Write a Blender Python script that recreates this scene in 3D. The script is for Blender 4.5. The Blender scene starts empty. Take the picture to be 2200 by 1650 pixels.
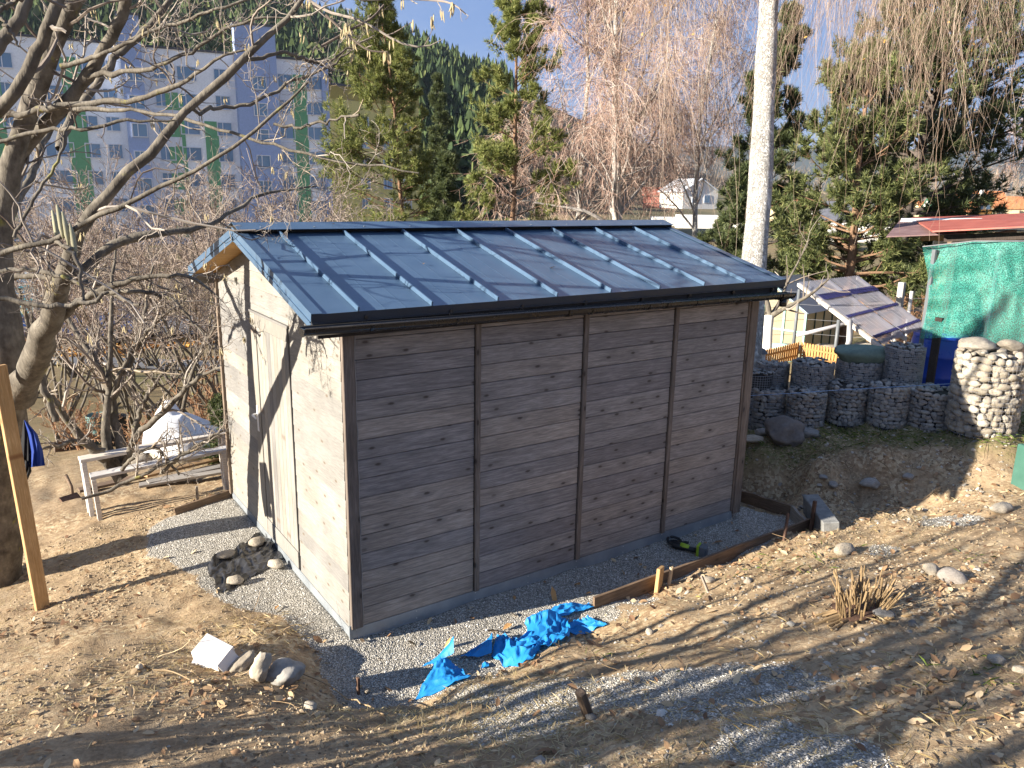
import bpy, math, random
import numpy as np
from math import sin, cos, pi, radians, sqrt
random.seed(7); RG = np.random.default_rng(7)
S = bpy.context.scene; COL = S.collection
PREVIEW = False

# ------------------------------------------------------------------ camera
CAM = np.array([-1.89, -4.7596, 3.0639])
YAW, PIT, ROLL, FPX = 0.5998, -0.2424, 0.0181, 1670.2
def _rot():
    cy, sy = cos(YAW), sin(YAW); cp, sp = cos(PIT), sin(PIT)
    f = np.array([sy*cp, cy*cp, sp]); r = np.array([cy, -sy, 0.]); u = np.cross(r, f)
    c, s = cos(ROLL), sin(ROLL)
    return np.array([c*r+s*u, -s*r+c*u, f])
CM = _rot()
cd = bpy.data.cameras.new('camera'); cam = bpy.data.objects.new('camera', cd); COL.objects.link(cam)
from mathutils import Matrix, Vector, noise as mnoise
m = Matrix.Identity(4)
for i in range(3):
    m[i][0] = CM[0][i]; m[i][1] = CM[1][i]; m[i][2] = -CM[2][i]; m[i][3] = CAM[i]
cam.matrix_world = m
cd.sensor_width = 36; cd.sensor_fit = 'HORIZONTAL'; cd.lens = FPX/2200*36
cd.clip_start = 0.05; cd.clip_end = 20000
S.camera = cam

# ------------------------------------------------------------------ light
SUN_D = np.array([1, -0.2, -0.328]); SUN_D /= np.linalg.norm(SUN_D)      # travel direction of the sunlight
world = bpy.data.worlds.new('World'); S.world = world; world.use_nodes = True
nt = world.node_tree; nt.nodes.clear()
out = nt.nodes.new('ShaderNodeOutputWorld'); bg = nt.nodes.new('ShaderNodeBackground'); sky = nt.nodes.new('ShaderNodeTexSky')
sky.sky_type = 'NISHITA'; sky.sun_disc = False
sky.sun_elevation = math.asin(-SUN_D[2])
sky.sun_rotation = math.atan2(-SUN_D[0], -SUN_D[1])
sky.altitude = 500; sky.air_density = 1.0; sky.dust_density = 0.1; sky.ozone_density = 4.0
bg.inputs['Strength'].default_value = 0.060
# thin high cloud all over the sky
tcw = nt.nodes.new('ShaderNodeTexCoord'); mpw = nt.nodes.new('ShaderNodeMapping'); mpw.inputs['Scale'].default_value = (1, 1, 2.6)
nzw = nt.nodes.new('ShaderNodeTexNoise'); nzw.inputs['Scale'].default_value = 2.3; nzw.inputs['Detail'].default_value = 7; nzw.inputs['Roughness'].default_value = .58; nzw.inputs['Distortion'].default_value = .5
rpw = nt.nodes.new('ShaderNodeValToRGB'); e = rpw.color_ramp.elements; e[0].position = .36; e[0].color = (.85, 1.5, 3.1, 1); e[1].position = .66; e[1].color = (1.45, 2.0, 3.3, 1)
mxw = nt.nodes.new('ShaderNodeMix'); mxw.data_type = 'RGBA'; mxw.inputs[0].default_value = .9
nt.links.new(tcw.outputs['Generated'], mpw.inputs[0]); nt.links.new(mpw.outputs[0], nzw.inputs['Vector']); nt.links.new(nzw.outputs['Fac'], rpw.inputs[0])
nt.links.new(sky.outputs[0], mxw.inputs[6]); nt.links.new(rpw.outputs[0], mxw.inputs[7]); nt.links.new(mxw.outputs[2], bg.inputs[0]); nt.links.new(bg.outputs[0], out.inputs[0])
sl = bpy.data.lights.new('sun', 'SUN'); sl.energy = 5.0; sl.angle = radians(0.55); sl.color = (1.0, 0.92, 0.79)
so = bpy.data.objects.new('sun', sl); COL.objects.link(so)
so.rotation_euler = Vector(SUN_D).to_track_quat('-Z', 'Y').to_euler()
S.view_settings.view_transform = 'Standard'; S.view_settings.look = 'None'
S.view_settings.exposure = 1.8; S.view_settings.gamma = 1; S.view_settings.use_curve_mapping = False
S.cycles.max_bounces = 8; S.cycles.diffuse_bounces = 4; S.cycles.glossy_bounces = 3; S.cycles.transparent_max_bounces = 16
S.cycles.sample_clamp_indirect = 8

# ------------------------------------------------------------------ pixel helpers (2200 x 1650 photograph)
def ray(u, v): return CM.T @ np.array([(u-1100)/FPX, -(v-825)/FPX, 1.])
def D(u, v, d): return CAM + d*ray(u, v)
def Z(u, v, z):
    d = ray(u, v); return CAM + (z-CAM[2])/d[2]*d
RH = np.array([cos(YAW), -sin(YAW)]); FH = np.array([sin(YAW), cos(YAW)])
def RD(r, d): return CAM[:2] + r*RH + d*FH         # metres right of / ahead of the camera
def UD(u, d): return RD((u-1100)/FPX*d, d)

# ------------------------------------------------------------------ value noise
def vnoise(x, y, seed=0):
    xi = np.floor(x).astype(np.int64); yi = np.floor(y).astype(np.int64); fx = x-xi; fy = y-yi
    def h(a, b):
        n = (a*374761393 + b*668265263 + seed*982451653) & 0xffffffff
        n = ((n ^ (n >> 13))*1274126177) & 0xffffffff
        return ((n ^ (n >> 16)) & 0xffff)/65535.
    fx = fx*fx*(3-2*fx); fy = fy*fy*(3-2*fy)
    return (h(xi, yi)*(1-fx)+h(xi+1, yi)*fx)*(1-fy) + (h(xi, yi+1)*(1-fx)+h(xi+1, yi+1)*fx)*fy - .5
def fbm(x, y, f, o=4, seed=0):
    s = 0; a = 1
    for i in range(o): s = s + a*vnoise(x*f, y*f, seed+i); f *= 2.03; a *= .5
    return s

# ------------------------------------------------------------------ mesh builder
class MB:
    def __init__(s): s.v = []; s.f = []; s.n = 0; s.mi = []
    def add(s, V, F, mi=0):
        V = np.asarray(V, float).reshape(-1, 3)
        for a in (F if isinstance(F, list) and len(F) and isinstance(F[0], np.ndarray) else [F]):
            if isinstance(a, np.ndarray): s.f.append(a + s.n); s.mi.append(np.full(len(a), mi))
            else:
                for q in a: s.f.append(np.array([q]) + s.n); s.mi.append(np.array([mi]))
        s.v.append(V); s.n += len(V); return s
    def box(s, c, h, R=None, mi=0, ch=0.0):
        """box with half sizes h; ch > 0 chamfers the edges"""
        h = np.asarray(h, float); c = np.asarray(c, float)
        if ch <= 0:
            V = np.array([[x, y, z] for x in (-1, 1) for y in (-1, 1) for z in (-1, 1)])*h
            F = np.array([[0, 1, 3, 2], [4, 6, 7, 5], [0, 4, 5, 1], [2, 3, 7, 6], [0, 2, 6, 4], [1, 5, 7, 3]])
            if R is not None: V = V @ np.asarray(R).T
            return s.add(V + c, F, mi)
        ch = min(ch, *(h*.9)); V = []; idx = {}
        for ax in range(3):
            for sg in (-1, 1):
                for a in (-1, 1):
                    for b in (-1, 1):
                        p = np.zeros(3); p[ax] = sg*h[ax]; o = [i for i in range(3) if i != ax]
                        p[o[0]] = a*(h[o[0]]-ch); p[o[1]] = b*(h[o[1]]-ch)
                        k = [0, 0, 0]; k[ax] = sg; k[o[0]] = a; k[o[1]] = b
                        idx[(ax, tuple(k))] = len(V); V.append(p)
        F = []; T = []
        for ax in range(3):
            o = [i for i in range(3) if i != ax]
            for sg in (-1, 1):
                q = []
                for a, b in ((-1, -1), (1, -1), (1, 1), (-1, 1)):
                    k = [0, 0, 0]; k[ax] = sg; k[o[0]] = a; k[o[1]] = b; q.append(idx[(ax, tuple(k))])
                F.append(q)
        for ax in range(3):
            o = [i for i in range(3) if i != ax]
            for a in (-1, 1):
                for b in (-1, 1):
                    q = []
                    for t, who in ((-1, o[0]), (1, o[0]), (1, o[1]), (-1, o[1])):
                        k = [0, 0, 0]; k[ax] = t; k[o[0]] = a; k[o[1]] = b; q.append(idx[(who, tuple(k))])
                    F.append(q)
        for a in (-1, 1):
            for b in (-1, 1):
                for c2 in (-1, 1): T.append([idx[(ax, (a, b, c2))] for ax in range(3)])
        V = np.array(V)
        if R is not None: V = V @ np.asarray(R).T
        s.add(V + c, np.array(F), mi); s.add(np.zeros((0, 3)), np.zeros((0, 3), int))
        s.f.append(np.array(T) + s.n - len(V)); s.mi.append(np.full(len(T), mi))
        return s
    def beam(s, a, b, w, t, up=(0, 0, 1), mi=0, ch=0.0, ext=0):
        """rectangular bar from a to b, w wide (across up), t thick (along up)"""
        a = np.asarray(a, float); b = np.asarray(b, float); d = b-a; L = np.linalg.norm(d); x = d/L
        y = np.cross(np.asarray(up, float), x); y /= np.linalg.norm(y); z = np.cross(x, y)
        return s.box((a+b)/2, (L/2+ext, w/2, t/2), np.array([x, y, z]).T, mi, ch)
    def tube(s, P, r, sides=6, cap=True, mi=0):
        P = np.asarray(P, float); r = np.broadcast_to(np.asarray(r, float), (len(P),))
        V, F = tubes(P[None], r[None], sides)
        n0 = s.n; s.add(V, F, mi)
        if cap:
            k = len(P)
            s.f.append(np.array([[n0+i for i in range(sides)][::-1]])); s.mi.append(np.array([mi]))
            s.f.append(np.array([[n0+(k-1)*sides+i for i in range(sides)]])); s.mi.append(np.array([mi]))
        return s
    def lathe(s, c, prof, sides=20, mi=0):
        """prof: list of (radius, z)"""
        P = np.array(prof, float); a = np.linspace(0, 2*pi, sides, endpoint=False)
        V = np.stack([P[:, None, 0]*np.cos(a), P[:, None, 0]*np.sin(a), np.repeat(P[:, 1:2], sides, 1)], -1).reshape(-1, 3) + np.asarray(c)
        F = [[i*sides+j, i*sides+(j+1) % sides, (i+1)*sides+(j+1) % sides, (i+1)*sides+j] for i in range(len(P)-1) for j in range(sides)]
        return s.add(V, np.array(F), mi)
    def sheet(s, G, mi=0, thick=0):
        """G: (n,m,3) grid of points"""
        n, m_, _ = G.shape; I = np.arange(n*m_).reshape(n, m_)
        F = np.stack([I[:-1, :-1], I[1:, :-1], I[1:, 1:], I[:-1, 1:]], -1).reshape(-1, 4)
        return s.add(G.reshape(-1, 3), F, mi)
    def poly(s, pts, depth, mi=0):
        """extrude polygon pts (k,3) by vector depth"""
        P = np.asarray(pts, float); k = len(P); V = np.vstack([P, P+np.asarray(depth)])
        F = [list(range(k))[::-1], [k+i for i in range(k)]] + [[i, (i+1) % k, k+(i+1) % k, k+i] for i in range(k)]
        return s.add(V, F, mi)
def tubes(P, R, sides=4):
    """P (N,k,3), R (N,k) -> verts, quads for N tubes at once"""
    N, k, _ = P.shape
    T = np.empty_like(P); T[:, 1:-1] = P[:, 2:]-P[:, :-2]; T[:, 0] = P[:, 1]-P[:, 0]; T[:, -1] = P[:, -1]-P[:, -2]
    T /= np.linalg.norm(T, axis=2, keepdims=True)+1e-12
    M_ = P[:, -1]-P[:, 0]; ref = np.zeros((N, 3)); ax = np.argmin(np.abs(M_), 1); ref[np.arange(N), ax] = 1
    A = np.cross(T, ref[:, None, :]); A /= np.linalg.norm(A, axis=2, keepdims=True)+1e-12; B = np.cross(T, A)
    th = np.linspace(0, 2*pi, sides, endpoint=False)
    V = P[:, :, None, :] + R[:, :, None, None]*(np.cos(th)[None, None, :, None]*A[:, :, None, :] + np.sin(th)[None, None, :, None]*B[:, :, None, :])
    I = np.arange(N*k*sides).reshape(N, k, sides); J = np.roll(I, -1, 2)
    F = np.stack([I[:, :-1], J[:, :-1], J[:, 1:], I[:, 1:]], -1).reshape(-1, 4)
    return V.reshape(-1, 3), F
MC = {}
def mesh(name, mb, mats, origin=None, smooth=False, attrs=None):
    V = np.vstack(mb.v) if mb.v else np.zeros((0, 3))
    if origin is not None: V = V - np.asarray(origin)
    F = [f for f in mb.f if len(f)]
    me = bpy.data.meshes.new(name)
    if F:
        tot = np.concatenate([np.full(len(f), f.shape[1]) for f in F]); flat = np.concatenate([f.ravel() for f in F])
        me.vertices.add(len(V)); me.vertices.foreach_set('co', V.astype(np.float32).ravel())
        me.loops.add(len(flat)); me.loops.foreach_set('vertex_index', flat.astype(np.int32))
        me.polygons.add(len(tot)); st = np.concatenate([[0], np.cumsum(tot)[:-1]])
        me.polygons.foreach_set('loop_start', st.astype(np.int32)); me.polygons.foreach_set('loop_total', tot.astype(np.int32))
        mi = np.concatenate([q for q in mb.mi if len(q)])
        if len(mi) == len(tot) and mi.max() > 0: me.polygons.foreach_set('material_index', mi.astype(np.int32))
        me.polygons.foreach_set('use_smooth', np.full(len(tot), bool(smooth)))
        me.update(calc_edges=True); me.validate()
    for mt in (mats if isinstance(mats, (list, tuple)) else [mats]): me.materials.append(mt)
    if attrs:
        for k, a in attrs.items():
            at = me.attributes.new(k, 'FLOAT', 'POINT'); at.data.foreach_set('value', np.asarray(a, np.float32))
    return me
LOC = {}
def thing(name, label, cat, loc=(0, 0, 0), group=None, kind=None, me=None):
    o = bpy.data.objects.new(name, me); COL.objects.link(o); o.location = tuple(float(q) for q in loc); LOC[o.name] = np.array(loc, float)
    if label: o['label'] = label
    if cat: o['category'] = cat
    if group: o['group'] = group
    if kind: o['kind'] = kind
    return o
def solid(name, label, cat, mb, mats, loc=None, group=None, kind=None, smooth=False, attrs=None):
    """a thing that is one mesh"""
    V = np.vstack(mb.v)
    if loc is None: loc = np.array([V[:, 0].mean(), V[:, 1].mean(), V[:, 2].min()])
    return thing(name, label, cat, loc, group, kind, mesh(name, mb, mats, loc, smooth, attrs))
def part(par, name, mb, mats, smooth=False, label=None, kind=None, at=None):
    """child of par; mb in world coordinates (at: own origin)"""
    o0 = LOC[par.name]; at = o0 if at is None else np.asarray(at, float)
    o = bpy.data.objects.new(name, mesh(name, mb, mats, at, smooth)); COL.objects.link(o); o.parent = par
    o.location = tuple(at-o0); LOC[o.name] = at
    if label: o['label'] = label
    if kind: o['kind'] = kind
    return o
def inst(par, name, me, at, rot=None, scale=None, label=None):
    """child sharing mesh data"""
    o = bpy.data.objects.new(name, me); COL.objects.link(o)
    o0 = LOC[par.name] if par else np.zeros(3)
    if par: o.parent = par
    o.location = tuple(np.asarray(at, float)-o0); LOC[o.name] = np.asarray(at, float)
    if rot is not None: o.rotation_euler = rot
    if scale is not None: o.scale = scale if hasattr(scale, '__len__') else (scale,)*3
    if label: o['label'] = label
    return o
def copy_tree(o, loc, rotz=0, label=None, group=None):
    c = o.copy(); COL.objects.link(c); c.location = tuple(loc); c.rotation_euler.z = rotz; LOC[c.name] = np.array(loc, float)
    if label: c['label'] = label
    if group: c['group'] = group
    def rec(a, b):
        for ch in a.children:
            d = ch.copy(); COL.objects.link(d); d.parent = b; rec(ch, d)
    rec(o, c); return c

# ------------------------------------------------------------------ materials
class NT:
    def __init__(s, name, rough=.8, spec=.3, metal=0):
        s.m = bpy.data.materials.new(name); s.m.use_nodes = True; s.t = s.m.node_tree; s.t.nodes.clear()
        s.o = s.n('ShaderNodeOutputMaterial'); s.b = s.n('ShaderNodeBsdfPrincipled'); s.l(s.b.outputs[0], s.o.inputs[0])
        s.b.inputs['Roughness'].default_value = rough; s.b.inputs['Specular IOR Level'].default_value = spec; s.b.inputs['Metallic'].default_value = metal
    def n(s, t, **k):
        x = s.t.nodes.new(t)
        for a, b in k.items(): setattr(x, a, b)
        return x
    def l(s, a, b): s.t.links.new(a, b)
    def coord(s, kind='Object', scale=(1, 1, 1), rand=False, rot=(0, 0, 0)):
        c = s.n('ShaderNodeTexCoord'); mp = s.n('ShaderNodeMapping'); mp.inputs['Scale'].default_value = scale; mp.inputs['Rotation'].default_value = rot
        if kind == 'World':
            g = s.n('ShaderNodeNewGeometry'); s.l(g.outputs['Position'], mp.inputs[0])
        else: s.l(c.outputs[kind], mp.inputs[0])
        if rand:
            oi = s.n('ShaderNodeObjectInfo'); ml = s.n('ShaderNodeVectorMath', operation='SCALE'); cb = s.n('ShaderNodeCombineXYZ')
            for i in range(3): s.l(oi.outputs['Random'], cb.inputs[i])
            ml.inputs['Scale'].default_value = 37.; s.l(cb.outputs[0], ml.inputs[0]); s.l(ml.outputs[0], mp.inputs['Location'])
        return mp.outputs[0]
    def noise(s, co, scale, detail=4, rough=.55, dist=0):
        x = s.n('ShaderNodeTexNoise'); x.inputs['Scale'].default_value = scale; x.inputs['Detail'].default_value = detail
        x.inputs['Roughness'].default_value = rough; x.inputs['Distortion'].default_value = dist
        if co is not None: s.l(co, x.inputs['Vector'])
        return x.outputs['Fac']
    def vor(s, co, scale, feat='F1', out='Distance', rnd=1):
        x = s.n('ShaderNodeTexVoronoi', feature=feat); x.inputs['Scale'].default_value = scale; x.inputs['Randomness'].default_value = rnd; s.l(co, x.inputs['Vector'])
        return x.outputs[out]
    def ramp(s, fac, stops, interp='LINEAR'):
        x = s.n('ShaderNodeValToRGB'); x.color_ramp.interpolation = interp
        e = x.color_ramp.elements
        while len(e) < len(stops): e.new(.5)
        for i, (p, c) in enumerate(stops): e[i].position = p; e[i].color = (c if len(c) == 4 else (*c, 1)) if hasattr(c, '__len__') else (c, c, c, 1)
        s.l(fac, x.inputs[0]); return x.outputs[0]
    def mix(s, fac, a, b, mode='MIX'):
        x = s.n('ShaderNodeMix', data_type='RGBA', blend_type=mode)
        for v, i in ((fac, 0), (a, 6), (b, 7)):
            if hasattr(v, 'node'): s.l(v, x.inputs[i])
            else: x.inputs[i].default_value = v if i == 0 else (v if hasattr(v, '__len__') and len(v) == 4 else ((*v, 1) if hasattr(v, '__len__') else (v, v, v, 1)))
        return x.outputs[2]
    def math(s, op, a, b=None, clamp=False):
        x = s.n('ShaderNodeMath', operation=op, use_clamp=clamp)
        for v, i in ((a, 0), (b, 1)):
            if v is None: continue
            if hasattr(v, 'node'): s.l(v, x.inputs[i])
            else: x.inputs[i].default_value = v
        return x.outputs[0]
    def bump(s, h, strength=.5, dist=.02, nrm=None):
        x = s.n('ShaderNodeBump'); x.inputs['Strength'].default_value = strength; x.inputs['Distance'].default_value = dist
        s.l(h, x.inputs['Height'])
        if nrm is not None: s.l(nrm, x.inputs['Normal'])
        s.l(x.outputs[0], s.b.inputs['Normal']); return x.outputs[0]
    def col(s, c):
        if hasattr(c, 'node'): s.l(c, s.b.inputs['Base Color'])
        else: s.b.inputs['Base Color'].default_value = (*c, 1)
        return s
    def rough(s, r):
        if hasattr(r, 'node'): s.l(r, s.b.inputs['Roughness'])
        else: s.b.inputs['Roughness'].default_value = r
        return s
    def rnd(s): return s.n('ShaderNodeObjectInfo').outputs['Random']
    def attr(s, name): return s.n('ShaderNodeAttribute', attribute_name=name).outputs['Fac']
    def island(s): return s.n('ShaderNodeNewGeometry').outputs['Random Per Island']
def varied(name, c1, c2, scale=3, rough=.8, bump=.2, bs=30, bd=.01, spec=.3, metal=0, rand=True, detail=5):
    t = NT(name, rough, spec, metal); co = t.coord('Object', rand=rand)
    t.col(t.ramp(t.noise(co, scale, detail), [(.3, c1), (.7, c2)]))
    if bump: t.bump(t.noise(co, bs, 4), bump, bd)
    return t.m
def islandmat(name, stops, rough=.85, spec=.2, sss=0, bump=0):
    t = NT(name, rough, spec); t.col(t.ramp(t.island(), stops))
    if sss:
        b = t.n('ShaderNodeBsdfTranslucent'); mx = t.n('ShaderNodeMixShader'); mx.inputs[0].default_value = sss
        r = t.ramp(t.island(), stops); t.l(r, b.inputs[0]); t.l(t.b.outputs[0], mx.inputs[1]); t.l(b.outputs[0], mx.inputs[2]); t.l(mx.outputs[0], t.o.inputs[0])
    if bump:
        co = t.coord('World'); t.bump(t.noise(co, 60, 3), bump, .01)
    return t.m
def wood(name, dark, light, axis=0, thin=None, knots=True, rough=.75, kcol=(.06, .045, .035), grain=1.0, rand=True, spec=.25):
    t = NT(name, rough, spec); sc = [9., 9., 9.]; sc[axis] = .55
    co = t.coord('Object', sc, rand=rand)
    g1 = t.noise(co, 7.0*grain, 7, .6, .5); g2 = t.noise(co, 22*grain, 4, .6)
    c = t.ramp(g1, [(.28, dark), (.72, light)])
    c = t.mix(t.math('MULTIPLY', t.ramp(g2, [(.35, 1.), (.6, 0.)]), .5), c, tuple(q*.55 for q in dark))
    big = t.noise(t.coord('Object', tuple(1.6 if i == axis else .8 for i in range(3)), rand=rand), 1.2, 2)
    c = t.mix(.7, c, t.ramp(big, [(.3, .72), (.7, 1.18)]), 'MULTIPLY')
    r = t.rnd(); c = t.mix(.8, c, t.ramp(r, [(0, (.70, .69, .74)), (.35, (.95, .94, .95)), (.7, (1.04, 1.0, .97)), (1, (1.24, 1.14, 1.02))]), 'MULTIPLY')
    h = g1
    if knots:
        sk = [7., 7., 7.]; sk[axis] = 3.0; thin = {0: 1, 1: 0, 2: 1}[axis] if thin is None else thin; sk[thin] = .01
        ck0 = t.coord('Object', tuple(1 if i == thin else sk[i] for i in range(3)), rand=rand); sp_ = t.n('ShaderNodeSeparateXYZ'); t.l(ck0, sp_.inputs[0]); cb_ = t.n('ShaderNodeCombineXYZ'); t.l(sp_.outputs[axis], cb_.inputs[0]); t.l(sp_.outputs[3-axis-thin], cb_.inputs[1]); ck = cb_.outputs[0]; wob = t.noise(ck, 6, 2)
        x = t.n('ShaderNodeTexVoronoi', feature='F1', voronoi_dimensions='2D'); x.inputs['Scale'].default_value = 1.15; t.l(ck, x.inputs['Vector'])
        d = x.outputs['Distance']; sel = t.ramp(t.n_rgb(x.outputs['Color']), [(.55, 0.), (.58, 1.)])
        d2 = t.math('ADD', d, t.math('MULTIPLY', wob, .06))
        core = t.math('MULTIPLY', t.ramp(d2, [(.075, 1.), (.135, 0.)]), sel); halo = t.math('MULTIPLY', t.ramp(d2, [(.12, 1.), (.42, 0.)]), sel)
        c = t.mix(t.math('MULTIPLY', halo, .5), c, tuple(q*.8 for q in dark)); c = t.mix(t.math('MULTIPLY', core, .85), c, kcol)
        h = t.math('SUBTRACT', h, t.math('MULTIPLY', core, .5))
    t.col(c); t.bump(h, .35, .004)
    return t.m
def n_rgb(s, c):
    x = s.n('ShaderNodeSeparateColor'); s.l(c, x.inputs[0]); return x.outputs[0]
NT.n_rgb = n_rgb
def plain(name, c, rough=.6, spec=.4, metal=0, bump=0, bs=40):
    t = NT(name, rough, spec, metal); co = t.coord('Object', rand=True)
    t.col(t.mix(.35, c, t.ramp(t.noise(co, 6, 5), [(.3, tuple(q*.7 for q in c)), (.7, tuple(min(1, q*1.2) for q in c))])))
    t.rough(t.ramp(t.noise(co, 9, 4), [(.3, max(0, rough-.12)), (.7, min(1, rough+.12))]))
    if bump: t.bump(t.noise(co, bs, 3), bump, .01)
    return t.m
def rotz(a): return np.array([[cos(a), -sin(a), 0], [sin(a), cos(a), 0], [0, 0, 1]])
def rotx(a): return np.array([[1, 0, 0], [0, cos(a), -sin(a)], [0, sin(a), cos(a)]])
def roty(a): return np.array([[cos(a), 0, sin(a)], [0, 1, 0], [-sin(a), 0, cos(a)]])
def randrot(n):
    q = RG.normal(size=(n, 4)); q /= np.linalg.norm(q, axis=1, keepdims=True); w, x, y, z = q.T
    return np.stack([1-2*(y*y+z*z), 2*(x*y-z*w), 2*(x*z+y*w), 2*(x*y+z*w), 1-2*(x*x+z*z), 2*(y*z-x*w), 2*(x*z-y*w), 2*(y*z+x*w), 1-2*(x*x+y*y)], 1).reshape(n, 3, 3)
# ------------------------------------------------------------------ terrain height field
def _pt(u, v, z): q = Z(u, v, z); return (q[0], q[1], z)
CP = [(0, 0, -.08), (4.15, 0, -.08), (4.15, 3.1, -.08), (0, 3.1, -.08), (2, 1.5, -.08), (0, 1.5, -.08), (2, 0, -.08), (1, 0, -.08), (3, 0, -.08), (0, .75, -.08), (0, 2.3, -.08),
      (4.4, .1, -.08), (4.3, -.6, -.1), (2.3, -.68, -.13), (3.3, -.62, -.11), (1.2, -.5, -.14), (.5, -.5, -.15), (0, -.7, -.17), (.05, -.95, -.17), (.75, -.85, -.15), (1.5, -.85, -.12), (-.3, -.55, -.14),
      (-.6, 1.65, -.1), (-.6, 2.6, -.11), (-.35, .7, -.1), (-1.1, 1.8, -.16), (-1.8, 1.95, -.25), (-2.13, 2.87, -.38), (-1.2, 2.7, -.2), (-.4, 3.2, -.13), (-1.6, 2.4, -.27),
      (-1.0, .9, -.08), (-1.9, .9, -.02), (-3.2, 1.0, -.1), (-3.5, 2.5, -.45),
      _pt(500, 1425, .0), _pt(560, 1370, .03), _pt(640, 1410, .0), _pt(480, 1340, -.02), _pt(690, 1440, -.15), _pt(740, 1490, -.13), _pt(380, 1420, .04), _pt(630, 1500, .03), _pt(800, 1480, -.14), _pt(820, 1530, .08),
      _pt(200, 1450, .12), _pt(0, 1650, .48), _pt(500, 1650, .42), _pt(700, 1560, .22), _pt(850, 1545, .15),
      _pt(1000, 1468, .12), _pt(1200, 1388, .1), _pt(1420, 1296, .05), _pt(1560, 1226, .05), _pt(1740, 1152, .1), _pt(1850, 1130, .16), _pt(2040, 1088, .27), _pt(2200, 1012, .48),
      _pt(1600, 1190, -.03), _pt(1500, 1240, -.05), _pt(1780, 1110, .03), _pt(1850, 1110, .07),
      _pt(1100, 1650, .66), _pt(1100, 1560, .42), _pt(1600, 1400, .52), _pt(1600, 1300, .26), _pt(2000, 1250, .56), _pt(2200, 1300, .8), _pt(2200, 1150, .58), _pt(2200, 1650, 1.12), _pt(1600, 1650, .95), _pt(1300, 1500, .45),
      (-1.89, -4.76, 1.46), (-3.5, -4.5, 1.4), (-1, -8, 1.9), (4, -6, 1.65), (8, -6, 1.6), (12, -6, 1.5), (8, -3.5, 1.2), (-8, -5, 1.3), (-8, 0, 0), (-8, 3, -.8), (-14, 0, -.5), (0, -14, 2.4), (15, -15, 2.5), (-15, -15, 2), (-4, -2, .75), (-3, -.8, .35),
      _pt(1650, 912, .42), _pt(1740, 917, .46), _pt(1830, 920, .51), _pt(2015, 930, .6), _pt(2140, 935, .67), _pt(1640, 968, .33), _pt(1750, 988, .37), _pt(1900, 978, .48), _pt(2050, 962, .6), _pt(2170, 960, .68),
      _pt(1610, 1072, -.17), _pt(1700, 1080, -.15), _pt(1850, 1092, -.02), _pt(1985, 1092, .12), _pt(2120, 1040, .4),
      (4.65, 1.3, -.04), (4.6, 2.2, -.06), (5.5, 1.4, .38), (5.4, 2.4, .25), (4.6, 3.6, -.12), (2, 4, -.2), (0, 4.2, -.33), (8, -2, .9), (9.5, -1.2, .85),
      _pt(190, 1075, -.36), _pt(480, 1010, -.3), _pt(250, 1035, -.42), _pt(370, 985, -.6), _pt(215, 948, -.95), _pt(100, 1020, -.5), _pt(60, 1150, -.42), _pt(440, 915, -.85), _pt(0, 1000, -.75)]
for u, d, z in ((1650, 11, .35), (1900, 10.7, .5), (2150, 10.4, .62), (1650, 14, .05), (2000, 14, .2), (2300, 14, .5), (1650, 18, -.6), (2000, 19, -.5), (2300, 19, -.2), (1900, 26, -1.2), (2200, 26, -1.),
                (1300, 11, -.6), (1300, 16, -1.3), (1000, 13, -1.2), (700, 12, -1.2), (1000, 20, -2.), (1500, 22, -1.7), (1300, 30, -2.4), (600, 18, -2.0), (400, 14, -1.5), (150, 14, -1.55), (-200, 12, -1.3),
                (150, 20, -2.2), (-300, 20, -2.0), (450, 26, -2.5), (100, 26, -2.55), (-400, 27, -2.5), (900, 28, -2.6), (420, 34, -2.75), (0, 34, -2.75), (800, 36, -2.8), (1300, 40, -2.6), (1800, 40, -2.0), (2200, 40, -1.6),
                (0, 60, -3), (600, 60, -3), (1200, 60, -2.9), (1800, 60, -2.6), (2300, 60, -2.2), (300, 110, -3), (-400, 110, -3), (1200, 110, -3.3), (2000, 110, -3.3), (1100, 220, -5), (200, 220, -3), (2100, 220, -5), (-700, 220, -3), (1100, 500, -6), (2200, 500, -6), (-200, 500, -4), (1000, 1500, -6), (2200, 1500, -6), (0, 1500, -6)):
    q = UD(u, d); CP.append((q[0], q[1], z))
for r, d, z in ((-200, -100, 2), (200, -100, 6), (0, -40, 5), (-60, 0, 0), (60, 0, 1), (-1500, 0, 0), (1500, 0, 0), (0, -1500, 10), (4000, 4000, -4), (-4000, 4000, -4), (0, 5500, -4)):
    q = RD(r, d); CP.append((q[0], q[1], z))
CP = np.array(CP)
def _phi(r): return -r
_n = len(CP); _A = np.zeros((_n+3, _n+3)); _dx = CP[:, None, :2]-CP[None, :, :2]
_A[:_n, :_n] = _phi(np.sqrt((_dx**2).sum(2)+.0004)) - 0.004*np.eye(_n)
_A[:_n, _n] = 1; _A[_n, :_n] = 1; _A[:_n, _n+1:] = CP[:, :2]; _A[_n+1:, :_n] = CP[:, :2].T
_w = np.linalg.solve(_A, np.concatenate([CP[:, 2], [0, 0, 0]]))
def sstep(a, b, x): t = np.clip((x-a)/(b-a), 0, 1); return t*t*(3-2*t)
def inpoly(x, y, P):
    P = np.asarray(P); c = np.zeros(np.shape(x), bool); j = len(P)-1
    for i in range(len(P)):
        c ^= ((P[i, 1] > y) != (P[j, 1] > y)) & (x < (P[j, 0]-P[i, 0])*(y-P[i, 1])/(P[j, 1]-P[i, 1]+1e-12)+P[i, 0]); j = i
    return c
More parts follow.
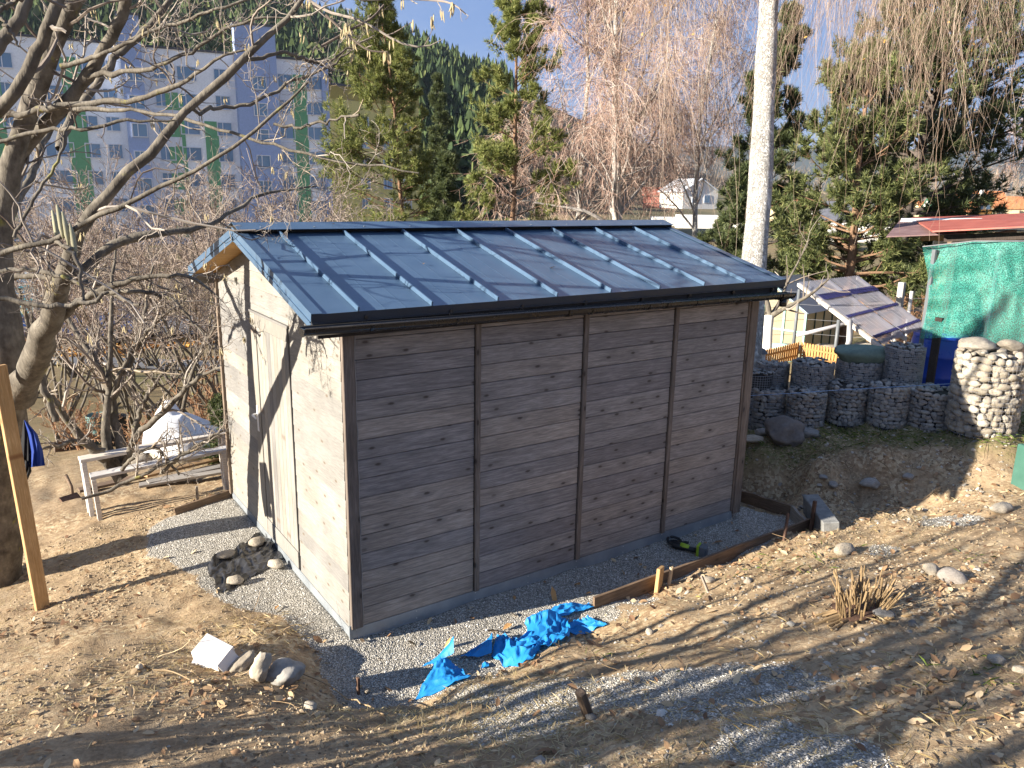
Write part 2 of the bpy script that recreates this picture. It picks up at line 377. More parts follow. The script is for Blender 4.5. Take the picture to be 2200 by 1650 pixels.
def pdist(x, y, P):
    """signed distance to polygon, negative inside"""
    P = np.asarray(P); d = np.full(np.shape(x), 1e9)
    for i in range(len(P)):
        a = P[i-1]; b = P[i]; e = b-a; t = np.clip(((x-a[0])*e[0]+(y-a[1])*e[1])/(e@e), 0, 1)
        d = np.minimum(d, np.hypot(x-a[0]-t*e[0], y-a[1]-t*e[1]))
    return np.where(inpoly(x, y, P), -d, d)
XY = lambda u, v, z: Z(u, v, z)[:2]
PAD = [XY(375, 1108, -.12), XY(505, 1065, -.1), (0, 3.08), (4.15, 3.1), (4.5, .3), XY(1600, 1072, -.05), XY(1735, 1130, -.06), XY(1420, 1268, -.09), XY(1290, 1340, -.1), XY(1160, 1400, -.1), XY(1010, 1455, -.1), XY(890, 1515, -.1), XY(760, 1520, -.12), XY(690, 1440, -.12), XY(640, 1380, -.1), XY(560, 1320, -.09), XY(470, 1290, -.1), XY(430, 1230, -.11), XY(350, 1180, -.14), XY(330, 1130, -.14)]
PATCH = [(XY(1130, 1545, .4), .42), (XY(1330, 1500, .42), .5), (XY(1560, 1500, .55), .45), (XY(1450, 1540, .6), .4), (XY(1800, 1610, 1.), .33), (XY(1000, 1500, .2), .28), (XY(1650, 1610, .85), .35), (XY(2050, 1130, .3), .25), (XY(1900, 1180, .3), .2)]
def pad_d(x, y): return pdist(x, y, PAD) + .24*fbm(x, y, 2.0, 4, 5)
def gravel_mask(x, y):
    g = sstep(.10, -.06, pad_d(x, y))
    for (c, r) in PATCH:
        d = np.hypot(x-c[0], y-c[1]) + .35*fbm(x, y, 2.2, 3, 9); g = np.maximum(g, .85*sstep(r, r*.45, d))
    return g
def gz0(x, y):
    x = np.asarray(x, float); y = np.asarray(y, float); s = np.zeros(x.shape); xf = x.ravel(); yf = y.ravel(); o = np.empty(xf.shape)
    for i in range(0, len(xf), 20000):
        r = np.sqrt((xf[i:i+20000, None]-CP[:, 0])**2+(yf[i:i+20000, None]-CP[:, 1])**2+.0004)
        o[i:i+20000] = _phi(r) @ _w[:_n] + _w[_n] + _w[_n+1]*xf[i:i+20000] + _w[_n+2]*yf[i:i+20000]
    return o.reshape(x.shape)
def gz(x, y):
    x = np.asarray(x, float); y = np.asarray(y, float)
    z = gz0(x, y); dc = np.hypot(x-CAM[0], y-CAM[1]); near = sstep(16, 9, dc); pad = sstep(.15, -.1, pad_d(x, y))
    z = z + near*(1-pad)*(1+1.6*sstep(4.4, 4.8, x)*sstep(-1.6, -1.2, y))*(.045*fbm(x, y, 1.3, 3, 3)+.032*fbm(x, y, 6, 4, 4)) + near*pad*.02*fbm(x, y, 2.2, 2, 8)
    z = z + (1-near)*np.clip(dc/60, 0, 1)*.5*fbm(x, y, .08, 3, 6)
    inside = (x > .02) & (x < 4.1) & (y > .02) & (y < 3.08)
    return np.where(inside, -.12, z)
def gz1(x, y): return float(gz(np.array([x]), np.array([y]))[0])
def G(u, v, dmax=60, up=0.0):
    """first hit of the pixel ray with the terrain (+up)"""
    d = ray(u, v); t = np.concatenate([np.arange(1.5, 14, .02), np.arange(14, dmax, .1)]); P = CAM + t[:, None]*d
    k = np.argmax(P[:, 2] < gz(P[:, 0], P[:, 1])+up); p = P[k]; p[2] = gz1(p[0], p[1]); return p
def _axis(a, b, st, lo, hi, gr=1.12):
    c = list(np.arange(a, b+1e-6, st)); q = c[-1]; s_ = st
    while q < hi: s_ *= gr; q += s_; c.append(q)
    q = a; s_ = st; L = []
    while q > lo: s_ *= gr; q -= s_; L.append(q)
    return np.array(L[::-1]+c)
_xs = _axis(-3.6, 7.6, .05, -5000, 6000); _ys = _axis(-4.2, 4.6, .05, -3000, 7000)
_X, _Y = np.meshgrid(_xs, _ys, indexing='ij'); _Zg = gz(_X, _Y)
_near = sstep(14, 8, np.hypot(_X-CAM[0], _Y-CAM[1]))
_grav = gravel_mask(_X, _Y)*_near
_ter = np.array([XY(1590, 905, .42), XY(1600, 962, .34), XY(1750, 975, .38), XY(1900, 962, .5), XY(2060, 955, .61), XY(2230, 965, .7), XY(2230, 890, .75), XY(2000, 890, .65), XY(1800, 880, .55)])
_gr = sstep(.15, -.15, pdist(_X, _Y, _ter)+.3*fbm(_X, _Y, 2.5, 3, 21))
_lg = np.array([XY(260, 980, -.6), XY(300, 900, -.9), XY(450, 890, -.9), XY(470, 990, -.5)]); _gr = np.maximum(_gr, .9*sstep(.3, -.3, pdist(_X, _Y, _lg)))
_far = sstep(9, 16, np.hypot(_X-CAM[0], _Y-CAM[1]))

def ground_material():
    t = NT('soil', .95, .12); co = t.coord('World')
    n1 = t.noise(co, .9, 6, .6); n2 = t.noise(co, 6, 6, .65); n3 = t.noise(co, 40, 4, .6)
    dirt = t.ramp(n2, [(.25, (.19, .132, .080)), (.5, (.35, .258, .162)), (.75, (.47, .365, .24))])
    dirt = t.mix(.8, dirt, t.ramp(n1, [(.3, (.72, .72, .74)), (.7, (1.15, 1.1, 1.02))]), 'MULTIPLY')
    dirt = t.mix(.55, dirt, t.ramp(n3, [(.3, .55), (.7, 1.35)]), 'MULTIPLY')
    # fine gravel between the loose stones
    vd = t.vor(co, 95); vc = t.n('ShaderNodeTexVoronoi'); vc.inputs['Scale'].default_value = 95; t.l(co, vc.inputs['Vector'])
    gcol = t.ramp(t.n_rgb(vc.outputs['Color']), [(0, (.26, .245, .215)), (.5, (.46, .43, .375)), (1, (.68, .64, .57))])
    gcol = t.mix(.8, gcol, t.ramp(vd, [(.25, 1.), (.62, .45)]), 'MULTIPLY')
    gcol = t.mix(.35, gcol, t.ramp(n1, [(.3, (.8, .76, .7)), (.7, (1.1, 1.08, 1.05))]), 'MULTIPLY')
    gm = t.attr('gravel'); edge = t.ramp(t.math('ADD', gm, t.math('MULTIPLY', t.math('SUBTRACT', n3, .5), .9)), [(.35, 0.), (.6, 1.)])
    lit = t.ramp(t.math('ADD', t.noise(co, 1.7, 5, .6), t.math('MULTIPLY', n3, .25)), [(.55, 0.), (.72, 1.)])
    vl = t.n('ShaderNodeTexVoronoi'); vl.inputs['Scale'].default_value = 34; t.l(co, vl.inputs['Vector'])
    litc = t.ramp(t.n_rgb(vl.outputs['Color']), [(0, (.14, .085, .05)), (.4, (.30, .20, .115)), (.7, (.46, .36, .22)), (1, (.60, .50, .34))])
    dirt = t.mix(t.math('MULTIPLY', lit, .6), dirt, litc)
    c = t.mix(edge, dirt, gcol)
    grass = t.ramp(n2, [(.3, (.06, .075, .02)), (.6, (.14, .14, .05)), (.8, (.2, .16, .08))])
    c = t.mix(t.math('MULTIPLY', t.attr('grass'), t.ramp(n3, [(.35, .1), (.6, .9)])), c, grass)
    farc = t.ramp(t.noise(co, .35, 6, .6), [(.3, (.17, .135, .075)), (.5, (.24, .18, .10)), (.7, (.16, .17, .07))])
    c = t.mix(t.attr('far'), c, t.mix(.5, farc, t.ramp(n2, [(.3, .6), (.7, 1.3)]), 'MULTIPLY'))
    t.col(c)
    h = t.math('ADD', t.math('MULTIPLY', n3, .5), t.math('MULTIPLY', t.noise(co, 120, 3), .3))
    hg = t.math('SUBTRACT', 1, vd); hh = t.mix(edge, h, hg)
    t.bump(hh, .8, .02); return t.m
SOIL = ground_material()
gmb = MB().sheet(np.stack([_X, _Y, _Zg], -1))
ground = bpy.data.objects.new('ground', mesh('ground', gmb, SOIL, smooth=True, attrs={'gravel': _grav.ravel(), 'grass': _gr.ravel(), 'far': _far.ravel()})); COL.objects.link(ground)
ground['kind'] = 'structure'
# ------------------------------------------------------------------ garden shed
M_WALL = wood('stained_spruce_x', (.20, .178, .163), (.42, .38, .345), axis=0, kcol=(.06, .045, .036))
M_GABLE = wood('stained_spruce_y', (.235, .226, .205), (.285, .275, .25), axis=1, kcol=(.12, .09, .065))
M_DOORW = wood('stained_spruce_z', (.235, .226, .205), (.285, .275, .25), axis=2, kcol=(.16, .12, .09))
M_POSTW = wood('stained_post', (.13, .105, .085), (.27, .22, .18), axis=2, kcol=(.035, .028, .024))
M_STEEL = varied('anthracite_sheet', (.055, .100, .165), (.08, .132, .205), 4, .33, .25, 260, .0012, spec=.5)
M_STEELD = plain('dark_sheet', (.022, .027, .036), .4, .4)
M_GUT = plain('black_gutter_plastic', (.014, .013, .014), .3, .5)
M_FASC = wood('dark_fascia', (.02, .018, .018), (.06, .055, .055), axis=0, knots=True)
M_PLY = wood('raw_plywood', (.42, .26, .10), (.60, .40, .19), axis=0, knots=False)
M_ZINC = varied('zinc_plinth', (.20, .225, .25), (.32, .345, .365), 5, .42, .15, 60, .004, spec=.5, metal=.3)
M_WHITEP = plain('white_plastic', (.75, .74, .72), .4, .4)
M_SCREW = plain('screw_zinc', (.6, .6, .6), .35, .6, .6)
M_DARK = plain('dark_gap', (.02, .018, .016), .9, .1)
SL, SW, BP = 4.15, 3.11, .14
E0, ZE, ZR, YR = .114, 2.3004, 2.7465, SW/2
SLO = (ZR-ZE)/(YR+E0); XV0, XV1 = -.2343, 4.3975
def rz(y): return ZR - SLO*abs(y-YR)
def clip(P, a, b, c):
    o = []
    for i in range(len(P)):
        p, q = P[i-1], P[i]; fp = a*p[0]+b*p[1]-c; fq = a*q[0]+b*q[1]-c
        if (fp <= 0) != (fq <= 0): t = fp/(fp-fq); o.append((p[0]+t*(q[0]-p[0]), p[1]+t*(q[1]-p[1])))
        if fq <= 0: o.append(q)
    return o
shed = thing('garden_shed', 'new grey timber garden shed with anthracite metal gable roof standing on gravel', 'shed', (0, 0, 0))
# unseen solid core added to keep the daylight out
mb = MB(); mb.box((SL/2, SW/2, 1.12), (SL/2-.03, SW/2-.03, 1.1)); part(shed, 'inner_lining', mb, M_DARK)
# long wall: every board its own object
segs = [(.086, 1.020), (1.069, 2.037), (2.086, 3.054), (3.103, 4.026)]
tilt = rotx(radians(-1.3))
for (a, b) in segs:
    me = mesh('wall_board', MB().box((0, 0, 0), ((b-a)/2, .010, BP/2-.0022), tilt, 0, .004), M_WALL)
    for k in range(15): inst(shed, 'wall_board', me, ((a+b)/2, -.004+random.uniform(-.001, .001), (k+.5)*BP))
    me2 = mesh('top_board', MB().box((0, 0, 0), ((b-a)/2, .010, .058), tilt, 0, .004), M_WALL); inst(shed, 'top_board', me2, ((a+b)/2, -.004, 2.16))
for xb in (1.0448, 2.0619, 3.079):
    mb = MB(); mb.box((xb, -.021, 1.07), (.0215, .013, 1.07), None, 0, .003); part(shed, 'batten', mb, M_POSTW, at=(xb, 0, 1.07))
for x0, x1, zb in ((-.003, .083, 0), (4.05, 4.152, -.03)):
    mb = MB(); mb.box(((x0+x1)/2, -.018, 1.11+zb/2), ((x1-x0)/2, .018, 1.11-zb/2), None, 0, .004); part(shed, 'corner_board', mb, M_POSTW, at=((x0+x1)/2, 0, 1.1))
mb = MB(); mb.box((4.038, -.010, 1.1), (.010, .014, 1.1), None, 0, .002); part(shed, 'trim_strip', mb, M_POSTW, at=(4.038, 0, 1.1))
# a loose cable down the near corner board
P = np.array([[.084+.004*sin(i*1.7), -.032, 2.2-i*.09] for i in range(25)]); mb = MB(); mb.tube(P, .0035, 5); part(shed, 'cable', mb, plain('grey_cable', (.3, .28, .26), .5), smooth=True)
# gable: horizontal boards cut to the roof line, door opening left free
def gable_board(y0, y1, z0, z1):
    P = [(y0, z0), (y1, z0), (y1, z1), (y0, z1)]
    P = clip(P, -SLO, 1, rz(YR)-SLO*YR-.072); P = clip(P, SLO, 1, rz(YR)+SLO*YR-.072)
    if len(P) < 3: return
    mb = MB(); cz = (z0+z1)/2; Q = []
    for (y, z) in P: Q.append((-.002-.004*(1-(z-z0)/(z1-z0)), y, z))
    mb.poly(Q, (.018, 0, 0)); part(shed, 'gable_board', mb, M_GABLE, at=(0, (y0+y1)/2, cz))
DY0, DY1, DZ1 = 1.03, 1.995, 2.03
for k in range(20):
    z0 = k*BP+.0018; z1 = (k+1)*BP-.0018
    if z0 > 2.62: break
    if k*BP < DZ1:
        gable_board(.004, DY0-.008, z0, z1); gable_board(DY1+.008, 3.066, z0, z1)
        if z1 > DZ1+.02: gable_board(DY0-.006, DY1+.006, DZ1+.016, z1)
    else: gable_board(.004, 3.066, z0, z1)
mb = MB(); mb.box((-.012, 3.092, 1.09), (.020, .024, 1.11), None, 0, .003); part(shed, 'corner_board', mb, M_POSTW, at=(0, 3.09, 1.1))
# door
door = part(shed, 'door', MB().box((.012, (DY0+DY1)/2, 1.02), (.012, (DY1-DY0)/2-.004, 1.0), None, 0, .003), M_DOORW, at=(0, (DY0+DY1)/2, 1.02))
for (y0, y1, z0, z1, nm) in ((1.855, 1.99, .02, 2.025, 'door_stile'), (1.036, 1.846, 1.915, 2.025, 'door_rail'), (1.036, 1.846, .02, .165, 'door_rail')):
    part(door, nm, MB().box((-.010, (y0+y1)/2, (z0+z1)/2), (.011, (y1-y0)/2, (z1-z0)/2), None, 0, .003), M_DOORW, at=(0, (y0+y1)/2, (z0+z1)/2))
nb = 9; wdt = (1.846-1.036)/nb
me = mesh('door_board', MB().box((0, 0, 0), (.009, wdt/2-.0018, (1.911-.169)/2), None, 0, .003), M_DOORW)
for i in range(nb): inst(door, 'door_board', me, (-.006, 1.036+wdt*(i+.5), (1.911+.169)/2))
mb = MB(); mb.beam((-.018, 1.84, .30), (-.018, 1.25, .17), .05, .012, (1, 0, 0), 0, .002)
mb = MB(); mb.box((-.024, 1.925, 1.085), (.004, .020, .118), None, 0, .003); part(door, 'handle_plate', mb, M_WHITEP)
mb = MB(); mb.tube([(-.026, 1.925, 1.125), (-.062, 1.925, 1.125), (-.072, 1.915, 1.125), (-.074, 1.80, 1.122)], [.010, .010, .010, .008], 8); part(door, 'handle', mb, M_WHITEP, smooth=True)
mb = MB(); mb.box((-.010, (DY0+DY1)/2, DZ1+.004), (.014, (DY1-DY0)/2+.02, .010), None, 0, .002); part(shed, 'door_drip_trim', mb, M_DOORW, at=(0, 1.5, 2.03))
# remaining two walls
mb = MB()
for k in range(16): mb.box((SL+.002, SW/2, (k+.5)*BP), (.01, SW/2-.02, BP/2-.002), None, 0, .004); mb.box((SL/2, SW+.002, (k+.5)*BP), (SL/2-.02, .01, BP/2-.002), None, 0, .004)
mb.poly([(SL-.01, .02, 2.2), (SL-.01, SW-.02, 2.2), (SL-.01, YR, 2.62)], (.018, 0, 0)); part(shed, 'rear_cladding', mb, M_WALL)
# plinth
mb = MB(); mb.box((2.03, -.012, -.062), (2.03, .003, .062)); part(shed, 'plinth_strip', mb, M_ZINC, at=(2.03, -.012, -.06))
mb = MB(); mb.box((-.006, 1.55, -.062), (.003, 1.55, .062)); part(shed, 'plinth_strip', mb, M_ZINC, at=(-.006, 1.55, -.06))
mb = MB(); mb.box((-.004, -.012, -.05), (.012, .007, .075)); part(shed, 'plinth_corner', mb, M_ZINC)
sme = mesh('screw', MB().lathe((0, 0, 0), [(0.0, .003), (.004, .002), (.005, 0)], 6), M_SCREW)
for x in (.04, .52, 1.04, 1.55, 2.06, 2.6, 3.08, 3.6, 4.0):
    for z in (-.018, -.075): inst(shed, 'screw', sme, (x, -.0155, z), (pi/2, 0, 0))
# roof
roof = part(shed, 'roof', MB().poly([(XV0+.02, -E0+.03, rz(-E0+.03)-.065), (XV0+.02, YR, ZR-.065), (XV0+.02, SW+E0-.03, rz(SW+E0-.03)-.065), (XV0+.02, SW+E0-.03, rz(SW+E0-.03)-.012), (XV0+.02, YR, ZR-.012), (XV0+.02, -E0+.03, rz(-E0+.03)-.012)], (XV1-XV0-.04, 0, 0)), M_PLY, at=(2, YR, 2.5))
nrm = {-1: np.array([0, -SLO, 1])/sqrt(1+SLO*SLO), 1: np.array([0, SLO, 1])/sqrt(1+SLO*SLO)}
sx = [.0851+.5345*k for k in range(8)]; edges = [XV0]+sx+[XV1]
def slope_pt(x, s, side, h=0):
    """s from the eave (0) to the ridge (1)"""
    y = -E0+s*(YR+E0); p = np.array([x, y, rz(y)])
    if side == 1: p[1] = SW-p[1]
    return p + nrm[side]*h
for side in (-1, 1):
    for i in range(9):
        mb = MB(); a, b = edges[i]+.001, edges[i+1]-.001
        Q = [slope_pt(a, 0, side), slope_pt(b, 0, side), slope_pt(b, .985, side), slope_pt(a, .985, side)]
        mb.poly(Q if side == -1 else Q[::-1], nrm[side]*-.006)
        if b-a > .4:
            for fr in (.36, .64):
                xm = a+(b-a)*fr; Q = [slope_pt(xm-.004, .005, side, .0012), slope_pt(xm+.004, .005, side, .0012), slope_pt(xm+.004, .98, side, .0012), slope_pt(xm-.004, .98, side, .0012)]
                mb.poly(Q if side == -1 else Q[::-1], nrm[side]*-.0008)
        part(roof, 'roof_panel', mb, M_STEEL, at=slope_pt((a+b)/2, .5, side))
    for x in sx:
        mb = MB(); mb.beam(slope_pt(x, .002, side, .016), slope_pt(x, .945, side, .016), .015, .033, nrm[side], 0, .003); part(roof, 'roof_seam', mb, M_STEEL, at=slope_pt(x, .5, side))
    for xv, sg in ((XV0, -1), (XV1, 1)):
        mb = MB(); t0, t1 = -.006, 1.0
        Q = [slope_pt(xv, t0, side, .012), slope_pt(xv, t1, side, .012), slope_pt(xv, t1, side, -.092), slope_pt(xv, t0, side, -.092)]
        mb.poly(Q, (-sg*.003, 0, 0))
        Q = [slope_pt(xv-sg*.0035, t0, side, .012), slope_pt(xv-sg*.0035, t1, side, .012), slope_pt(xv-sg*.075, t1, side, .010), slope_pt(xv-sg*.075, t0, side, .010)]
        mb.poly(Q, nrm[side]*-.003); mb.beam(slope_pt(xv+sg*.004, t0, side, -.045), slope_pt(xv+sg*.004, t1, side, -.045), .008, .006, nrm[side])
        part(roof, 'verge_flashing', mb, M_STEEL, at=slope_pt(xv, .5, side))
    # ridge cap
    mb = MB(); Q = [slope_pt(XV0-.004, .905, side, .045), slope_pt(XV1+.004, .905, side, .045), slope_pt(XV1+.004, 1.0, side, .050), slope_pt(XV0-.004, 1.0, side, .050)]
    mb.poly(Q, nrm[side]*-.004)
    part(roof, 'ridge_cap', mb, M_STEEL, at=slope_pt(2, .95, side))
    mb = MB(); Q = [slope_pt(XV0+.002, .915, side, .0405), slope_pt(XV1-.002, .915, side, .0405), slope_pt(XV1-.002, .915, side, .013), slope_pt(XV0+.002, .915, side, .013)]
    mb.poly(Q, slope_pt(0, .99, side)-slope_pt(0, .915, side)); part(roof, 'ridge_closure', mb, M_DARK, at=slope_pt(2, .93, side))
    for i in range(11): inst(roof, 'ridge_screw', sme, slope_pt(-.05+i*.43, .93, side, .047), (radians(15)*-side*-1, 0, 0), 1.6)
    # eave flashing and fascia
    s = 1 if side == -1 else -1; ye = -E0 if side == -1 else SW+E0
    mb = MB(); mb.box(((XV0+XV1)/2, ye-.0035*s, ZE-.026), ((XV1-XV0)/2-.004, .003, .028)); mb.box(((XV0+XV1)/2, ye-.010*s, ZE-.056), ((XV1-XV0)/2-.004, .008, .003)); part(roof, 'eave_flashing', mb, M_STEELD, at=(2, ye, ZE))
    mb = MB(); mb.box((2.06, ye+.02*s, ZE-.095), (2.25, .011, .062), None, 0, .002); part(roof, 'fascia_board', mb, M_FASC if s == 1 else M_GABLE, at=(2, ye, ZE-.1))
mb = MB(); mb.poly([(XV0+.012, -.08, 2.2), (XV0+.012, .0, 2.235), (XV0+.012, 0, 2.16), (XV0+.012, -.08, 2.16)], (.02, 0, 0)); part(roof, 'eave_return', mb, M_GABLE)
mb = MB(); mb.poly([(XV0+.012, SW+.09, 2.2), (XV0+.012, SW, 2.235), (XV0+.012, SW, 2.17), (XV0+.012, SW+.09, 2.17)], (.02, 0, 0)); part(roof, 'eave_return', mb, M_GABLE)
# gutter along the near eave
def guz(x): return 2.236-.0105*(x+.31)
def gut_sec(x, r=.052, n=9, o=0): return [(x, -.175+r*cos(a), guz(x)-.004+r*sin(a)*1.0-o) for a in np.linspace(pi, 2*pi, n)]
g1 = np.array([gut_sec(x) for x in (-.31, 2.1, 4.42)]); g2 = np.array([gut_sec(x, .049) for x in (-.31, 2.1, 4.42)])[:, ::-1]
gutter = part(shed, 'gutter', MB().sheet(g1).sheet(g2).tube([(-.31, -.228, guz(-.31)), (4.42, -.228, guz(4.42))], .006, 8).tube([(-.31, -.122, guz(-.31)), (4.42, -.122, guz(4.42))], .005, 6), M_GUT, smooth=True)
for x in (-.313, 4.423):
    mb = MB(); mb.poly(gut_sec(x-.004, .055), (.008, 0, 0)); part(gutter, 'gutter_end_cap', mb, M_GUT)
for x in (.12, .75, 1.35, 1.95, 2.55, 3.1, 3.65, 4.2):
    mb = MB(); P = np.array(gut_sec(x, .056, 9)); P2 = P+np.array([.022, 0, 0]); mb.sheet(np.array([P, P2])); mb.box((x+.011, -.108, guz(x)+.012), (.012, .012, .018), None, 0, .003); mb.tube([(x+.011, -.13, guz(x)+.03), (x+.011, -.10, guz(x)+.03)], .015, 8); part(gutter, 'gutter_bracket', mb, M_GUT)
for x in (2.75, 1.72):
    mb = MB(); P = np.array(gut_sec(x, .058, 9)); mb.sheet(np.array([P, P+np.array([.05, 0, 0])])); part(gutter, 'gutter_joint', mb, M_GUT)
mb = MB(); P = np.array(gut_sec(4.24, .060, 9)); mb.sheet(np.array([P, P+np.array([.13, 0, 0])])); mb.tube([(4.31, -.175, guz(4.3)-.05), (4.31, -.175, guz(4.3)-.125)], .034, 12); part(gutter, 'gutter_outlet', mb, M_GUT, smooth=True)
# ------------------------------------------------------------------ rocks
def ico(n):
    t = (1+sqrt(5))/2
    V = [(-1, t, 0), (1, t, 0), (-1, -t, 0), (1, -t, 0), (0, -1, t), (0, 1, t), (0, -1, -t), (0, 1, -t), (t, 0, -1), (t, 0, 1), (-t, 0, -1), (-t, 0, 1)]
    F = [(0, 11, 5), (0, 5, 1), (0, 1, 7), (0, 7, 10), (0, 10, 11), (1, 5, 9), (5, 11, 4), (11, 10, 2), (10, 7, 6), (7, 1, 8), (3, 9, 4), (3, 4, 2), (3, 2, 6), (3, 6, 8), (3, 8, 9), (4, 9, 5), (2, 4, 11), (6, 2, 10), (8, 6, 7), (9, 8, 1)]
    V = [np.array(v)/np.linalg.norm(v) for v in V]
    for _ in range(n):
        mid = {}; NF = []
        def md(a, b):
            k = (min(a, b), max(a, b))
            if k not in mid: q = V[a]+V[b]; V.append(q/np.linalg.norm(q)); mid[k] = len(V)-1
            return mid[k]
        for a, b, c in F: x, y, z = md(a, b), md(b, c), md(c, a); NF += [(a, x, z), (b, y, x), (c, z, y), (x, y, z)]
        F = NF
    return np.array(V), np.array(F)
ICO = {n: ico(n) for n in (0, 1, 2, 3)}
def rock_mb(n=2, sc=(1, 1, 1), rough=.18, cuts=5, seed=0, fine=.0):
    rg = np.random.default_rng(seed); V, F = ICO[n]; V = V.copy()
    for _ in range(cuts):
        d = rg.normal(size=3); d /= np.linalg.norm(d); h = rg.uniform(.62, .92); s = V @ d; k = s > h; V[k] -= ((s[k]-h)*.85)[:, None]*d
    off = rg.uniform(0, 50, 3)
    for i in range(len(V)):
        q = Vector((V[i]*1.3+off).tolist()); V[i] *= 1+rough*mnoise.noise(q)+fine*mnoise.noise(q*4)
    return MB().add(V*np.asarray(sc), F)
def stonemat(name, stops, bs=18, bump=.5, rand=True, rough=.85):
    t = NT(name, rough, .2); co = t.coord('Object', rand=rand); n = t.noise(co, 5, 6, .65)
    c = t.ramp(t.rnd(), stops); c = t.mix(.75, c, t.ramp(n, [(.3, .6), (.7, 1.25)]), 'MULTIPLY')
    c = t.mix(.5, c, t.ramp(t.noise(co, 30, 3), [(.35, .75), (.65, 1.15)]), 'MULTIPLY')
    t.col(c); t.bump(t.math('ADD', n, t.math('MULTIPLY', t.noise(co, bs, 5), .4)), bump, .02); return t.m
M_ROCKW = stonemat('warm_stone', [(0, (.30, .255, .195)), (.5, (.40, .345, .27)), (1, (.47, .42, .345))])
M_ROCKG = stonemat('grey_stone', [(0, (.15, .145, .14)), (.4, (.24, .23, .215)), (.75, (.33, .31, .28)), (1, (.28, .245, .215))])
M_ROCKD = stonemat('dark_stone', [(0, (.16, .145, .135)), (1, (.20, .18, .165))], 12, .8)
ROCKS = [mesh('rock', rock_mb(2, (1, 1, 1), .22, 4, i, .05), M_ROCKG, smooth=True) for i in range(6)]
ROCKSW = [mesh('rock', rock_mb(2, (1, 1, 1), .22, 5, 20+i, .05), M_ROCKW, smooth=True) for i in range(4)]
def rock(u, v, w, label, sx=1, sy=.8, sz=.6, warm=True, rot=0, tilt=0, sink=.15, me=None, up=0, cat='stone', group=None, name='stone', seed=0, p=None):
    """rock w photograph pixels wide standing on the terrain at (u, v)"""
    p = G(u, v) if p is None else np.array(p, float); dep = (CM @ (p-CAM))[2]; r = w/2*dep/FPX
    if me is None: me = (ROCKSW if warm else ROCKS)[seed % (4 if warm else 6)]
    o = thing(name, label, cat, p+np.array([0, 0, r*sz*(1-2*sink)+up]), group, None, me)
    o.scale = (r*sx, r*sy, r*sz); o.rotation_euler = (tilt, 0, rot-YAW); return o
def bigrock(name, u, v, w, label, sc, seed, rot, tilt=(0, 0), mat=None, cuts=8, sink=.2, n=3, rough=.25, fine=.07):
    p = G(u, v); dep = (CM @ (p-CAM))[2]; r = w/2*dep/FPX
    o = thing(name, label, 'stone', p+np.array([0, 0, r*sc[2]*(1-2*sink)]), None, None, mesh(name, rock_mb(n, np.array(sc)*r, rough, cuts, seed, fine), mat or M_ROCKW, smooth=True))
    o.rotation_euler = (tilt[0], tilt[1], rot-YAW); return o
bigrock('stone', 515, 1437, 74, 'flat slanted tan stone between the white box and the upright stone', (1.0, .55, .42), 3, radians(35), (0, -.5))
bigrock('stone', 562, 1462, 60, 'tall pale stone standing upright between two other stones', (.75, .8, 1.25), 11, .3, (.1, .25), sink=.05)
bigrock('stone', 610, 1466, 84, 'dark grey round boulder right of the pale upright stone', (1.0, .72, .62), 7, .25, (0, -.1), M_ROCKG, 3, sink=.1)
bigrock('boulder', 1688, 950, 92, 'large dark angular boulder on the bank below the gabions', (1.0, .7, .75), 15, .2, (0, .35), M_ROCKD, 9, rough=.35)
rock(1735, 938, 54, 'long grey stone lying right of the dark angular boulder', 1, .5, .4, False, -.5, seed=1)
rock(1618, 952, 46, 'pale flat stone lying left of the dark angular boulder', 1, .7, .4, True, 0, seed=1)
rock(1638, 936, 34, 'small grey stone behind the dark angular boulder', 1, .7, .6, False, 0, seed=2)
for i, (u, v, w, lab, wm) in enumerate([(1897, 1328, 46, 'round grey stone beside the cut shrub stump', False), (1812, 1192, 50, 'pale stone half buried on the sunny slope near the plank corner', True), (2003, 1232, 46, 'pale stone on the slope above the shrub stump', True), (2045, 1252, 60, 'flat grey stone lying on leaves above the shrub stump', False),
        (2140, 1425, 40, 'pale round stone near the right edge of the slope', True), (1521, 1252, 30, 'round brown stone beside the short cut stick by the plank', True), (1606, 1252, 22, 'small tan stone on the crest of the slope', True), (1790, 1047, 26, 'grey stone stuck in the shaded bank above the concrete block', False), (1768, 1034, 20, 'small grey stone in the shaded bank left of its larger neighbour', False),
        (1868, 1052, 40, 'dark flat stone in the middle of the shaded bank', False), (1950, 1030, 28, 'dark stone high in the shaded bank', False), (790, 1490, 18, 'small white stone in the gravel dip', True), (667, 1524, 34, 'smooth tan pebble in front of the stone trio', True), (1268, 1545, 26, 'round grey stone at the foot of the leaning peg', False),
        (2150, 1100, 46, 'broad pale stone at the right edge under the green box', True), (1960, 1345, 24, 'grey stone on the slope right of the stump', False), (740, 1330+180, 22, 'tan stone on the brown mound edge', True), (1700, 1345, 20, 'low grey pebble left of the stump', False), (2190, 1445, 30, 'brown stone on the right edge of the picture', True), (1730, 1508, 22, 'small tan stone on the lower slope', True), (1395, 1362, 22, 'pale stone near the crest below the blue tarp', True), (300, 1438, 20, 'brown stone lying on the bare soil left of the white box', True)]):
    rock(u, v, w, lab, 1, .8, .55, wm, i*.7, seed=i)

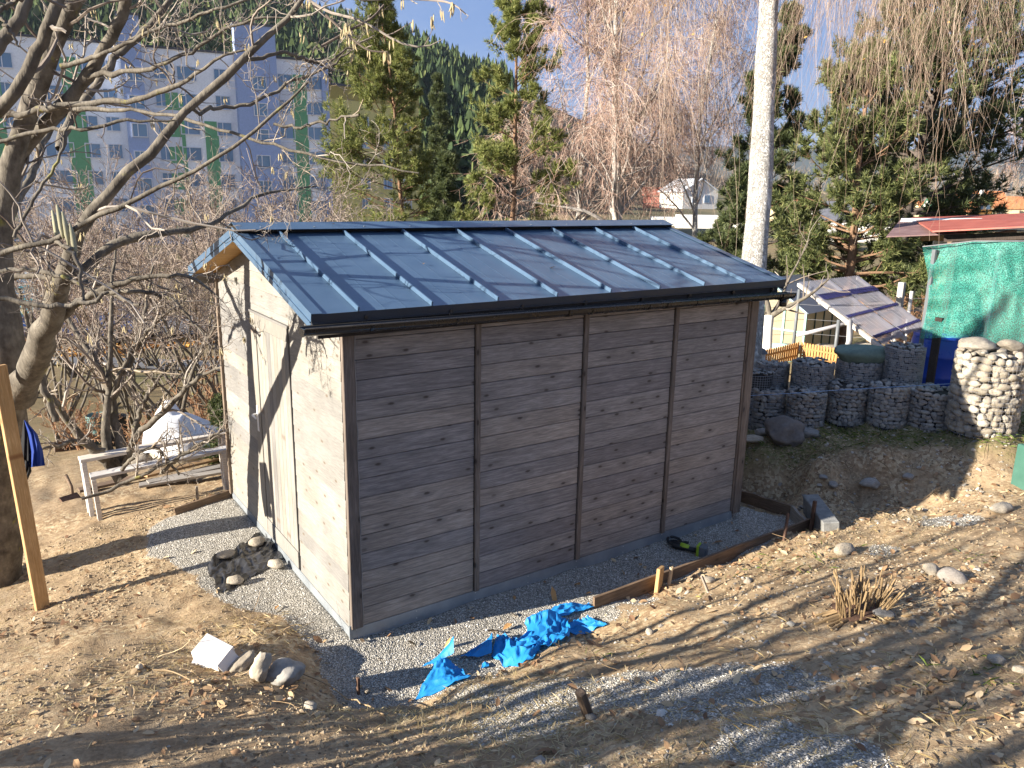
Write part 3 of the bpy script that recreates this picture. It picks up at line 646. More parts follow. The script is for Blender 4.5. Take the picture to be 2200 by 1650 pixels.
# ------------------------------------------------------------------ gabions
M_WIRE = plain('galvanised_wire', (.34, .34, .35), .45, .5, .4)
M_CORE = plain('gabion_inside', (.05, .047, .043), .95, .1)
M_GSTONE = stonemat('gabion_stone', [(0, (.19, .19, .19)), (.3, (.29, .285, .275)), (.6, (.40, .385, .355)), (.85, (.33, .28, .235)), (1, (.48, .455, .41))])
GST = [mesh('stone', rock_mb(1, (1, 1, 1), .25, 3, 40+i), M_GSTONE, smooth=True) for i in range(8)]
M_GSTONEL = stonemat('big_gabion_stone', [(0, (.30, .26, .20)), (.5, (.42, .36, .28)), (1, (.5, .45, .37))])
GSTL = [mesh('stone', rock_mb(2, (1, 1, 1), .2, 4, 60+i), M_GSTONEL, smooth=True) for i in range(5)]
def gabion(p, r, h, label, ss=.045, sts=None, cell=.03, grp='round wire gabions of river stones', wr=.0016, jag=.0, seed=0):
    g = thing('gabion', label, 'gabion', p, grp); sts = sts or GST; rr = random.Random(seed)
    mb = MB(); mb.lathe(p, [(r*.84, -.04), (r*.84, h-.02), (0, h-.01)], 18); part(g, 'core', mb, M_CORE)
    toc = math.atan2(CAM[1]-p[1], CAM[0]-p[0]); z = ss*.35; n = 0; mine = []; top = []
    while z < h:
        a = -1.75+rr.uniform(0, .1); row = ss*rr.uniform(.85, 1.1)
        while a < 1.75:
            w = ss*rr.uniform(.6, 1.7); hh = row*rr.uniform(.45, .62); rad = r-.4*ss*rr.uniform(.7, 1.3)
            mine.append(((p[0]+rad*cos(toc+a), p[1]+rad*sin(toc+a), p[2]+z+rr.uniform(-.2, .2)*ss), (rr.uniform(-.25, .25), rr.uniform(-.25, .25), toc+a+pi/2), (w*.6, ss*.5, hh))); a += w*1.12/r
        z += row*.86
    for k in range(int((r/ss)**2*1.9)):
        a = rr.uniform(0, 2*pi); q = r*.9*sqrt(rr.random()); s_ = ss*rr.uniform(.45, .8)
        top.append(((p[0]+q*cos(a), p[1]+q*sin(a), p[2]+h+rr.uniform(-.1, .25)*ss), (rr.uniform(-.4, .4), rr.uniform(-.4, .4), rr.uniform(0, 6)), (s_, s_*.8, s_*.5)))
    for at, ro, sc in (top+mine)[:300]: inst(g, 'stone', rr.choice(sts), at, ro, sc)
    mb = MB(); k = max(8, int(2*pi*(r+.006)/cell/1.0)); A = np.linspace(0, 2*pi, k, endpoint=False)
    P = np.array([[[p[0]+(r+.004)*cos(a), p[1]+(r+.004)*sin(a), p[2]+zz] for zz in (-.03, h*.5, h-.012+rr.uniform(0, jag))] for a in A]); V, F = tubes(P, np.full((k, 3), wr), 3); mb.add(V, F)
    nz = max(3, int(h/cell)); th = np.linspace(0, 2*pi, 25)
    P = np.array([[[p[0]+(r+.006)*cos(a), p[1]+(r+.006)*sin(a), p[2]+zz+.003*sin(3*a+zz*40)] for a in th] for zz in np.linspace(.005, h-.02, nz)]); V, F = tubes(P, np.full((nz, 25), wr), 3); mb.add(V, F)
    part(g, 'wire_cage', mb, M_WIRE, kind='stuff'); return g
def at_depth_ground(u, v): return G(u, v)
_rows = [(1654, 917, 38, 82), (1740, 920, 40, 84), (1829, 923, 40, 82), (1919, 925, 41, 84), (2014, 930, 46, 88)]
_ord = ['first', 'second', 'third', 'fourth', 'fifth']
GP = []
for i, (u, v, hw, hp_) in enumerate(_rows):
    f = G(u, v); dep = (CM @ (f-CAM))[2]; r = hw*dep/FPX; fw = np.array([*FH, 0]); c = f+fw*r*.9; c[2] = gz1(c[0], c[1])-.03; h = hp_*(dep+r)/FPX
    gabion(c, r, h, f'{_ord[i]} short gabion of the lower row counted from the grey shed', .05 if i else .052, None, .045, seed=i, wr=.0013); GP.append((c, r, h))
for i, (u, vt, hw, j, ss, lab) in enumerate([(1656, 779, 34, 0, .04, 'dark upper gabion nearest the grey shed'), (1742, 774, 42, 1, .042, 'dark upper gabion second from the grey shed'), (1842, 774, 47, 2, .044, 'upper gabion carrying the big green stone'), (1934, 740, 39, 3, .04, 'tallest upper gabion beside the blue barrel')]):
    c0, r0, h0 = GP[j]; dep = (CM @ (c0-CAM))[2]+.12; r = hw*dep/FPX; q = D(u, 830, dep+.05); c = np.array([q[0], q[1], c0[2]+h0*.86])
    top = D(u, vt, dep)[2]; gabion(c, r, max(.25, top-c[2]), lab, ss, None, .022, seed=10+i, wr=.0019, jag=.03); GP.append((c, r, top-c[2]))
q = D(1612, 917, 9.55); q[2] = gz1(q[0], q[1])-.02; gabion(q, .24, .66, 'gabion mostly hidden behind the right end of the shed', .036, None, .03, seed=20)
q = G(2142, 936); dep = (CM @ (q-CAM))[2]; r = 70*dep/FPX; q = q+np.array([*FH, 0])*r*.9; q[2] = gz1(q[0], q[1])-.03
gabion(q, r, 168*(dep+r)/FPX, 'big pale gabion with large sunlit stones at the right edge', .078, GSTL, .042, seed=30, wr=.0016); BIGG = (q, r, 168*(dep+r)/FPX)
for (du, w, lab) in ((-48, 74, 'long pale stone lying on top of the big gabion'), (25, 60, 'round pale stone on the right of the big gabion top')):
    t_ = D(2142+du, 768, dep+r*.8); o = rock(0, 0, w, lab, 1, .7, .45, True, .1, p=(t_[0], t_[1], q[2]+BIGG[2]+.01), seed=2+du)
c, r, h = GP[7]; t_ = np.array([c[0], c[1], c[2]+h+.03])
M_GREENST = stonemat('green_stone', [(0, (.13, .19, .155)), (1, (.16, .21, .175))])
o = bigrock('stone', 1845, 766, 74, 'big smooth green stone resting on the upper gabion', (1.0, .6, .33), 4, -.1, (0, 0), M_GREENST, 3, n=3, rough=.15, fine=.02); o.location = tuple(t_+np.array([0, 0, .05])); o.scale = (1.15, 1.15, 1.15)
rock(0, 0, 32, 'grey cobble beside the green stone on the same gabion', 1, .8, .7, False, 0, p=t_+np.array([-.16, .05, -.01]), seed=3)

# ------------------------------------------------------------------ planks, stakes, block
M_OLDW = wood('old_plank', (.115, .08, .055), (.26, .185, .125), axis=0, kcol=(.05, .035, .025))
M_NEWW = wood('fresh_timber', (.46, .27, .11), (.66, .44, .22), axis=0, kcol=(.22, .10, .04))
M_GREYW = wood('weathered_plank', (.24, .215, .185), (.42, .385, .335), axis=0)
M_WHITEW = wood('white_painted_wood', (.52, .50, .48), (.72, .70, .67), axis=0, knots=False)
M_RUST = varied('rusty_iron', (.06, .035, .025), (.15, .085, .055), 20, .8, .4, 80, .004)
def plank(name, a, b, w, t, label, mat, up=(0, 0, 1), cat='plank', group=None, ch=.003, jag=0):
    """bar lying from a to b as one object with its own axis (texture runs along it)"""
    a = np.asarray(a, float); b = np.asarray(b, float); d = b-a; L = np.linalg.norm(d); x = d/L; y = np.cross(np.asarray(up, float), x); y /= np.linalg.norm(y); z = np.cross(x, y)
    mb = MB()
    if jag:
        n = 14; xs = np.linspace(-L/2, L/2, n); pr = []
        for i, xx in enumerate(xs):
            e = jag*(vnoise(np.array([xx*9.]), np.array([label.__len__()*1.]), 3)[0]); pr.append([(xx, -w/2, -t/2), (xx, w/2, -t/2), (xx, w/2, t/2+e), (xx, -w/2, t/2+e)])
        pr = np.array(pr); I = np.arange(n*4).reshape(n, 4); J = np.roll(I, -1, 1)
        mb.add(pr.reshape(-1, 3), [np.stack([I[:-1], J[:-1], J[1:], I[1:]], -1).reshape(-1, 4), np.array([[0, 3, 2, 1], [(n-1)*4, (n-1)*4+1, (n-1)*4+2, (n-1)*4+3]])])
    else: mb.box((0, 0, 0), (L/2, w/2, t/2), None, 0, ch)
    o = thing(name, label, cat, (a+b)/2, group, None, mesh(name, mb, mat))
    M3 = Matrix([[x[i], y[i], z[i]] for i in range(3)]); o.rotation_euler = M3.to_euler(); return o
up = np.array([0, 0, 1.])
def gp(u, v, dz=0): return G(u, v)+up*dz
plank('plank', gp(1275, 1308, .03), gp(1737, 1138, .045), .024, .13, 'long brown form board edging the gravel along the slope', M_OLDW, jag=.012, group='rough form boards')
plank('plank', gp(1583, 1072, .04), gp(1704, 1112, .05), .03, .13, 'brown form board behind the gravel corner by the shed', M_OLDW, jag=.02, group='rough form boards')
plank('plank', gp(1699, 1113, .06), gp(1730, 1141, .05), .03, .13, 'short broken board at the corner beside the concrete block', M_GREYW, jag=.02, group='rough form boards')
plank('plank', gp(376, 1108, .03), gp(506, 1066, .04), .024, .10, 'thin brown board holding the gravel at the back of the shed', M_OLDW, group='rough form boards')
b = gp(1742, 1140); plank('stake', b-up*.1, b+up*.30+np.array([.01, .0, 0]), .03, .03, 'rusty brown stake standing in front of the concrete block', M_RUST, (1, 0, 0), 'stake')
a = gp(1684, 1165, .0); plank('stake', a, a+np.array([.16, .10, .20]), .028, .02, 'thin slanting brown stake leaning over the form board', M_RUST, (0, 1, 0), 'stake')
b = gp(1418, 1272); plank('stake', b-up*.1+np.array([-.01, .02, 0]), b+up*.20+np.array([.02, .03, 0]), .10, .03, 'short wide sawn stake at the bend of the form board', M_NEWW, (.4, -.9, 0), 'stake')
P = [b+np.array([.075, -.01, -.08]), b+np.array([.115, .0, .19])]; solid('pipe_stake', 'short hollow pipe driven in beside the sawn stake', 'pipe', MB().tube(P, .016, 10, False).tube(P[::-1], .0135, 10, False), plain('pipe_tan', (.42, .33, .22), .6))
b = gp(425, 1076); plank('stake', b-up*.06, b+up*.16, .025, .025, 'small wooden stake behind the thin back board', M_GREYW, (1, 0, 0), 'stake')
b = gp(770, 1492); plank('stake', b-up*.06, b+up*.12, .028, .018, 'short dark stake sticking out of the gravel dip', M_RUST, (1, 0, 0), 'stake')
a = gp(1272, 1538); plank('peg', a-up*.06, D(1246, 1484, (CM@(a-CAM))[2]-.10), .05, .045, 'leaning wooden peg with a round stone at its foot', M_OLDW, (1, 0, 0), 'peg', ch=.01)
a = gp(1520, 1270); plank('stick', a, a+np.array([-.05, .03, .13]), .02, .018, 'pale cut stick standing on the crest near the sawn stake', M_GREYW, (1, 0, 0), 'stick')
a = gp(1724, 1112); b = gp(1768, 1143); dxy = np.array([b[0]-a[0], b[1]-a[1], 0]); L_ = np.linalg.norm(dxy); dxy /= L_; c = (a+b)/2-np.cross(up, dxy)*-.07
solid('concrete_block', 'grey concrete block standing tilted at the end of the form board', 'block', MB().box(c+up*.075, (L_/2+.02, .075, .10), np.array([dxy, np.cross(up, dxy), up]).T @ rotx(.12), 0, .008), varied('concrete', (.16, .16, .155), (.26, .26, .25), 12, .9, .5, 60, .01))
b = gp(92, 1310); plank('timber_post', b-up*.03, b+up*2.0+np.array([-.06, .06, 0]), .10, .045, 'upright raw timber post in the bare soil beside the hazel trunk', M_NEWW, (.35, -.9, 0), 'post')

# ------------------------------------------------------------------ cloth like sheets
def crumple(corn, n=28, m_=28, amp=.03, f=3, seed=1, lift=None, follow=True, sag=0, dz=.012, fold=.5):
    """corn: 4 world points (ground sheet), returns (n,m,3) grid"""
    a, b, c, d = [np.asarray(q, float) for q in corn]; s, t = np.meshgrid(np.linspace(0, 1, n), np.linspace(0, 1, m_), indexing='ij'); s3, t3 = s[..., None], t[..., None]
    Gd = (a*(1-s3)+b*s3)*(1-t3)+(d*(1-s3)+c*s3)*t3
    L1, L2 = np.linalg.norm(b-a), np.linalg.norm(d-a)
    X, Y = s*L1*f, t*L2*f; n1 = fbm(X, Y, 1., 3, seed); rid = (1-np.abs(fbm(X*.9+4, Y*.9, 1., 3, seed+40))*3.2)
    Gd[..., 0] += amp*1.2*fbm(X, Y, .8, 3, seed+11); Gd[..., 1] += amp*1.2*fbm(X, Y, .8, 3, seed+12)
    rid2 = 1-np.abs(fbm(X*2.3+9, Y*2.3, 1., 2, seed+60))*3.6
    h = .75*amp*(fold*(rid+.45*rid2)+n1*.6)
    if follow: Gd[..., 2] = gz(Gd[..., 0], Gd[..., 1])+dz+np.maximum(h, -dz*.6)
    else: Gd[..., 2] += h
    if lift is not None: Gd[..., 2] += lift(s, t)
    return Gd
def clothmat(name, c, rough=.35, spec=.5, trans=0, bs=70):
    t = NT(name, rough, spec); co = t.coord('World'); t.col(t.mix(.3, c, t.ramp(t.noise(co, 12, 4), [(.3, tuple(q*.75 for q in c)), (.7, tuple(min(1, q*1.25) for q in c))]))); t.bump(t.noise(co, bs, 3), .25, .006)
    if trans:
        b = t.n('ShaderNodeBsdfTranslucent'); b.inputs[0].default_value = (*c, 1); mx = t.n('ShaderNodeMixShader'); mx.inputs[0].default_value = trans
        t.l(t.b.outputs[0], mx.inputs[1]); t.l(b.outputs[0], mx.inputs[2]); t.l(mx.outputs[0], t.o.inputs[0])
    return t.m
M_TARP = clothmat('blue_tarpaulin', (.02, .235, .60), .5, .35, .2, 220)
M_BLACKF = clothmat('black_foil', (.035, .034, .034), .28, .7)
tarp = thing('blue_tarp', 'torn bright blue tarpaulin half buried in the gravel in front of the shed', 'tarp', gp(1120, 1370))
def tarp_piece(px, amp, f, seed, lift=None, dz=.012, n=44):
    mb = MB().sheet(crumple([gp(*q) for q in px], n, n, amp, f, seed, lift, True, 0, dz, .9)); part(tarp, 'tarp_fold', mb, M_TARP)
tarp_piece([(893, 1508), (1012, 1462), (985, 1440), (938, 1432)], .02, 6, 3, lambda s, t: .04*t+.03*np.sin(s*5)*t)
tarp_piece([(908, 1440), (978, 1440), (974, 1402), (938, 1420)], .02, 5, 5, lambda s, t: .13*s**2*np.sin(pi*np.clip(t+.15, 0, 1))+.05*s)
tarp_piece([(990, 1418), (1050, 1418), (1066, 1375), (1022, 1395)], .03, 6, 8, lambda s, t: .10*np.clip(s*1.2-.3, 0, 1)*np.sin(pi*np.clip(t*.9+.1, 0, 1)))
tarp_piece([(1058, 1420), (1150, 1418), (1165, 1385), (1068, 1370)], .045, 6, 13, lambda s, t: .05*np.sin(pi*s)*np.sin(pi*t))
tarp_piece([(1100, 1395), (1215, 1385), (1222, 1335), (1132, 1340)], .05, 6, 17, lambda s, t: .06*np.sin(pi*np.clip(1-s*1.3, 0, 1))*t)
tarp_piece([(1170, 1375), (1302, 1345), (1262, 1335), (1180, 1345)], .03, 7, 21)
tarp_piece([(1165, 1335), (1272, 1312), (1262, 1300), (1190, 1310)], .025, 7, 25, lambda s, t: .03*np.sin(pi*s)*t)
tarp_piece([(1035, 1440), (1052, 1438), (1050, 1428), (1038, 1430)], .012, 9, 27, n=10)
foil = solid('black_foil', 'crumpled black plastic sheet weighed down with stones on the gravel by the door', 'plastic sheet', MB().sheet(crumple([gp(470, 1284), gp(622, 1206), gp(560, 1153), gp(446, 1226)], 60, 60, .030, 7, 31, lambda s, t: .02*np.sin(pi*t)**8+.05*(t > .9)*np.abs(np.sin(s*9))*((t-.9)/.1), True, 0, .012, .8)), M_BLACKF, smooth=True)
for (u, v, w, lab, r_) in ((483, 1204, 48, 'long tan stone on the left of the black plastic sheet', .5), (552, 1178, 36, 'angular tan stone at the back corner of the black plastic sheet', .2), (593, 1224, 34, 'round tan stone on the black sheet nearest the shed wall', 0), (506, 1258, 34, 'tan stone on the front corner of the black plastic sheet', .4)):
    rock(u, v, w, lab, 1, .75 if w < 40 else .45, .62 if w < 40 else .4, True, r_, up=.012, sink=.05, seed=w)
# white cardboard box lying open
c = gp(462, 1430)+up*.07; R_ = rotz(-1.05) @ rotx(radians(24)) @ roty(.28)
M_CARD = plain('white_cardboard', (.70, .66, .62), .7, .2)
cb = thing('cardboard_box', 'open white cardboard box lying on the dry grass beside three stones', 'box', c)
hx, hy, hz, w_ = .105, .075, .07, .003
cbb = MB()
for cc, hh in (((0, 0, hz), (hx, hy, w_)), ((0, 0, -hz), (hx, hy, w_)), ((-hx, 0, 0), (w_, hy, hz)), ((hx, 0, 0), (w_, hy, hz)), ((0, hy, 0), (hx, w_, hz)), ((0, -hy, hz*.45), (hx, w_, hz*.55))): cbb.box(c+R_ @ np.array(cc), np.array(hh)*.995, R_)
part(cb, 'shell', cbb, M_CARD)
mb = MB(); mb.box(c+R_ @ np.array([-.02, -hy-.03, -hz+.015]), (hx*.9, .05, w_), R_ @ rotx(.5)); part(cb, 'flap', mb, M_CARD)
mb = MB(); mb.box(c+R_ @ np.array([hx+.025, -.01, hz-.03]), (w_, hy*.9, .045), R_ @ roty(-.7)); part(cb, 'flap', mb, M_CARD)
# cordless tool
M_BLACKP = plain('black_plastic', (.018, .018, .019), .45, .4); M_LIME = plain('lime_plastic', (.33, .46, .03), .45, .4); M_GREYP = plain('grey_plastic', (.13, .14, .15), .5, .4)
a = gp(1448, 1180)+up*.035; b = gp(1497, 1192)+up*.035; dx = (b-a)/np.linalg.norm(b-a); dy = np.cross(up, dx)
tl = thing('power_tool', 'black and lime cordless power tool lying on the gravel by the shed', 'power tool', (a+b)/2)
part(tl, 'motor_body', MB().tube([a-dx*.02, a, a+dx*.05, a+dx*.12, b], [.024, .032, .034, .026, .024], 12), M_BLACKP, smooth=True)
part(tl, 'grip_cover', MB().tube([a+dx*.06+up*.012, a+dx*.10+up*.012, a+dx*.14+up*.012], [.029, .026, .022], 10), M_LIME, smooth=True)
R3 = np.array([dx, dy, up]).T
part(tl, 'battery', MB().box(b+dx*.055+up*.015, (.032, .042, .052), R3, 0, .008), M_GREYP)
part(tl, 'battery_clip', MB().box(b+dx*.012+up*.017, (.012, .045, .055), R3, 0, .006), M_LIME)
gd = a-dx*.02+dy*.06; part(tl, 'guard', MB().tube([gd+np.array([.062*cos(t), .062*sin(t), .01+.012*sin(t)]) for t in np.linspace(0, 2*pi, 21)], .014, 6, False).lathe(gd, [(0, 0), (.05, .0)], 16), M_BLACKP, smooth=True)
part(tl, 'side_handle', MB().tube([a+dy*.03, a+dy*.11+dx*.07, a+dy*.12+dx*.10], [.012, .016, .013], 8), M_BLACKP, smooth=True)

# ------------------------------------------------------------------ cut shrub stump
M_STEM = islandmat('cut_stem', [(0, (.10, .07, .045)), (.4, (.22, .15, .085)), (.75, (.34, .235, .12)), (1, (.26, .20, .07))])
M_STEMCUT = plain('stem_cut', (.5, .38, .22), .8)
c = gp(1850, 1318); st = thing('shrub_stump', 'cut back shrub stump with a bundle of short upright stems on the slope', 'shrub stump', c)
mb = MB(); V = rock_mb(2, (.17, .14, .06), .5, 2, 5, .1); mb.add(V.v[0]+c, V.f[0]); part(st, 'root_crown', mb, M_RUST)
for i in range(90):
    a = random.uniform(0, 2*pi); q = .17*sqrt(random.random()); b = c+np.array([q*cos(a), q*.8*sin(a), .0]); ln = random.uniform(.07, .24)*(1.15-q); lean = random.uniform(.05, .5)
    e = b+np.array([cos(a)*lean*ln+random.uniform(-.03, .03), sin(a)*lean*ln+random.uniform(-.03, .03), ln]); r_ = random.uniform(.0035, .008)
    part(st, 'stem', MB().tube([b-up*.02, (b+e)/2+np.array([random.uniform(-.01, .01), random.uniform(-.01, .01), 0]), e], [r_*1.15, r_, r_*.9], 6), M_STEM)
for i in range(16):
    a = random.uniform(2.2, 5.6); b = c+np.array([.12*cos(a), .12*sin(a), .01]); e = b+np.array([cos(a)*.25, sin(a)*.22, 0])*random.uniform(.4, 1); e[2] = gz1(e[0], e[1])+.02
    part(st, 'stem', MB().tube([b, e], [.009, .007], 6), M_STEM)
# ------------------------------------------------------------------ trees
def bark(name, c1, c2, bs=30, lich=None):
    t = NT(name, .9, .15); co = t.coord('World'); n = t.noise(co, 9, 5, .6); c = t.ramp(n, [(.3, c1), (.7, c2)])
    c = t.mix(.5, c, t.ramp(t.noise(t.coord('World', (1, 1, .35)), 40, 4), [(.35, .6), (.65, 1.25)]), 'MULTIPLY')
    if lich: c = t.mix(t.math('MULTIPLY', t.ramp(t.noise(co, 5.5, 4, .6), [(.64, 0.), (.70, 1.)]), .75), c, lich)
    t.col(c); t.bump(t.noise(t.coord('World', (1, 1, .4)), bs, 4), .6, .012); return t.m
M_HAZEL = bark('hazel_bark', (.075, .064, .052), (.205, .18, .145), 45, (.24, .22, .06))
M_TWIG = islandmat('hazel_twig', [(0, (.11, .085, .07)), (.4, (.23, .19, .155)), (.8, (.37, .325, .28)), (1, (.26, .20, .13))], .7)
M_CATKIN = islandmat('catkin', [(0, (.38, .30, .16)), (1, (.52, .44, .27))], .8)
M_SHRUBTW = islandmat('shrub_twig', [(0, (.16, .12, .095)), (.5, (.30, .235, .19)), (1, (.44, .36, .30))], .8)
M_REDTW = islandmat('reddish_twig', [(0, (.20, .10, .06)), (.5, (.32, .18, .10)), (1, (.42, .27, .15))], .8)
M_BIRCHTW = islandmat('birch_twig', [(0, (.19, .115, .09)), (.45, (.35, .225, .175)), (.8, (.47, .35, .28)), (1, (.55, .48, .42))], .8)
def birchbark():
    t = NT('birch_bark', .85, .2); co = t.coord('World')
    n = t.noise(t.coord('World', (1, 1, 2.6)), 6, 7, .68, .7); r = t.noise(t.coord('World', (1, 1, .6)), 17, 6, .66, 1.2); le = t.noise(t.coord('World', (1, 1, 7)), 9, 4, .6)
    rid = t.math('ABSOLUTE', t.math('SUBTRACT', r, .5))
    c = t.ramp(n, [(.28, (.34, .32, .29)), (.38, (.66, .63, .58)), (.6, (.78, .75, .70))])
    c = t.mix(.8, c, t.ramp(rid, [(.0, (.46, .43, .40)), (.035, (1, 1, 1))]), 'MULTIPLY'); c = t.mix(.6, c, t.ramp(t.noise(co, 3.2, 4, .6), [(.4, (.72, .71, .70)), (.55, (1, 1, 1))]), 'MULTIPLY'); c = t.mix(t.math('MULTIPLY', t.ramp(le, [(.31, 1.), (.36, 0.)]), .85), c, (.06, .055, .05)); t.col(c)
    t.bump(t.math('ADD', t.math('MULTIPLY', n, .6), t.ramp(rid, [(0, 0.), (.08, 1.)])), .9, .025); return t.m
M_BIRCH = birchbark()
M_LIMBB = bark('birch_limb', (.24, .21, .19), (.50, .46, .42))
def resample(P, k):
    P = np.asarray(P, float); d = np.concatenate([[0], np.cumsum(np.linalg.norm(np.diff(P[:, :3], axis=0), axis=1))]); t = np.linspace(0, d[-1], k)
    # smooth (Catmull like) interpolation of all columns
    o = np.stack([np.interp(t, d, P[:, i]) for i in range(P.shape[1])], 1)
    for _ in range(2): o[1:-1] = .25*o[:-2]+.5*o[1:-1]+.25*o[2:]
    return o
def walk(S0, Dr, L, k, wander, up, rg, zig=0):
    N = len(S0); P = np.empty((N, k, 3)); P[:, 0] = S0; d = Dr.copy(); st = (L/(k-1))[:, None]
    for i in range(1, k):
        d = d + wander*rg.normal(size=(N, 3)) + np.array([0, 0, up])
        d /= np.linalg.norm(d, axis=1, keepdims=True); P[:, i] = P[:, i-1]+d*st
    return P
def children(P, R, n, rg, t0=.2, t1=1., lf=(.35, .7), ang=(35, 65), k=5, wander=.2, up=.03, rf=.6, rmin=.001, tip=.35, fall=.6, bias=None, lmin=0, lmax=99, rmax=9):
    N, m, _ = P.shape; seg = np.linalg.norm(np.diff(P, axis=1), axis=2); Ltot = seg.sum(1)
    par = np.repeat(np.arange(N), n); t = rg.uniform(t0, t1, len(par)); x = t*(m-1); i = np.minimum(x.astype(int), m-2); f = (x-i)[:, None]
    p = P[par, i]*(1-f)+P[par, i+1]*f; r = R[par, i]*(1-f[:, 0])+R[par, i+1]*f[:, 0]
    T = P[par, i+1]-P[par, i]; T /= np.linalg.norm(T, axis=1, keepdims=True)+1e-9
    q = rg.normal(size=p.shape); q -= (q*T).sum(1, keepdims=True)*T; q /= np.linalg.norm(q, axis=1, keepdims=True)+1e-9
    if bias is not None: q = q+np.asarray(bias); q -= (q*T).sum(1, keepdims=True)*T; q /= np.linalg.norm(q, axis=1, keepdims=True)+1e-9
    a = np.radians(rg.uniform(ang[0], ang[1], len(p)))[:, None]; d = T*np.cos(a)+q*np.sin(a)
    L = np.clip(Ltot[par]*rg.uniform(lf[0], lf[1], len(p))*(1-fall*t), lmin, lmax); r0 = np.clip(r*rf, rmin, rmax)
    P2 = walk(p, d, L, k, wander, up, rg); R2 = r0[:, None]*np.linspace(1, tip, k)[None]; return P2, np.maximum(R2, rmin*.6)
def tmb(P, R, s): V, F = tubes(P, R, s); return MB().add(V, F)
def addtubes(mb, P, R, s):
    V, F = tubes(P, R, s); mb.add(V, F); return mb
def limbs_px(L, k=16):
    """L: list of limbs, each a list of (u, v, width px, depth)"""
    o = []
    for l in L:
        Q = [np.concatenate([D(u, v, d), [w/2*d/FPX]]) for (u, v, w, d) in l]; q = resample(Q, k); o.append(q)
    o = np.array(o); return o[:, :, :3], o[:, :, 3]
def wob(P, a, rg): P = P.copy(); P[:, 1:-1] += rg.normal(size=P[:, 1:-1].shape)*a; return P

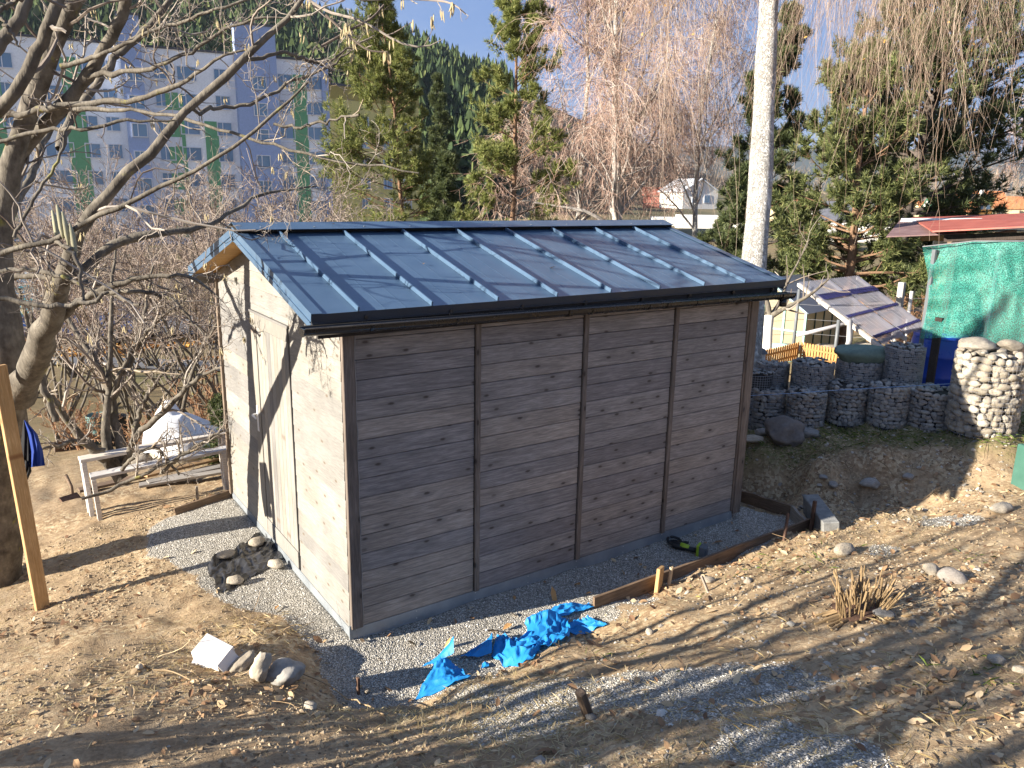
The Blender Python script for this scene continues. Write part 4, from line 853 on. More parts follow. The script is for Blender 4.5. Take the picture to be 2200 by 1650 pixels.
# the big hazel at the left -------------------------------------------------------------
rg = np.random.default_rng(11)
HZ = [[(-8, 1275, 118, 6.95), (-6, 1210, 92, 6.85), (-3, 1100, 86, 6.7), (4, 1000, 86, 6.55), (14, 910, 86, 6.4), (26, 850, 90, 6.25), (22, 790, 72, 6.2), (2, 690, 62, 6.1), (-6, 580, 52, 6.0), (2, 440, 44, 5.9), (26, 340, 42, 5.8), (50, 275, 40, 5.7), (78, 180, 39, 5.6), (106, 105, 38, 5.5), (142, 45, 36, 5.4), (175, -20, 32, 5.3), (215, -130, 24, 5.1), (240, -260, 16, 5)],
      [(38, 850, 70, 6.2), (66, 792, 54, 5.9), (94, 715, 48, 5.5), (122, 640, 40, 5.2), (142, 578, 34, 5.0), (160, 515, 30, 4.9), (190, 462, 27, 4.85), (222, 424, 25, 4.8), (254, 398, 24, 4.8), (318, 328, 22, 4.8), (356, 280, 21, 4.8), (410, 236, 20, 4.75), (454, 186, 19, 4.75), (501, 136, 18, 4.7), (545, 113, 15, 4.7), (596, 60, 13, 4.7), (640, 18, 10, 4.7), (690, -60, 7, 4.7)],
      [(134, 608, 25, 5.08), (160, 596, 24, 5.05), (182, 583, 24, 5.05), (214, 553, 23, 5.05), (238, 531, 21, 5.1), (290, 507, 18, 5.15), (345, 499, 15, 5.2), (407, 496, 13, 5.3), (452, 482, 10, 5.4), (500, 452, 8, 5.6), (545, 424, 7, 5.7), (610, 410, 5, 5.9), (680, 400, 3, 6.1)],
      [(86, 742, 23, 5.6), (117, 706, 20, 5.5), (158, 652, 18, 5.4), (205, 627, 16, 5.35), (268, 605, 14, 5.3), (315, 590, 11, 5.3), (370, 588, 9, 5.3), (430, 600, 7, 5.3), (470, 640, 4, 5.3)],
      [(200, 628, 12, 5.35), (233, 630, 11, 5.35), (275, 624, 10, 5.3), (330, 630, 9, 5.3), (378, 645, 7, 5.2), (410, 690, 5, 5.2), (438, 720, 3, 5.2)],
      [(14, 425, 34, 6), (32, 350, 32, 5.95), (63, 296, 31, 5.9), (104, 262, 30, 5.8), (158, 205, 29, 5.7), (189, 158, 28, 5.6), (227, 104, 26, 5.5), (252, 54, 25, 5.4), (275, -8, 23, 5.3), (300, -110, 16, 5.2)],
      [(128, 320, 20, 6.3), (151, 252, 19, 6.5), (176, 220, 18, 6.5), (215, 170, 17, 6.5), (252, 122, 16, 6.5), (300, 82, 15, 6.5), (340, 38, 14, 6.5), (372, -8, 12, 6.5), (420, -90, 8, 6.5)],
      [(132, 142, 12, 5.5), (205, 123, 10, 5.4), (252, 104, 9, 5.3), (315, 72, 8, 5.2), (363, 57, 8, 5.2), (410, 40, 7, 5.1), (490, 12, 6, 5), (570, -18, 4, 5)],
      [(190, 166, 13, 5.6), (221, 160, 12, 5.5), (268, 154, 11, 5.4), (315, 154, 10, 5.3), (363, 135, 9, 5.2), (400, 118, 8, 5.2), (470, 70, 7, 5.1), (540, 40, 5, 5), (640, 30, 3, 5)],
      [(-20, 250, 15, 5.6), (47, 243, 14, 5.5), (126, 227, 13, 5.4), (189, 224, 13, 5.4), (284, 217, 12, 5.3), (356, 195, 11, 5.2), (410, 160, 9, 5.1), (470, 128, 6, 5), (540, 105, 4, 5)],
      [(160, 236, 11, 5.4), (221, 233, 9, 5.3), (284, 236, 8, 5.2), (347, 243, 8, 5.1), (382, 249, 7, 5.0), (445, 268, 7, 5), (508, 296, 7, 4.9), (586, 309, 6, 4.9), (665, 331, 6, 4.8), (750, 350, 5, 4.8), (830, 356, 4, 4.7), (900, 372, 3, 4.7)],
      [(120, 905, 15, 7.4), (90, 820, 13, 7.3), (70, 760, 11, 7.2), (60, 700, 9, 7.2), (40, 620, 7, 7.1)],
      [(-6, 600, 24, 6), (-10, 520, 22, 6.3), (30, 450, 20, 6.7), (70, 380, 17, 7), (90, 300, 14, 7.2), (140, 240, 11, 7.3), (200, 190, 8, 7.4)],
      [(520, 128, 9, 4.7), (560, 130, 9, 4.8), (610, 110, 8, 4.9), (660, 128, 7, 5.3), (700, 140, 6, 5.3), (750, 105, 4, 5.3), (800, 80, 3, 5.3)],
      [(405, 240, 8, 4.76), (470, 235, 9, 5.2), (510, 228, 8, 5.3), (560, 215, 7, 5.3), (590, 195, 7, 5.4), (640, 165, 6, 5.4), (700, 150, 5, 5.5), (760, 100, 3, 5.5)],
      [(-30, 610, 12, 6.6), (60, 590, 12, 6.5), (140, 600, 12, 6.4), (210, 610, 11, 6.3), (260, 640, 9, 6.2), (300, 655, 6, 6.1)],
      [(-20, 600, 10, 4.8), (10, 575, 10, 4.8), (70, 580, 10, 4.8), (130, 590, 9, 4.7), (185, 610, 7, 4.7), (215, 650, 5, 4.7)]]
hz = thing('hazel_tree', 'large bare hazel tree whose trunk stands at the left picture edge', 'tree', D(-5, 1270, 6.9))
P0, R0 = limbs_px(HZ, 26); P0 = wob(P0, .008, rg); R0 = R0*(1+.08*rg.normal(size=R0.shape))
trunk_mb = addtubes(MB(), P0[:2], R0[:2], 14); part(hz, 'trunk', trunk_mb, M_HAZEL, smooth=True)
mbx = addtubes(MB(), P0[2:], R0[2:], 8); part(hz, 'limb', mbx, M_HAZEL, smooth=True)
upper = P0[:, 8:]; upr = R0[:, 8:]
P1, R1 = children(upper, upr, 7, rg, .1, .98, (.25, .6), (30, 70), 9, .24, .03, rf=.42, rmax=.012, rmin=.0026, tip=.4, fall=.5, lmin=.3, lmax=1.2)
P2, R2 = children(P1, R1, 6, rg, .15, 1, (.3, .65), (35, 75), 7, .30, .02, .6, .0018, .5, .4, lmin=.12, lmax=.6)
P3, R3 = children(P2, R2, 3, rg, .2, 1, (.35, .7), (35, 75), 5, .30, .02, .7, .0013, .6, .3, lmin=.07, lmax=.3)
tw = addtubes(addtubes(addtubes(MB(), P1, R1, 5), P2, R2, 4), P3, R3, 3); part(hz, 'twigs', tw, M_TWIG, kind='stuff')
def catkins(Pt, n, rg, ln=(.035, .06), r=.0042):
    idx = rg.choice(len(Pt), n); b = np.repeat(Pt[idx], 3, 0)+rg.normal(size=(n*3, 3))*.008; k = 5; L = rg.uniform(ln[0], ln[1], len(b))
    P = np.repeat(b[:, None], k, 1); P[:, :, 2] -= np.linspace(0, 1, k)[None]*L[:, None]; P[:, :, :2] += (np.linspace(0, 1, k)**2)[None, :, None]*rg.normal(size=(len(b), 1, 2))*.008
    R = np.tile(np.array([.3, .9, 1, .9, .3])*r, (len(b), 1)); return tmb(P, R, 4)
part(hz, 'catkins', catkins(P3[:, -1], 80, rg), M_CATKIN, kind='stuff')
# close branches of a second hazel that stands outside the picture, left of the camera --
NB = [[(-60, 560, 12, 2.3), (0, 545, 12, 2.2), (65, 525, 12, 2.2), (118, 516, 12, 2.2), (190, 480, 11, 2.15), (260, 445, 11, 2.1), (340, 402, 10, 2.1), (400, 385, 9, 2.05), (480, 330, 8, 2.0), (545, 290, 8, 2.0), (588, 266, 8, 2.0), (606, 218, 6, 2.0), (662, 176, 4, 2.0)],
      [(588, 266, 6, 2.0), (640, 272, 6, 2.0), (690, 262, 6, 1.95), (735, 252, 5, 1.95), (772, 246, 6, 1.9)],
      [(-70, 625, 9, 1.5), (0, 638, 11, 1.5), (70, 655, 11, 1.5), (140, 660, 11, 1.5), (200, 645, 10, 1.5), (234, 627, 7, 1.5)],
      [(118, 516, 9, 2.2), (140, 530, 9, 2.15), (160, 545, 9, 2.1), (170, 570, 8, 2.1), (174, 605, 7, 2.1), (180, 645, 5, 2.1)],
      [(-60, 315, 9, 2.6), (16, 300, 9, 2.6), (107, 274, 9, 2.55), (165, 278, 8, 2.5), (208, 280, 8, 2.5), (252, 252, 7, 2.5), (315, 262, 6, 2.5), (380, 258, 3, 2.5)],
      [(-40, 262, 28, 3.6), (0, 237, 28, 3.55), (47, 183, 27, 3.5), (88, 95, 26, 3.45), (107, 47, 25, 3.4), (128, -8, 23, 3.4), (170, -130, 15, 3.3)],
      [(-60, 160, 30, 3.0), (0, 95, 28, 3.0), (30, 60, 26, 3.0), (52, 20, 24, 3.0), (66, -20, 22, 3.0), (90, -100, 18, 3)],
      [(-20, 30, 9, 1.9), (20, 12, 9, 1.9), (60, -12, 8, 1.9)], [(-20, 20, 8, 2), (5, 45, 8, 2), (24, 70, 7, 2), (40, 100, 4, 2)],
      [(30, 510, 7, 2.4), (78, 420, 7, 2.4), (125, 350, 6, 2.4), (135, 300, 5, 2.4), (150, 260, 3, 2.4)]]
nb_ = thing('hazel_tree', 'close hazel branches reaching into the picture from beyond the left edge', 'tree', (-3.6, -3.2, gz1(-3.6, -3.2)))
Pn, Rn = limbs_px(NB, 20); Pn = wob(Pn, .003, rg); [part(nb_, 'branch', addtubes(MB(), Pn[i:i+1], Rn[i:i+1], 8), M_HAZEL, smooth=True) for i in range(len(Pn))]
st_ = []
for i, e in enumerate((Pn[0, 0], Pn[5, 0], Pn[6, 0])):
    b = np.array([-3.6+.15*i, -3.2-.1*i, gz1(-3.6, -3.2)-.05]); st_.append(resample(np.array([np.append(b, .05), np.append(b+(e-b)*.35+np.array([-.2, 0, .5]), .04), np.append(e, .026)]), 20))
st_ = np.array(st_); part(nb_, 'trunk', addtubes(MB(), st_[:, :, :3], st_[:, :, 3], 10), M_HAZEL, smooth=True)
Pa, Ra = children(Pn[[1, 4, 5, 6, 9, 0]], Rn[[1, 4, 5, 6, 9, 0]], 3, rg, .2, .95, (.12, .35), (30, 70), 6, .2, .02, .5, .0022, .5, .3); part(nb_, 'twigs', addtubes(MB(), Pa, Ra, 5), M_TWIG, kind='stuff')
ck = MB()
for (u, v, d) in ((122, 440, 2.15), (134, 455, 2.15), (112, 452, 2.2), (150, 480, 2.15)):
    P = np.array([D(u, v, d), D(u+6, v+25, d), D(u+10, v+50, d), D(u+14, v+72, d)]); ck.tube(P, [.003, .0075, .0075, .003], 6)
part(nb_, 'catkins', ck, plain('grey_catkin', (.33, .31, .20), .8), smooth=True)
# hanging catkin twigs at the top centre belong to the big hazel
HT = [[(560, -60, 8, 5), (640, -20, 7, 5), (700, 30, 6, 5), (760, 36, 6, 4.9), (800, 52, 5, 4.9), (850, 95, 5, 4.9), (890, 102, 4, 4.9), (930, 108, 3, 4.9), (950, 85, 2, 4.9)],
      [(720, -10, 6, 4.8), (780, 0, 6, 4.8), (850, -4, 5, 4.8), (930, 0, 5, 4.8), (980, 6, 4, 4.7), (1000, 30, 3, 4.7)],
      [(700, 32, 5, 5), (740, 70, 5, 5), (790, 110, 4, 5), (835, 112, 3, 5)], [(690, 100, 6, 5.2), (760, 60, 5, 5.2), (800, 40, 5, 5.2), (825, 10, 4, 5.2)]]
Pt, Rt = limbs_px(HT, 16); Pu, Ru = children(Pt, Rt, 5, rg, .2, 1, (.08, .22), (30, 70), 5, .25, 0, .6, .0016, .5, .3)
part(hz, 'hanging_twigs', addtubes(addtubes(MB(), Pt, Rt, 6), Pu, Ru, 4), M_TWIG, kind='stuff')
part(hz, 'catkins', catkins(np.vstack([Pt[:, 4:].reshape(-1, 3), Pu[:, -1]]), 22, rg, (.05, .075), .005), M_CATKIN, kind='stuff')

# multi stemmed hazel bush in front of the bench ----------------------------------------
HB = [[(262, 1030, 30, 8.4), (240, 1000, 26, 8.4), (211, 972, 22, 8.3), (189, 955, 18, 8.2), (153, 920, 16, 8.1), (120, 872, 14, 8), (95, 825, 12, 7.9), (80, 780, 10, 7.8), (72, 720, 7, 7.8), (60, 650, 4, 7.7)],
      [(258, 1015, 26, 8.4), (236, 985, 22, 8.4), (218, 948, 21, 8.4), (226, 905, 17, 8.4), (233, 850, 14, 8.4), (236, 780, 12, 8.4), (238, 700, 10, 8.4), (240, 640, 8, 8.4), (246, 560, 6, 8.4), (250, 500, 3, 8.4)],
      [(272, 1015, 24, 8.5), (262, 963, 22, 8.5), (253, 935, 20, 8.5), (245, 895, 18, 8.5), (243, 850, 16, 8.5), (215, 795, 13, 8.5), (180, 740, 12, 8.5), (150, 695, 9, 8.5), (125, 650, 7, 8.5), (110, 590, 4, 8.5)],
      [(268, 1000, 16, 8.4), (278, 962, 15, 8.3), (295, 933, 14, 8.2), (335, 901, 13, 8.1), (384, 852, 12, 8), (420, 815, 9, 7.9), (452, 795, 7, 7.8), (490, 788, 4, 7.8)],
      [(285, 950, 12, 8.2), (292, 915, 11, 8.2), (298, 880, 11, 8.2), (318, 848, 9, 8.2), (345, 812, 7, 8.2), (368, 780, 4, 8.2)],
      [(245, 855, 13, 8.5), (268, 800, 12, 8.5), (292, 750, 11, 8.5), (308, 700, 9, 8.5), (318, 640, 7, 8.5), (330, 570, 4, 8.5)],
      [(243, 850, 9, 8.4), (262, 790, 9, 8.4), (300, 735, 8, 8.4), (345, 680, 7, 8.3), (400, 640, 4, 8.3)],
      [(225, 968, 11, 8.2), (190, 960, 10, 8.1), (165, 945, 9, 8), (125, 960, 8, 7.9), (90, 965, 5, 7.8)],
      [(176, 1072, 6, 7.6), (215, 1058, 8, 7.7), (256, 1041, 9, 7.8), (320, 1014, 8, 7.8), (372, 990, 7, 7.8), (420, 962, 6, 7.8), (470, 935, 4, 7.8)],
      [(347, 1017, 8, 7.9), (383, 981, 8, 7.8), (429, 955, 7, 7.8), (470, 930, 5, 7.8), (487, 925, 4, 7.8)], [(262, 1010, 9, 8), (300, 965, 8, 7.9), (340, 960, 7, 7.9), (368, 1000, 6, 7.9), (385, 1020, 4, 7.9)]]
hb = thing('hazel_bush', 'bare multi stemmed hazel bush standing in front of the white benches', 'bush', D(265, 1035, 8.4))
Pb, Rb = limbs_px(HB, 18); Pb = wob(Pb, .010, rg); part(hb, 'stem', addtubes(MB(), Pb, Rb, 8), M_HAZEL, smooth=True)
Pb1, Rb1 = children(Pb, Rb, 9, rg, .3, 1, (.2, .5), (25, 60), 8, .2, .05, .5, .003, .4, .4, lmin=.25, lmax=1.1); Pb2, Rb2 = children(Pb1, Rb1, 6, rg, .15, 1, (.3, .6), (30, 70), 6, .25, .03, .6, .002, .5, .3, lmin=.1, lmax=.5); Pb3, Rb3 = children(Pb2, Rb2, 2, rg, .2, 1, (.3, .7), (30, 70), 4, .25, .03, .7, .0016, .6, .3, lmin=.06)
part(hb, 'twigs', addtubes(addtubes(addtubes(MB(), Pb1, Rb1, 5), Pb2, Rb2, 4), Pb3, Rb3, 3), M_TWIG, kind='stuff')

# bare shrubs and trees ------------------------------------------------------------------
def bare_tree(name, label, cat, p, h, nstem, spread, rad, seed, mt=M_SHRUBTW, mtr=None, lv=(7, 6, 4), group=None, wander=.12, rmin=.003, upb=.06, low=.18, fan=1.0, lean=(0, 0), tiny=True):
    rg = np.random.default_rng(seed); p = np.array(p, float); t = thing(name, label, cat, p, group)
    S0 = np.tile(p-up*.05, (nstem, 1)); S0[:, :2] += rg.normal(size=(nstem, 2))*rad*1.5*(nstem > 1)
    a = rg.uniform(0, 2*pi, nstem); q = spread*np.sqrt(rg.random(nstem)) if nstem > 1 else np.zeros(1)
    d = np.stack([q*np.cos(a)+lean[0], q*np.sin(a)+lean[1], np.ones(nstem)], 1); d /= np.linalg.norm(d, axis=1, keepdims=True)
    L = h*rg.uniform(.7, 1.0, nstem) if nstem > 1 else np.array([h*.85]); P = walk(S0, d, L, 12, wander*.5, upb*.3, rg); R = rad*rg.uniform(.7, 1.1, nstem)[:, None]*np.linspace(1, .15, 12)[None]
    part(t, 'trunk' if nstem == 1 else 'stem', addtubes(MB(), P, R, 7), mtr or M_HAZEL, smooth=True)
    A, B = children(P, R, lv[0], rg, low if nstem > 1 else .3, 1, (.22, .55), (25, 60), 7, wander, upb, .5, rmin*1.3, .35, .45, lmin=h*.06)
    mb = addtubes(MB(), A, B, 4)
    A2, B2 = children(A, B, lv[1], rg, .15, 1, (.3, .6), (25, 65), 5, wander*1.2, upb, .6, rmin, .5, .4, lmin=h*.03); addtubes(mb, A2, B2, 3)
    if lv[2]: A3, B3 = children(A2, B2, lv[2], rg, .2, 1, (.3, .7), (25, 65), 3, wander*1.3, upb, .7, rmin*.8, .6, .3, lmin=h*.02); addtubes(mb, A3, B3, 3)
    part(t, 'twigs', mb, mt, kind='stuff'); return t
SH = [(330, 11.5, 4.2, ''), (480, 12.5, 4.3, ''), (610, 14, 4.6, ''), (90, 13, 4.2, ''), (400, 17, 5.6, ''), (560, 19, 5.6, ''), (700, 17, 4.4, ''), (200, 17, 5.2, ''), (20, 18, 5.2, ''), (300, 23, 6.2, ''), (640, 24, 6.4, ''), (470, 25, 6.6, ''), (800, 20, 4.0, ''), (760, 15, 3.0, ''), (545, 13, 3.8, ''), (260, 14, 4.4, ''), (680, 21, 5.4, ''), (350, 20, 5.4, ''), (130, 21, 5.4, ''), (420, 14, 4.2, '')]
_lb = ['bare grey shrub behind the hazel bush and left of the shed', 'bare grey shrub close behind the far corner of the shed roof', 'bare shrub showing above the left part of the shed ridge', 'bare shrub behind the hazel trunk above the turquoise car', 'tall bare shrub in front of the middle of the apartment block', 'tall bare shrub in front of the stair tower of the apartment block', 'bare shrub in front of the right end of the apartment block', 'bare tall shrub in front of the left half of the apartment block', 'bare shrub at the left picture edge under the apartment block',
       'slender bare tree between road and apartment block', 'slender bare tree before the yellow block', 'tall bare tree below the right stair tower', 'low bare shrub at the foot of the lit left pine', 'low bare shrub above the shed ridge left of the pines', 'thin bare shrub above the near end of the shed ridge', 'bare shrub between hazel trunk and shed behind the hazel bush', 'bare slender tree in front of the right end of the block', 'bare slender tree below the middle of the block', 'bare slender tree below the left part of the block', 'thin bare shrub just left of the shed gable top']
for i, (u, d, h, _) in enumerate(SH):
    q = UD(u, d); bare_tree('bare_shrub', _lb[i], 'shrub', (q[0], q[1], gz1(q[0], q[1])), h, 7, .75, .022 if h < 4 else .035, 100+i, M_SHRUBTW, None, (9, 7, 3) if d < 20 else (8, 6, 3), 'bare shrubs below the apartment block', .16, .0026+.0002*d, low=.5 if 250 < u < 620 else .35)
for i, (u, d, h, lab, mt) in enumerate([(130, 11, .9, 'low reddish bare bush on the left behind the barrel', M_REDTW), (420, 12, 1.1, 'dense reddish bare bush behind the white covered tub', M_REDTW), (290, 10.6, .7, 'orange brown bush left of the white covered tub', M_REDTW), (1440, 20, 2.2, 'reddish bare bush behind the right end of the shed ridge', M_REDTW), (1180, 18, 2.0, 'bare bush above the middle of the shed ridge', M_SHRUBTW), (1330, 24, 2.6, 'bare bush at the foot of the middle weeping birch', M_SHRUBTW), (1700, 21, 1.9, 'pale bare bush between birch trunk and greenhouse', M_SHRUBTW), (1780, 22, 1.9, 'pale bare bush behind the greenhouse roof', M_SHRUBTW), (1880, 21, 1.9, 'brown bare bush between the two pine trunks', M_REDTW), (1955, 18, 1.4, 'brown bare bush left of the green shade net', M_REDTW), (940, 22, 2.4, 'bare bush between the two middle pines', M_SHRUBTW), (1960, 13.2, .7, 'dark low bush beside the concrete fence post', M_REDTW)]):
    q = UD(u, d); bare_tree('bare_bush', lab, 'bush', (q[0], q[1], gz1(q[0], q[1])), h, 12, 1.0, .012, 150+i, mt, mt, (7, 5, 2), 'bare bushes around the garden', .2, .003+.00018*d)
# trees outside the picture on the sun side; their shadows stripe the slope
for i, (x, y, h, n, lab) in enumerate([(-4.6, -.6, 4.2, 5, 'slim bare tree beyond the left edge beside the shed'), (-5.6, -1.1, 5.0, 5, 'slim bare tree beyond the left edge behind the first one'), (-5.2, -1.9, 5.0, 5, 'bare tree beyond the left edge nearest the shed'), (-6.8, -3.0, 6., 6, 'bare tree beyond the left edge in the middle'), (-4.4, -3.6, 4.6, 4, 'bare tree beyond the left edge level with the camera'), (-9.5, -2.6, 6.5, 5, 'tall bare tree beyond the left edge'), (-11.5, -1.2, 7.5, 5, 'tallest bare tree beyond the left edge')]):
    bare_tree('bare_tree', lab, 'tree', (x, y, gz1(x, y)), h, n, .45, .085, 200+i, M_TWIG, M_HAZEL, (6, 4, 0), 'bare trees outside the picture', .14, .005)

# conifers -------------------------------------------------------------------------------
M_PINE1 = islandmat('pine_needles', [(0, (.06, .078, .02)), (.35, (.155, .185, .05)), (.75, (.28, .30, .09)), (1, (.38, .37, .14))], .6, .3, .3)
M_PINE2 = islandmat('dark_pine_needles', [(0, (.03, .045, .02)), (.5, (.085, .11, .045)), (1, (.17, .19, .075))], .6, .3, .25)
M_PINEM = islandmat('mid_pine_needles', [(0, (.04, .055, .02)), (.4, (.105, .13, .045)), (.8, (.20, .22, .08)), (1, (.28, .28, .11))], .6, .3, .28)
M_PINEB = bark('pine_bark', (.12, .075, .05), (.27, .165, .10))
M_PINEBD = bark('dark_pine_bark', (.06, .05, .045), (.13, .105, .09))
def needles(mb, pts, dirs, ln, n, w, rg, spread=.75):
    M_ = len(pts); p = np.repeat(pts, n, 0); d = np.repeat(dirs, n, 0)+spread*rg.normal(size=(M_*n, 3)); d /= np.linalg.norm(d, axis=1, keepdims=True)
    s = rg.normal(size=d.shape); s -= (s*d).sum(1, keepdims=True)*d; s /= np.linalg.norm(s, axis=1, keepdims=True); L = ln*rg.uniform(.7, 1.2, len(p))[:, None]
    V = np.stack([p-s*w*1.6, p+s*w*1.6, p+d*L], 1).reshape(-1, 3); I = np.arange(len(p)*3).reshape(-1, 3)
    mb.add(V, I)
def pine(name, label, p, h, wid, seed, mt, mb_, nb=70, crown0=.25, lean=(0, 0), sparse=1., prof=None, tl=.16, group=None, rad=.12, upt=.25, nn=8, top=True, w=.006, side=None):
    rg = np.random.default_rng(seed); p = np.array(p, float); t = thing(name, label, 'tree', p, group)
    tr = walk(p[None]-up*.1, np.array([[lean[0], lean[1], 1.]]), np.array([h]), 16, .025, .02, rg); R = rad*np.linspace(1, .12, 16)[None]; part(t, 'trunk', addtubes(MB(), tr, R, 10), mb_, smooth=True)
    tt = np.sort(rg.uniform(crown0, .985, nb)); x = tt*15; i = np.minimum(x.astype(int), 14); f = (x-i)[:, None]; b = tr[0, i]*(1-f)+tr[0, i+1]*f
    a = rg.uniform(0, 2*pi, nb); c = (tt-crown0)/(1-crown0); pr = np.interp(c, *(prof or ([0, .25, .6, .85, 1], [.75, 1., .75, .42, .12])))
    L = wid*pr*rg.uniform(.6, 1.1, nb)
    if side is not None: L = L*(1+.35*np.cos(a-side))
    el = np.interp(c, [0, 1], [-.05, .9]); d = np.stack([np.cos(a)*np.cos(el), np.sin(a)*np.cos(el), np.sin(el)], 1)
    P = walk(b, d, L, 8, .07, .05, rg); Rb = (rad*.26*(1-c*.7))[:, None]*np.linspace(1, .25, 8)[None]
    A, B = children(P, Rb, int(9*sparse), rg, .3, 1, (.22, .42), (30, 60), 5, .1, .10, .5, .006, .5, .45, lmin=.18)
    A2, B2 = children(A, B, 4, rg, .3, 1, (.35, .6), (30, 55), 4, .1, .16, .6, .004, .6, .3, lmin=.10)
    part(t, 'branch', addtubes(addtubes(MB(), P, Rb, 5), A, B, 3), mb_)
    pts = []; ds = []
    for Q in (A, A2):
        for k in range(max(1, Q.shape[1]-3), Q.shape[1]):
            dd = Q[:, k]-Q[:, k-1]; dd /= np.linalg.norm(dd, axis=1, keepdims=True)+1e-9; pts.append(Q[:, k]); ds.append(dd+up*upt)
    Q = P
    for k in (5, 6, 7): dd = Q[:, k]-Q[:, k-1]; dd /= np.linalg.norm(dd, axis=1, keepdims=True)+1e-9; pts.append(Q[:, k]); ds.append(dd+up*upt)
    mb = MB(); needles(mb, np.vstack(pts), np.vstack(ds), tl, nn, w, rg); part(t, 'crown', mb, mt, kind='stuff'); return t
def at(u, d, dz=0): q = UD(u, d); return (q[0], q[1], gz1(q[0], q[1])+dz)
def topz(v, d): return CAM[2]+(412-v)/FPX*d
def pine_px(label, u, d, vtop, wpx, **k):
    p = at(u, d); return pine('pine_tree', label, p, topz(vtop, d)-p[2], wpx*.56/FPX*d, **k)
pine_px('sunlit narrow pine standing right of the yellow block', 868, 31, 22, 250, seed=301, mt=M_PINE1, mb_=M_PINEB, nb=100, crown0=.26, group='pines behind the shed', tl=.19, w=.008, side=2.6)
pine_px('tall ragged pine just right of the picture centre', 1085, 25, -70, 260, seed=302, mt=M_PINE1, mb_=M_PINEB, nb=100, crown0=.08, group='pines behind the shed', tl=.17, w=.008, side=0.6)
pine_px('big dark pine with two bare lower trunks right of the white birch', 1912, 21, -190, 400, seed=303, mt=M_PINE2, mb_=M_PINEBD, nb=150, nn=10, crown0=.27, group='pines behind the shed', rad=.2, tl=.16, w=.007, prof=([0, .2, .6, .9, 1], [.7, 1., .9, .5, .2]))
pine_px('lower pine leaning in front of the big dark pine', 1815, 18, 120, 330, seed=304, mt=M_PINEM, nn=10, mb_=M_PINEB, nb=80, crown0=.22, group='pines behind the shed', rad=.14, tl=.15, w=.008)
pine_px('dark bushy pine between white birch and weeping birch', 1600, 24, 60, 230, seed=305, mt=M_PINE2, mb_=M_PINEBD, nb=80, crown0=.1, group='pines behind the shed', tl=.2, w=.011)
pine_px('low dark juniper left of the white birch foot', 1575, 25, 490, 130, seed=306, mt=M_PINE2, mb_=M_PINEBD, nb=36, crown0=.1, group='pines behind the shed', rad=.05, tl=.14, w=.009, prof=([0, 1], [1, .6]))
pine_px('round dark juniper under the big pine', 1985, 24, 395, 150, seed=307, mt=M_PINE2, mb_=M_PINEBD, nb=46, crown0=.1, group='pines behind the shed', rad=.05, tl=.16, w=.011, prof=([0, .5, 1], [1, .9, .3]))
pine_px('dark low spruce between the two middle pines', 950, 27, 330, 150, seed=308, mt=M_PINE2, mb_=M_PINEBD, nb=50, crown0=.05, group='pines behind the shed', rad=.08, tl=.2, w=.012, prof=([0, 1], [1, .1]))
pine_px('blue green spruce behind the sunlit narrow pine', 960, 60, 190, 130, seed=309, mt=M_PINE2, mb_=M_PINEBD, nb=70, crown0=.05, group='pines behind the shed', rad=.12, tl=.35, w=.025, prof=([0, 1], [1, .08]), nn=9)
pine_px('green shrubby conifer beside the far shed corner', 474, 9.9, 885, 75, seed=310, mt=M_PINE2, mb_=M_PINEBD, nb=26, crown0=.05, group='pines behind the shed', rad=.02, tl=.06, w=.006, prof=([0, .6, 1], [1, .9, .4]))

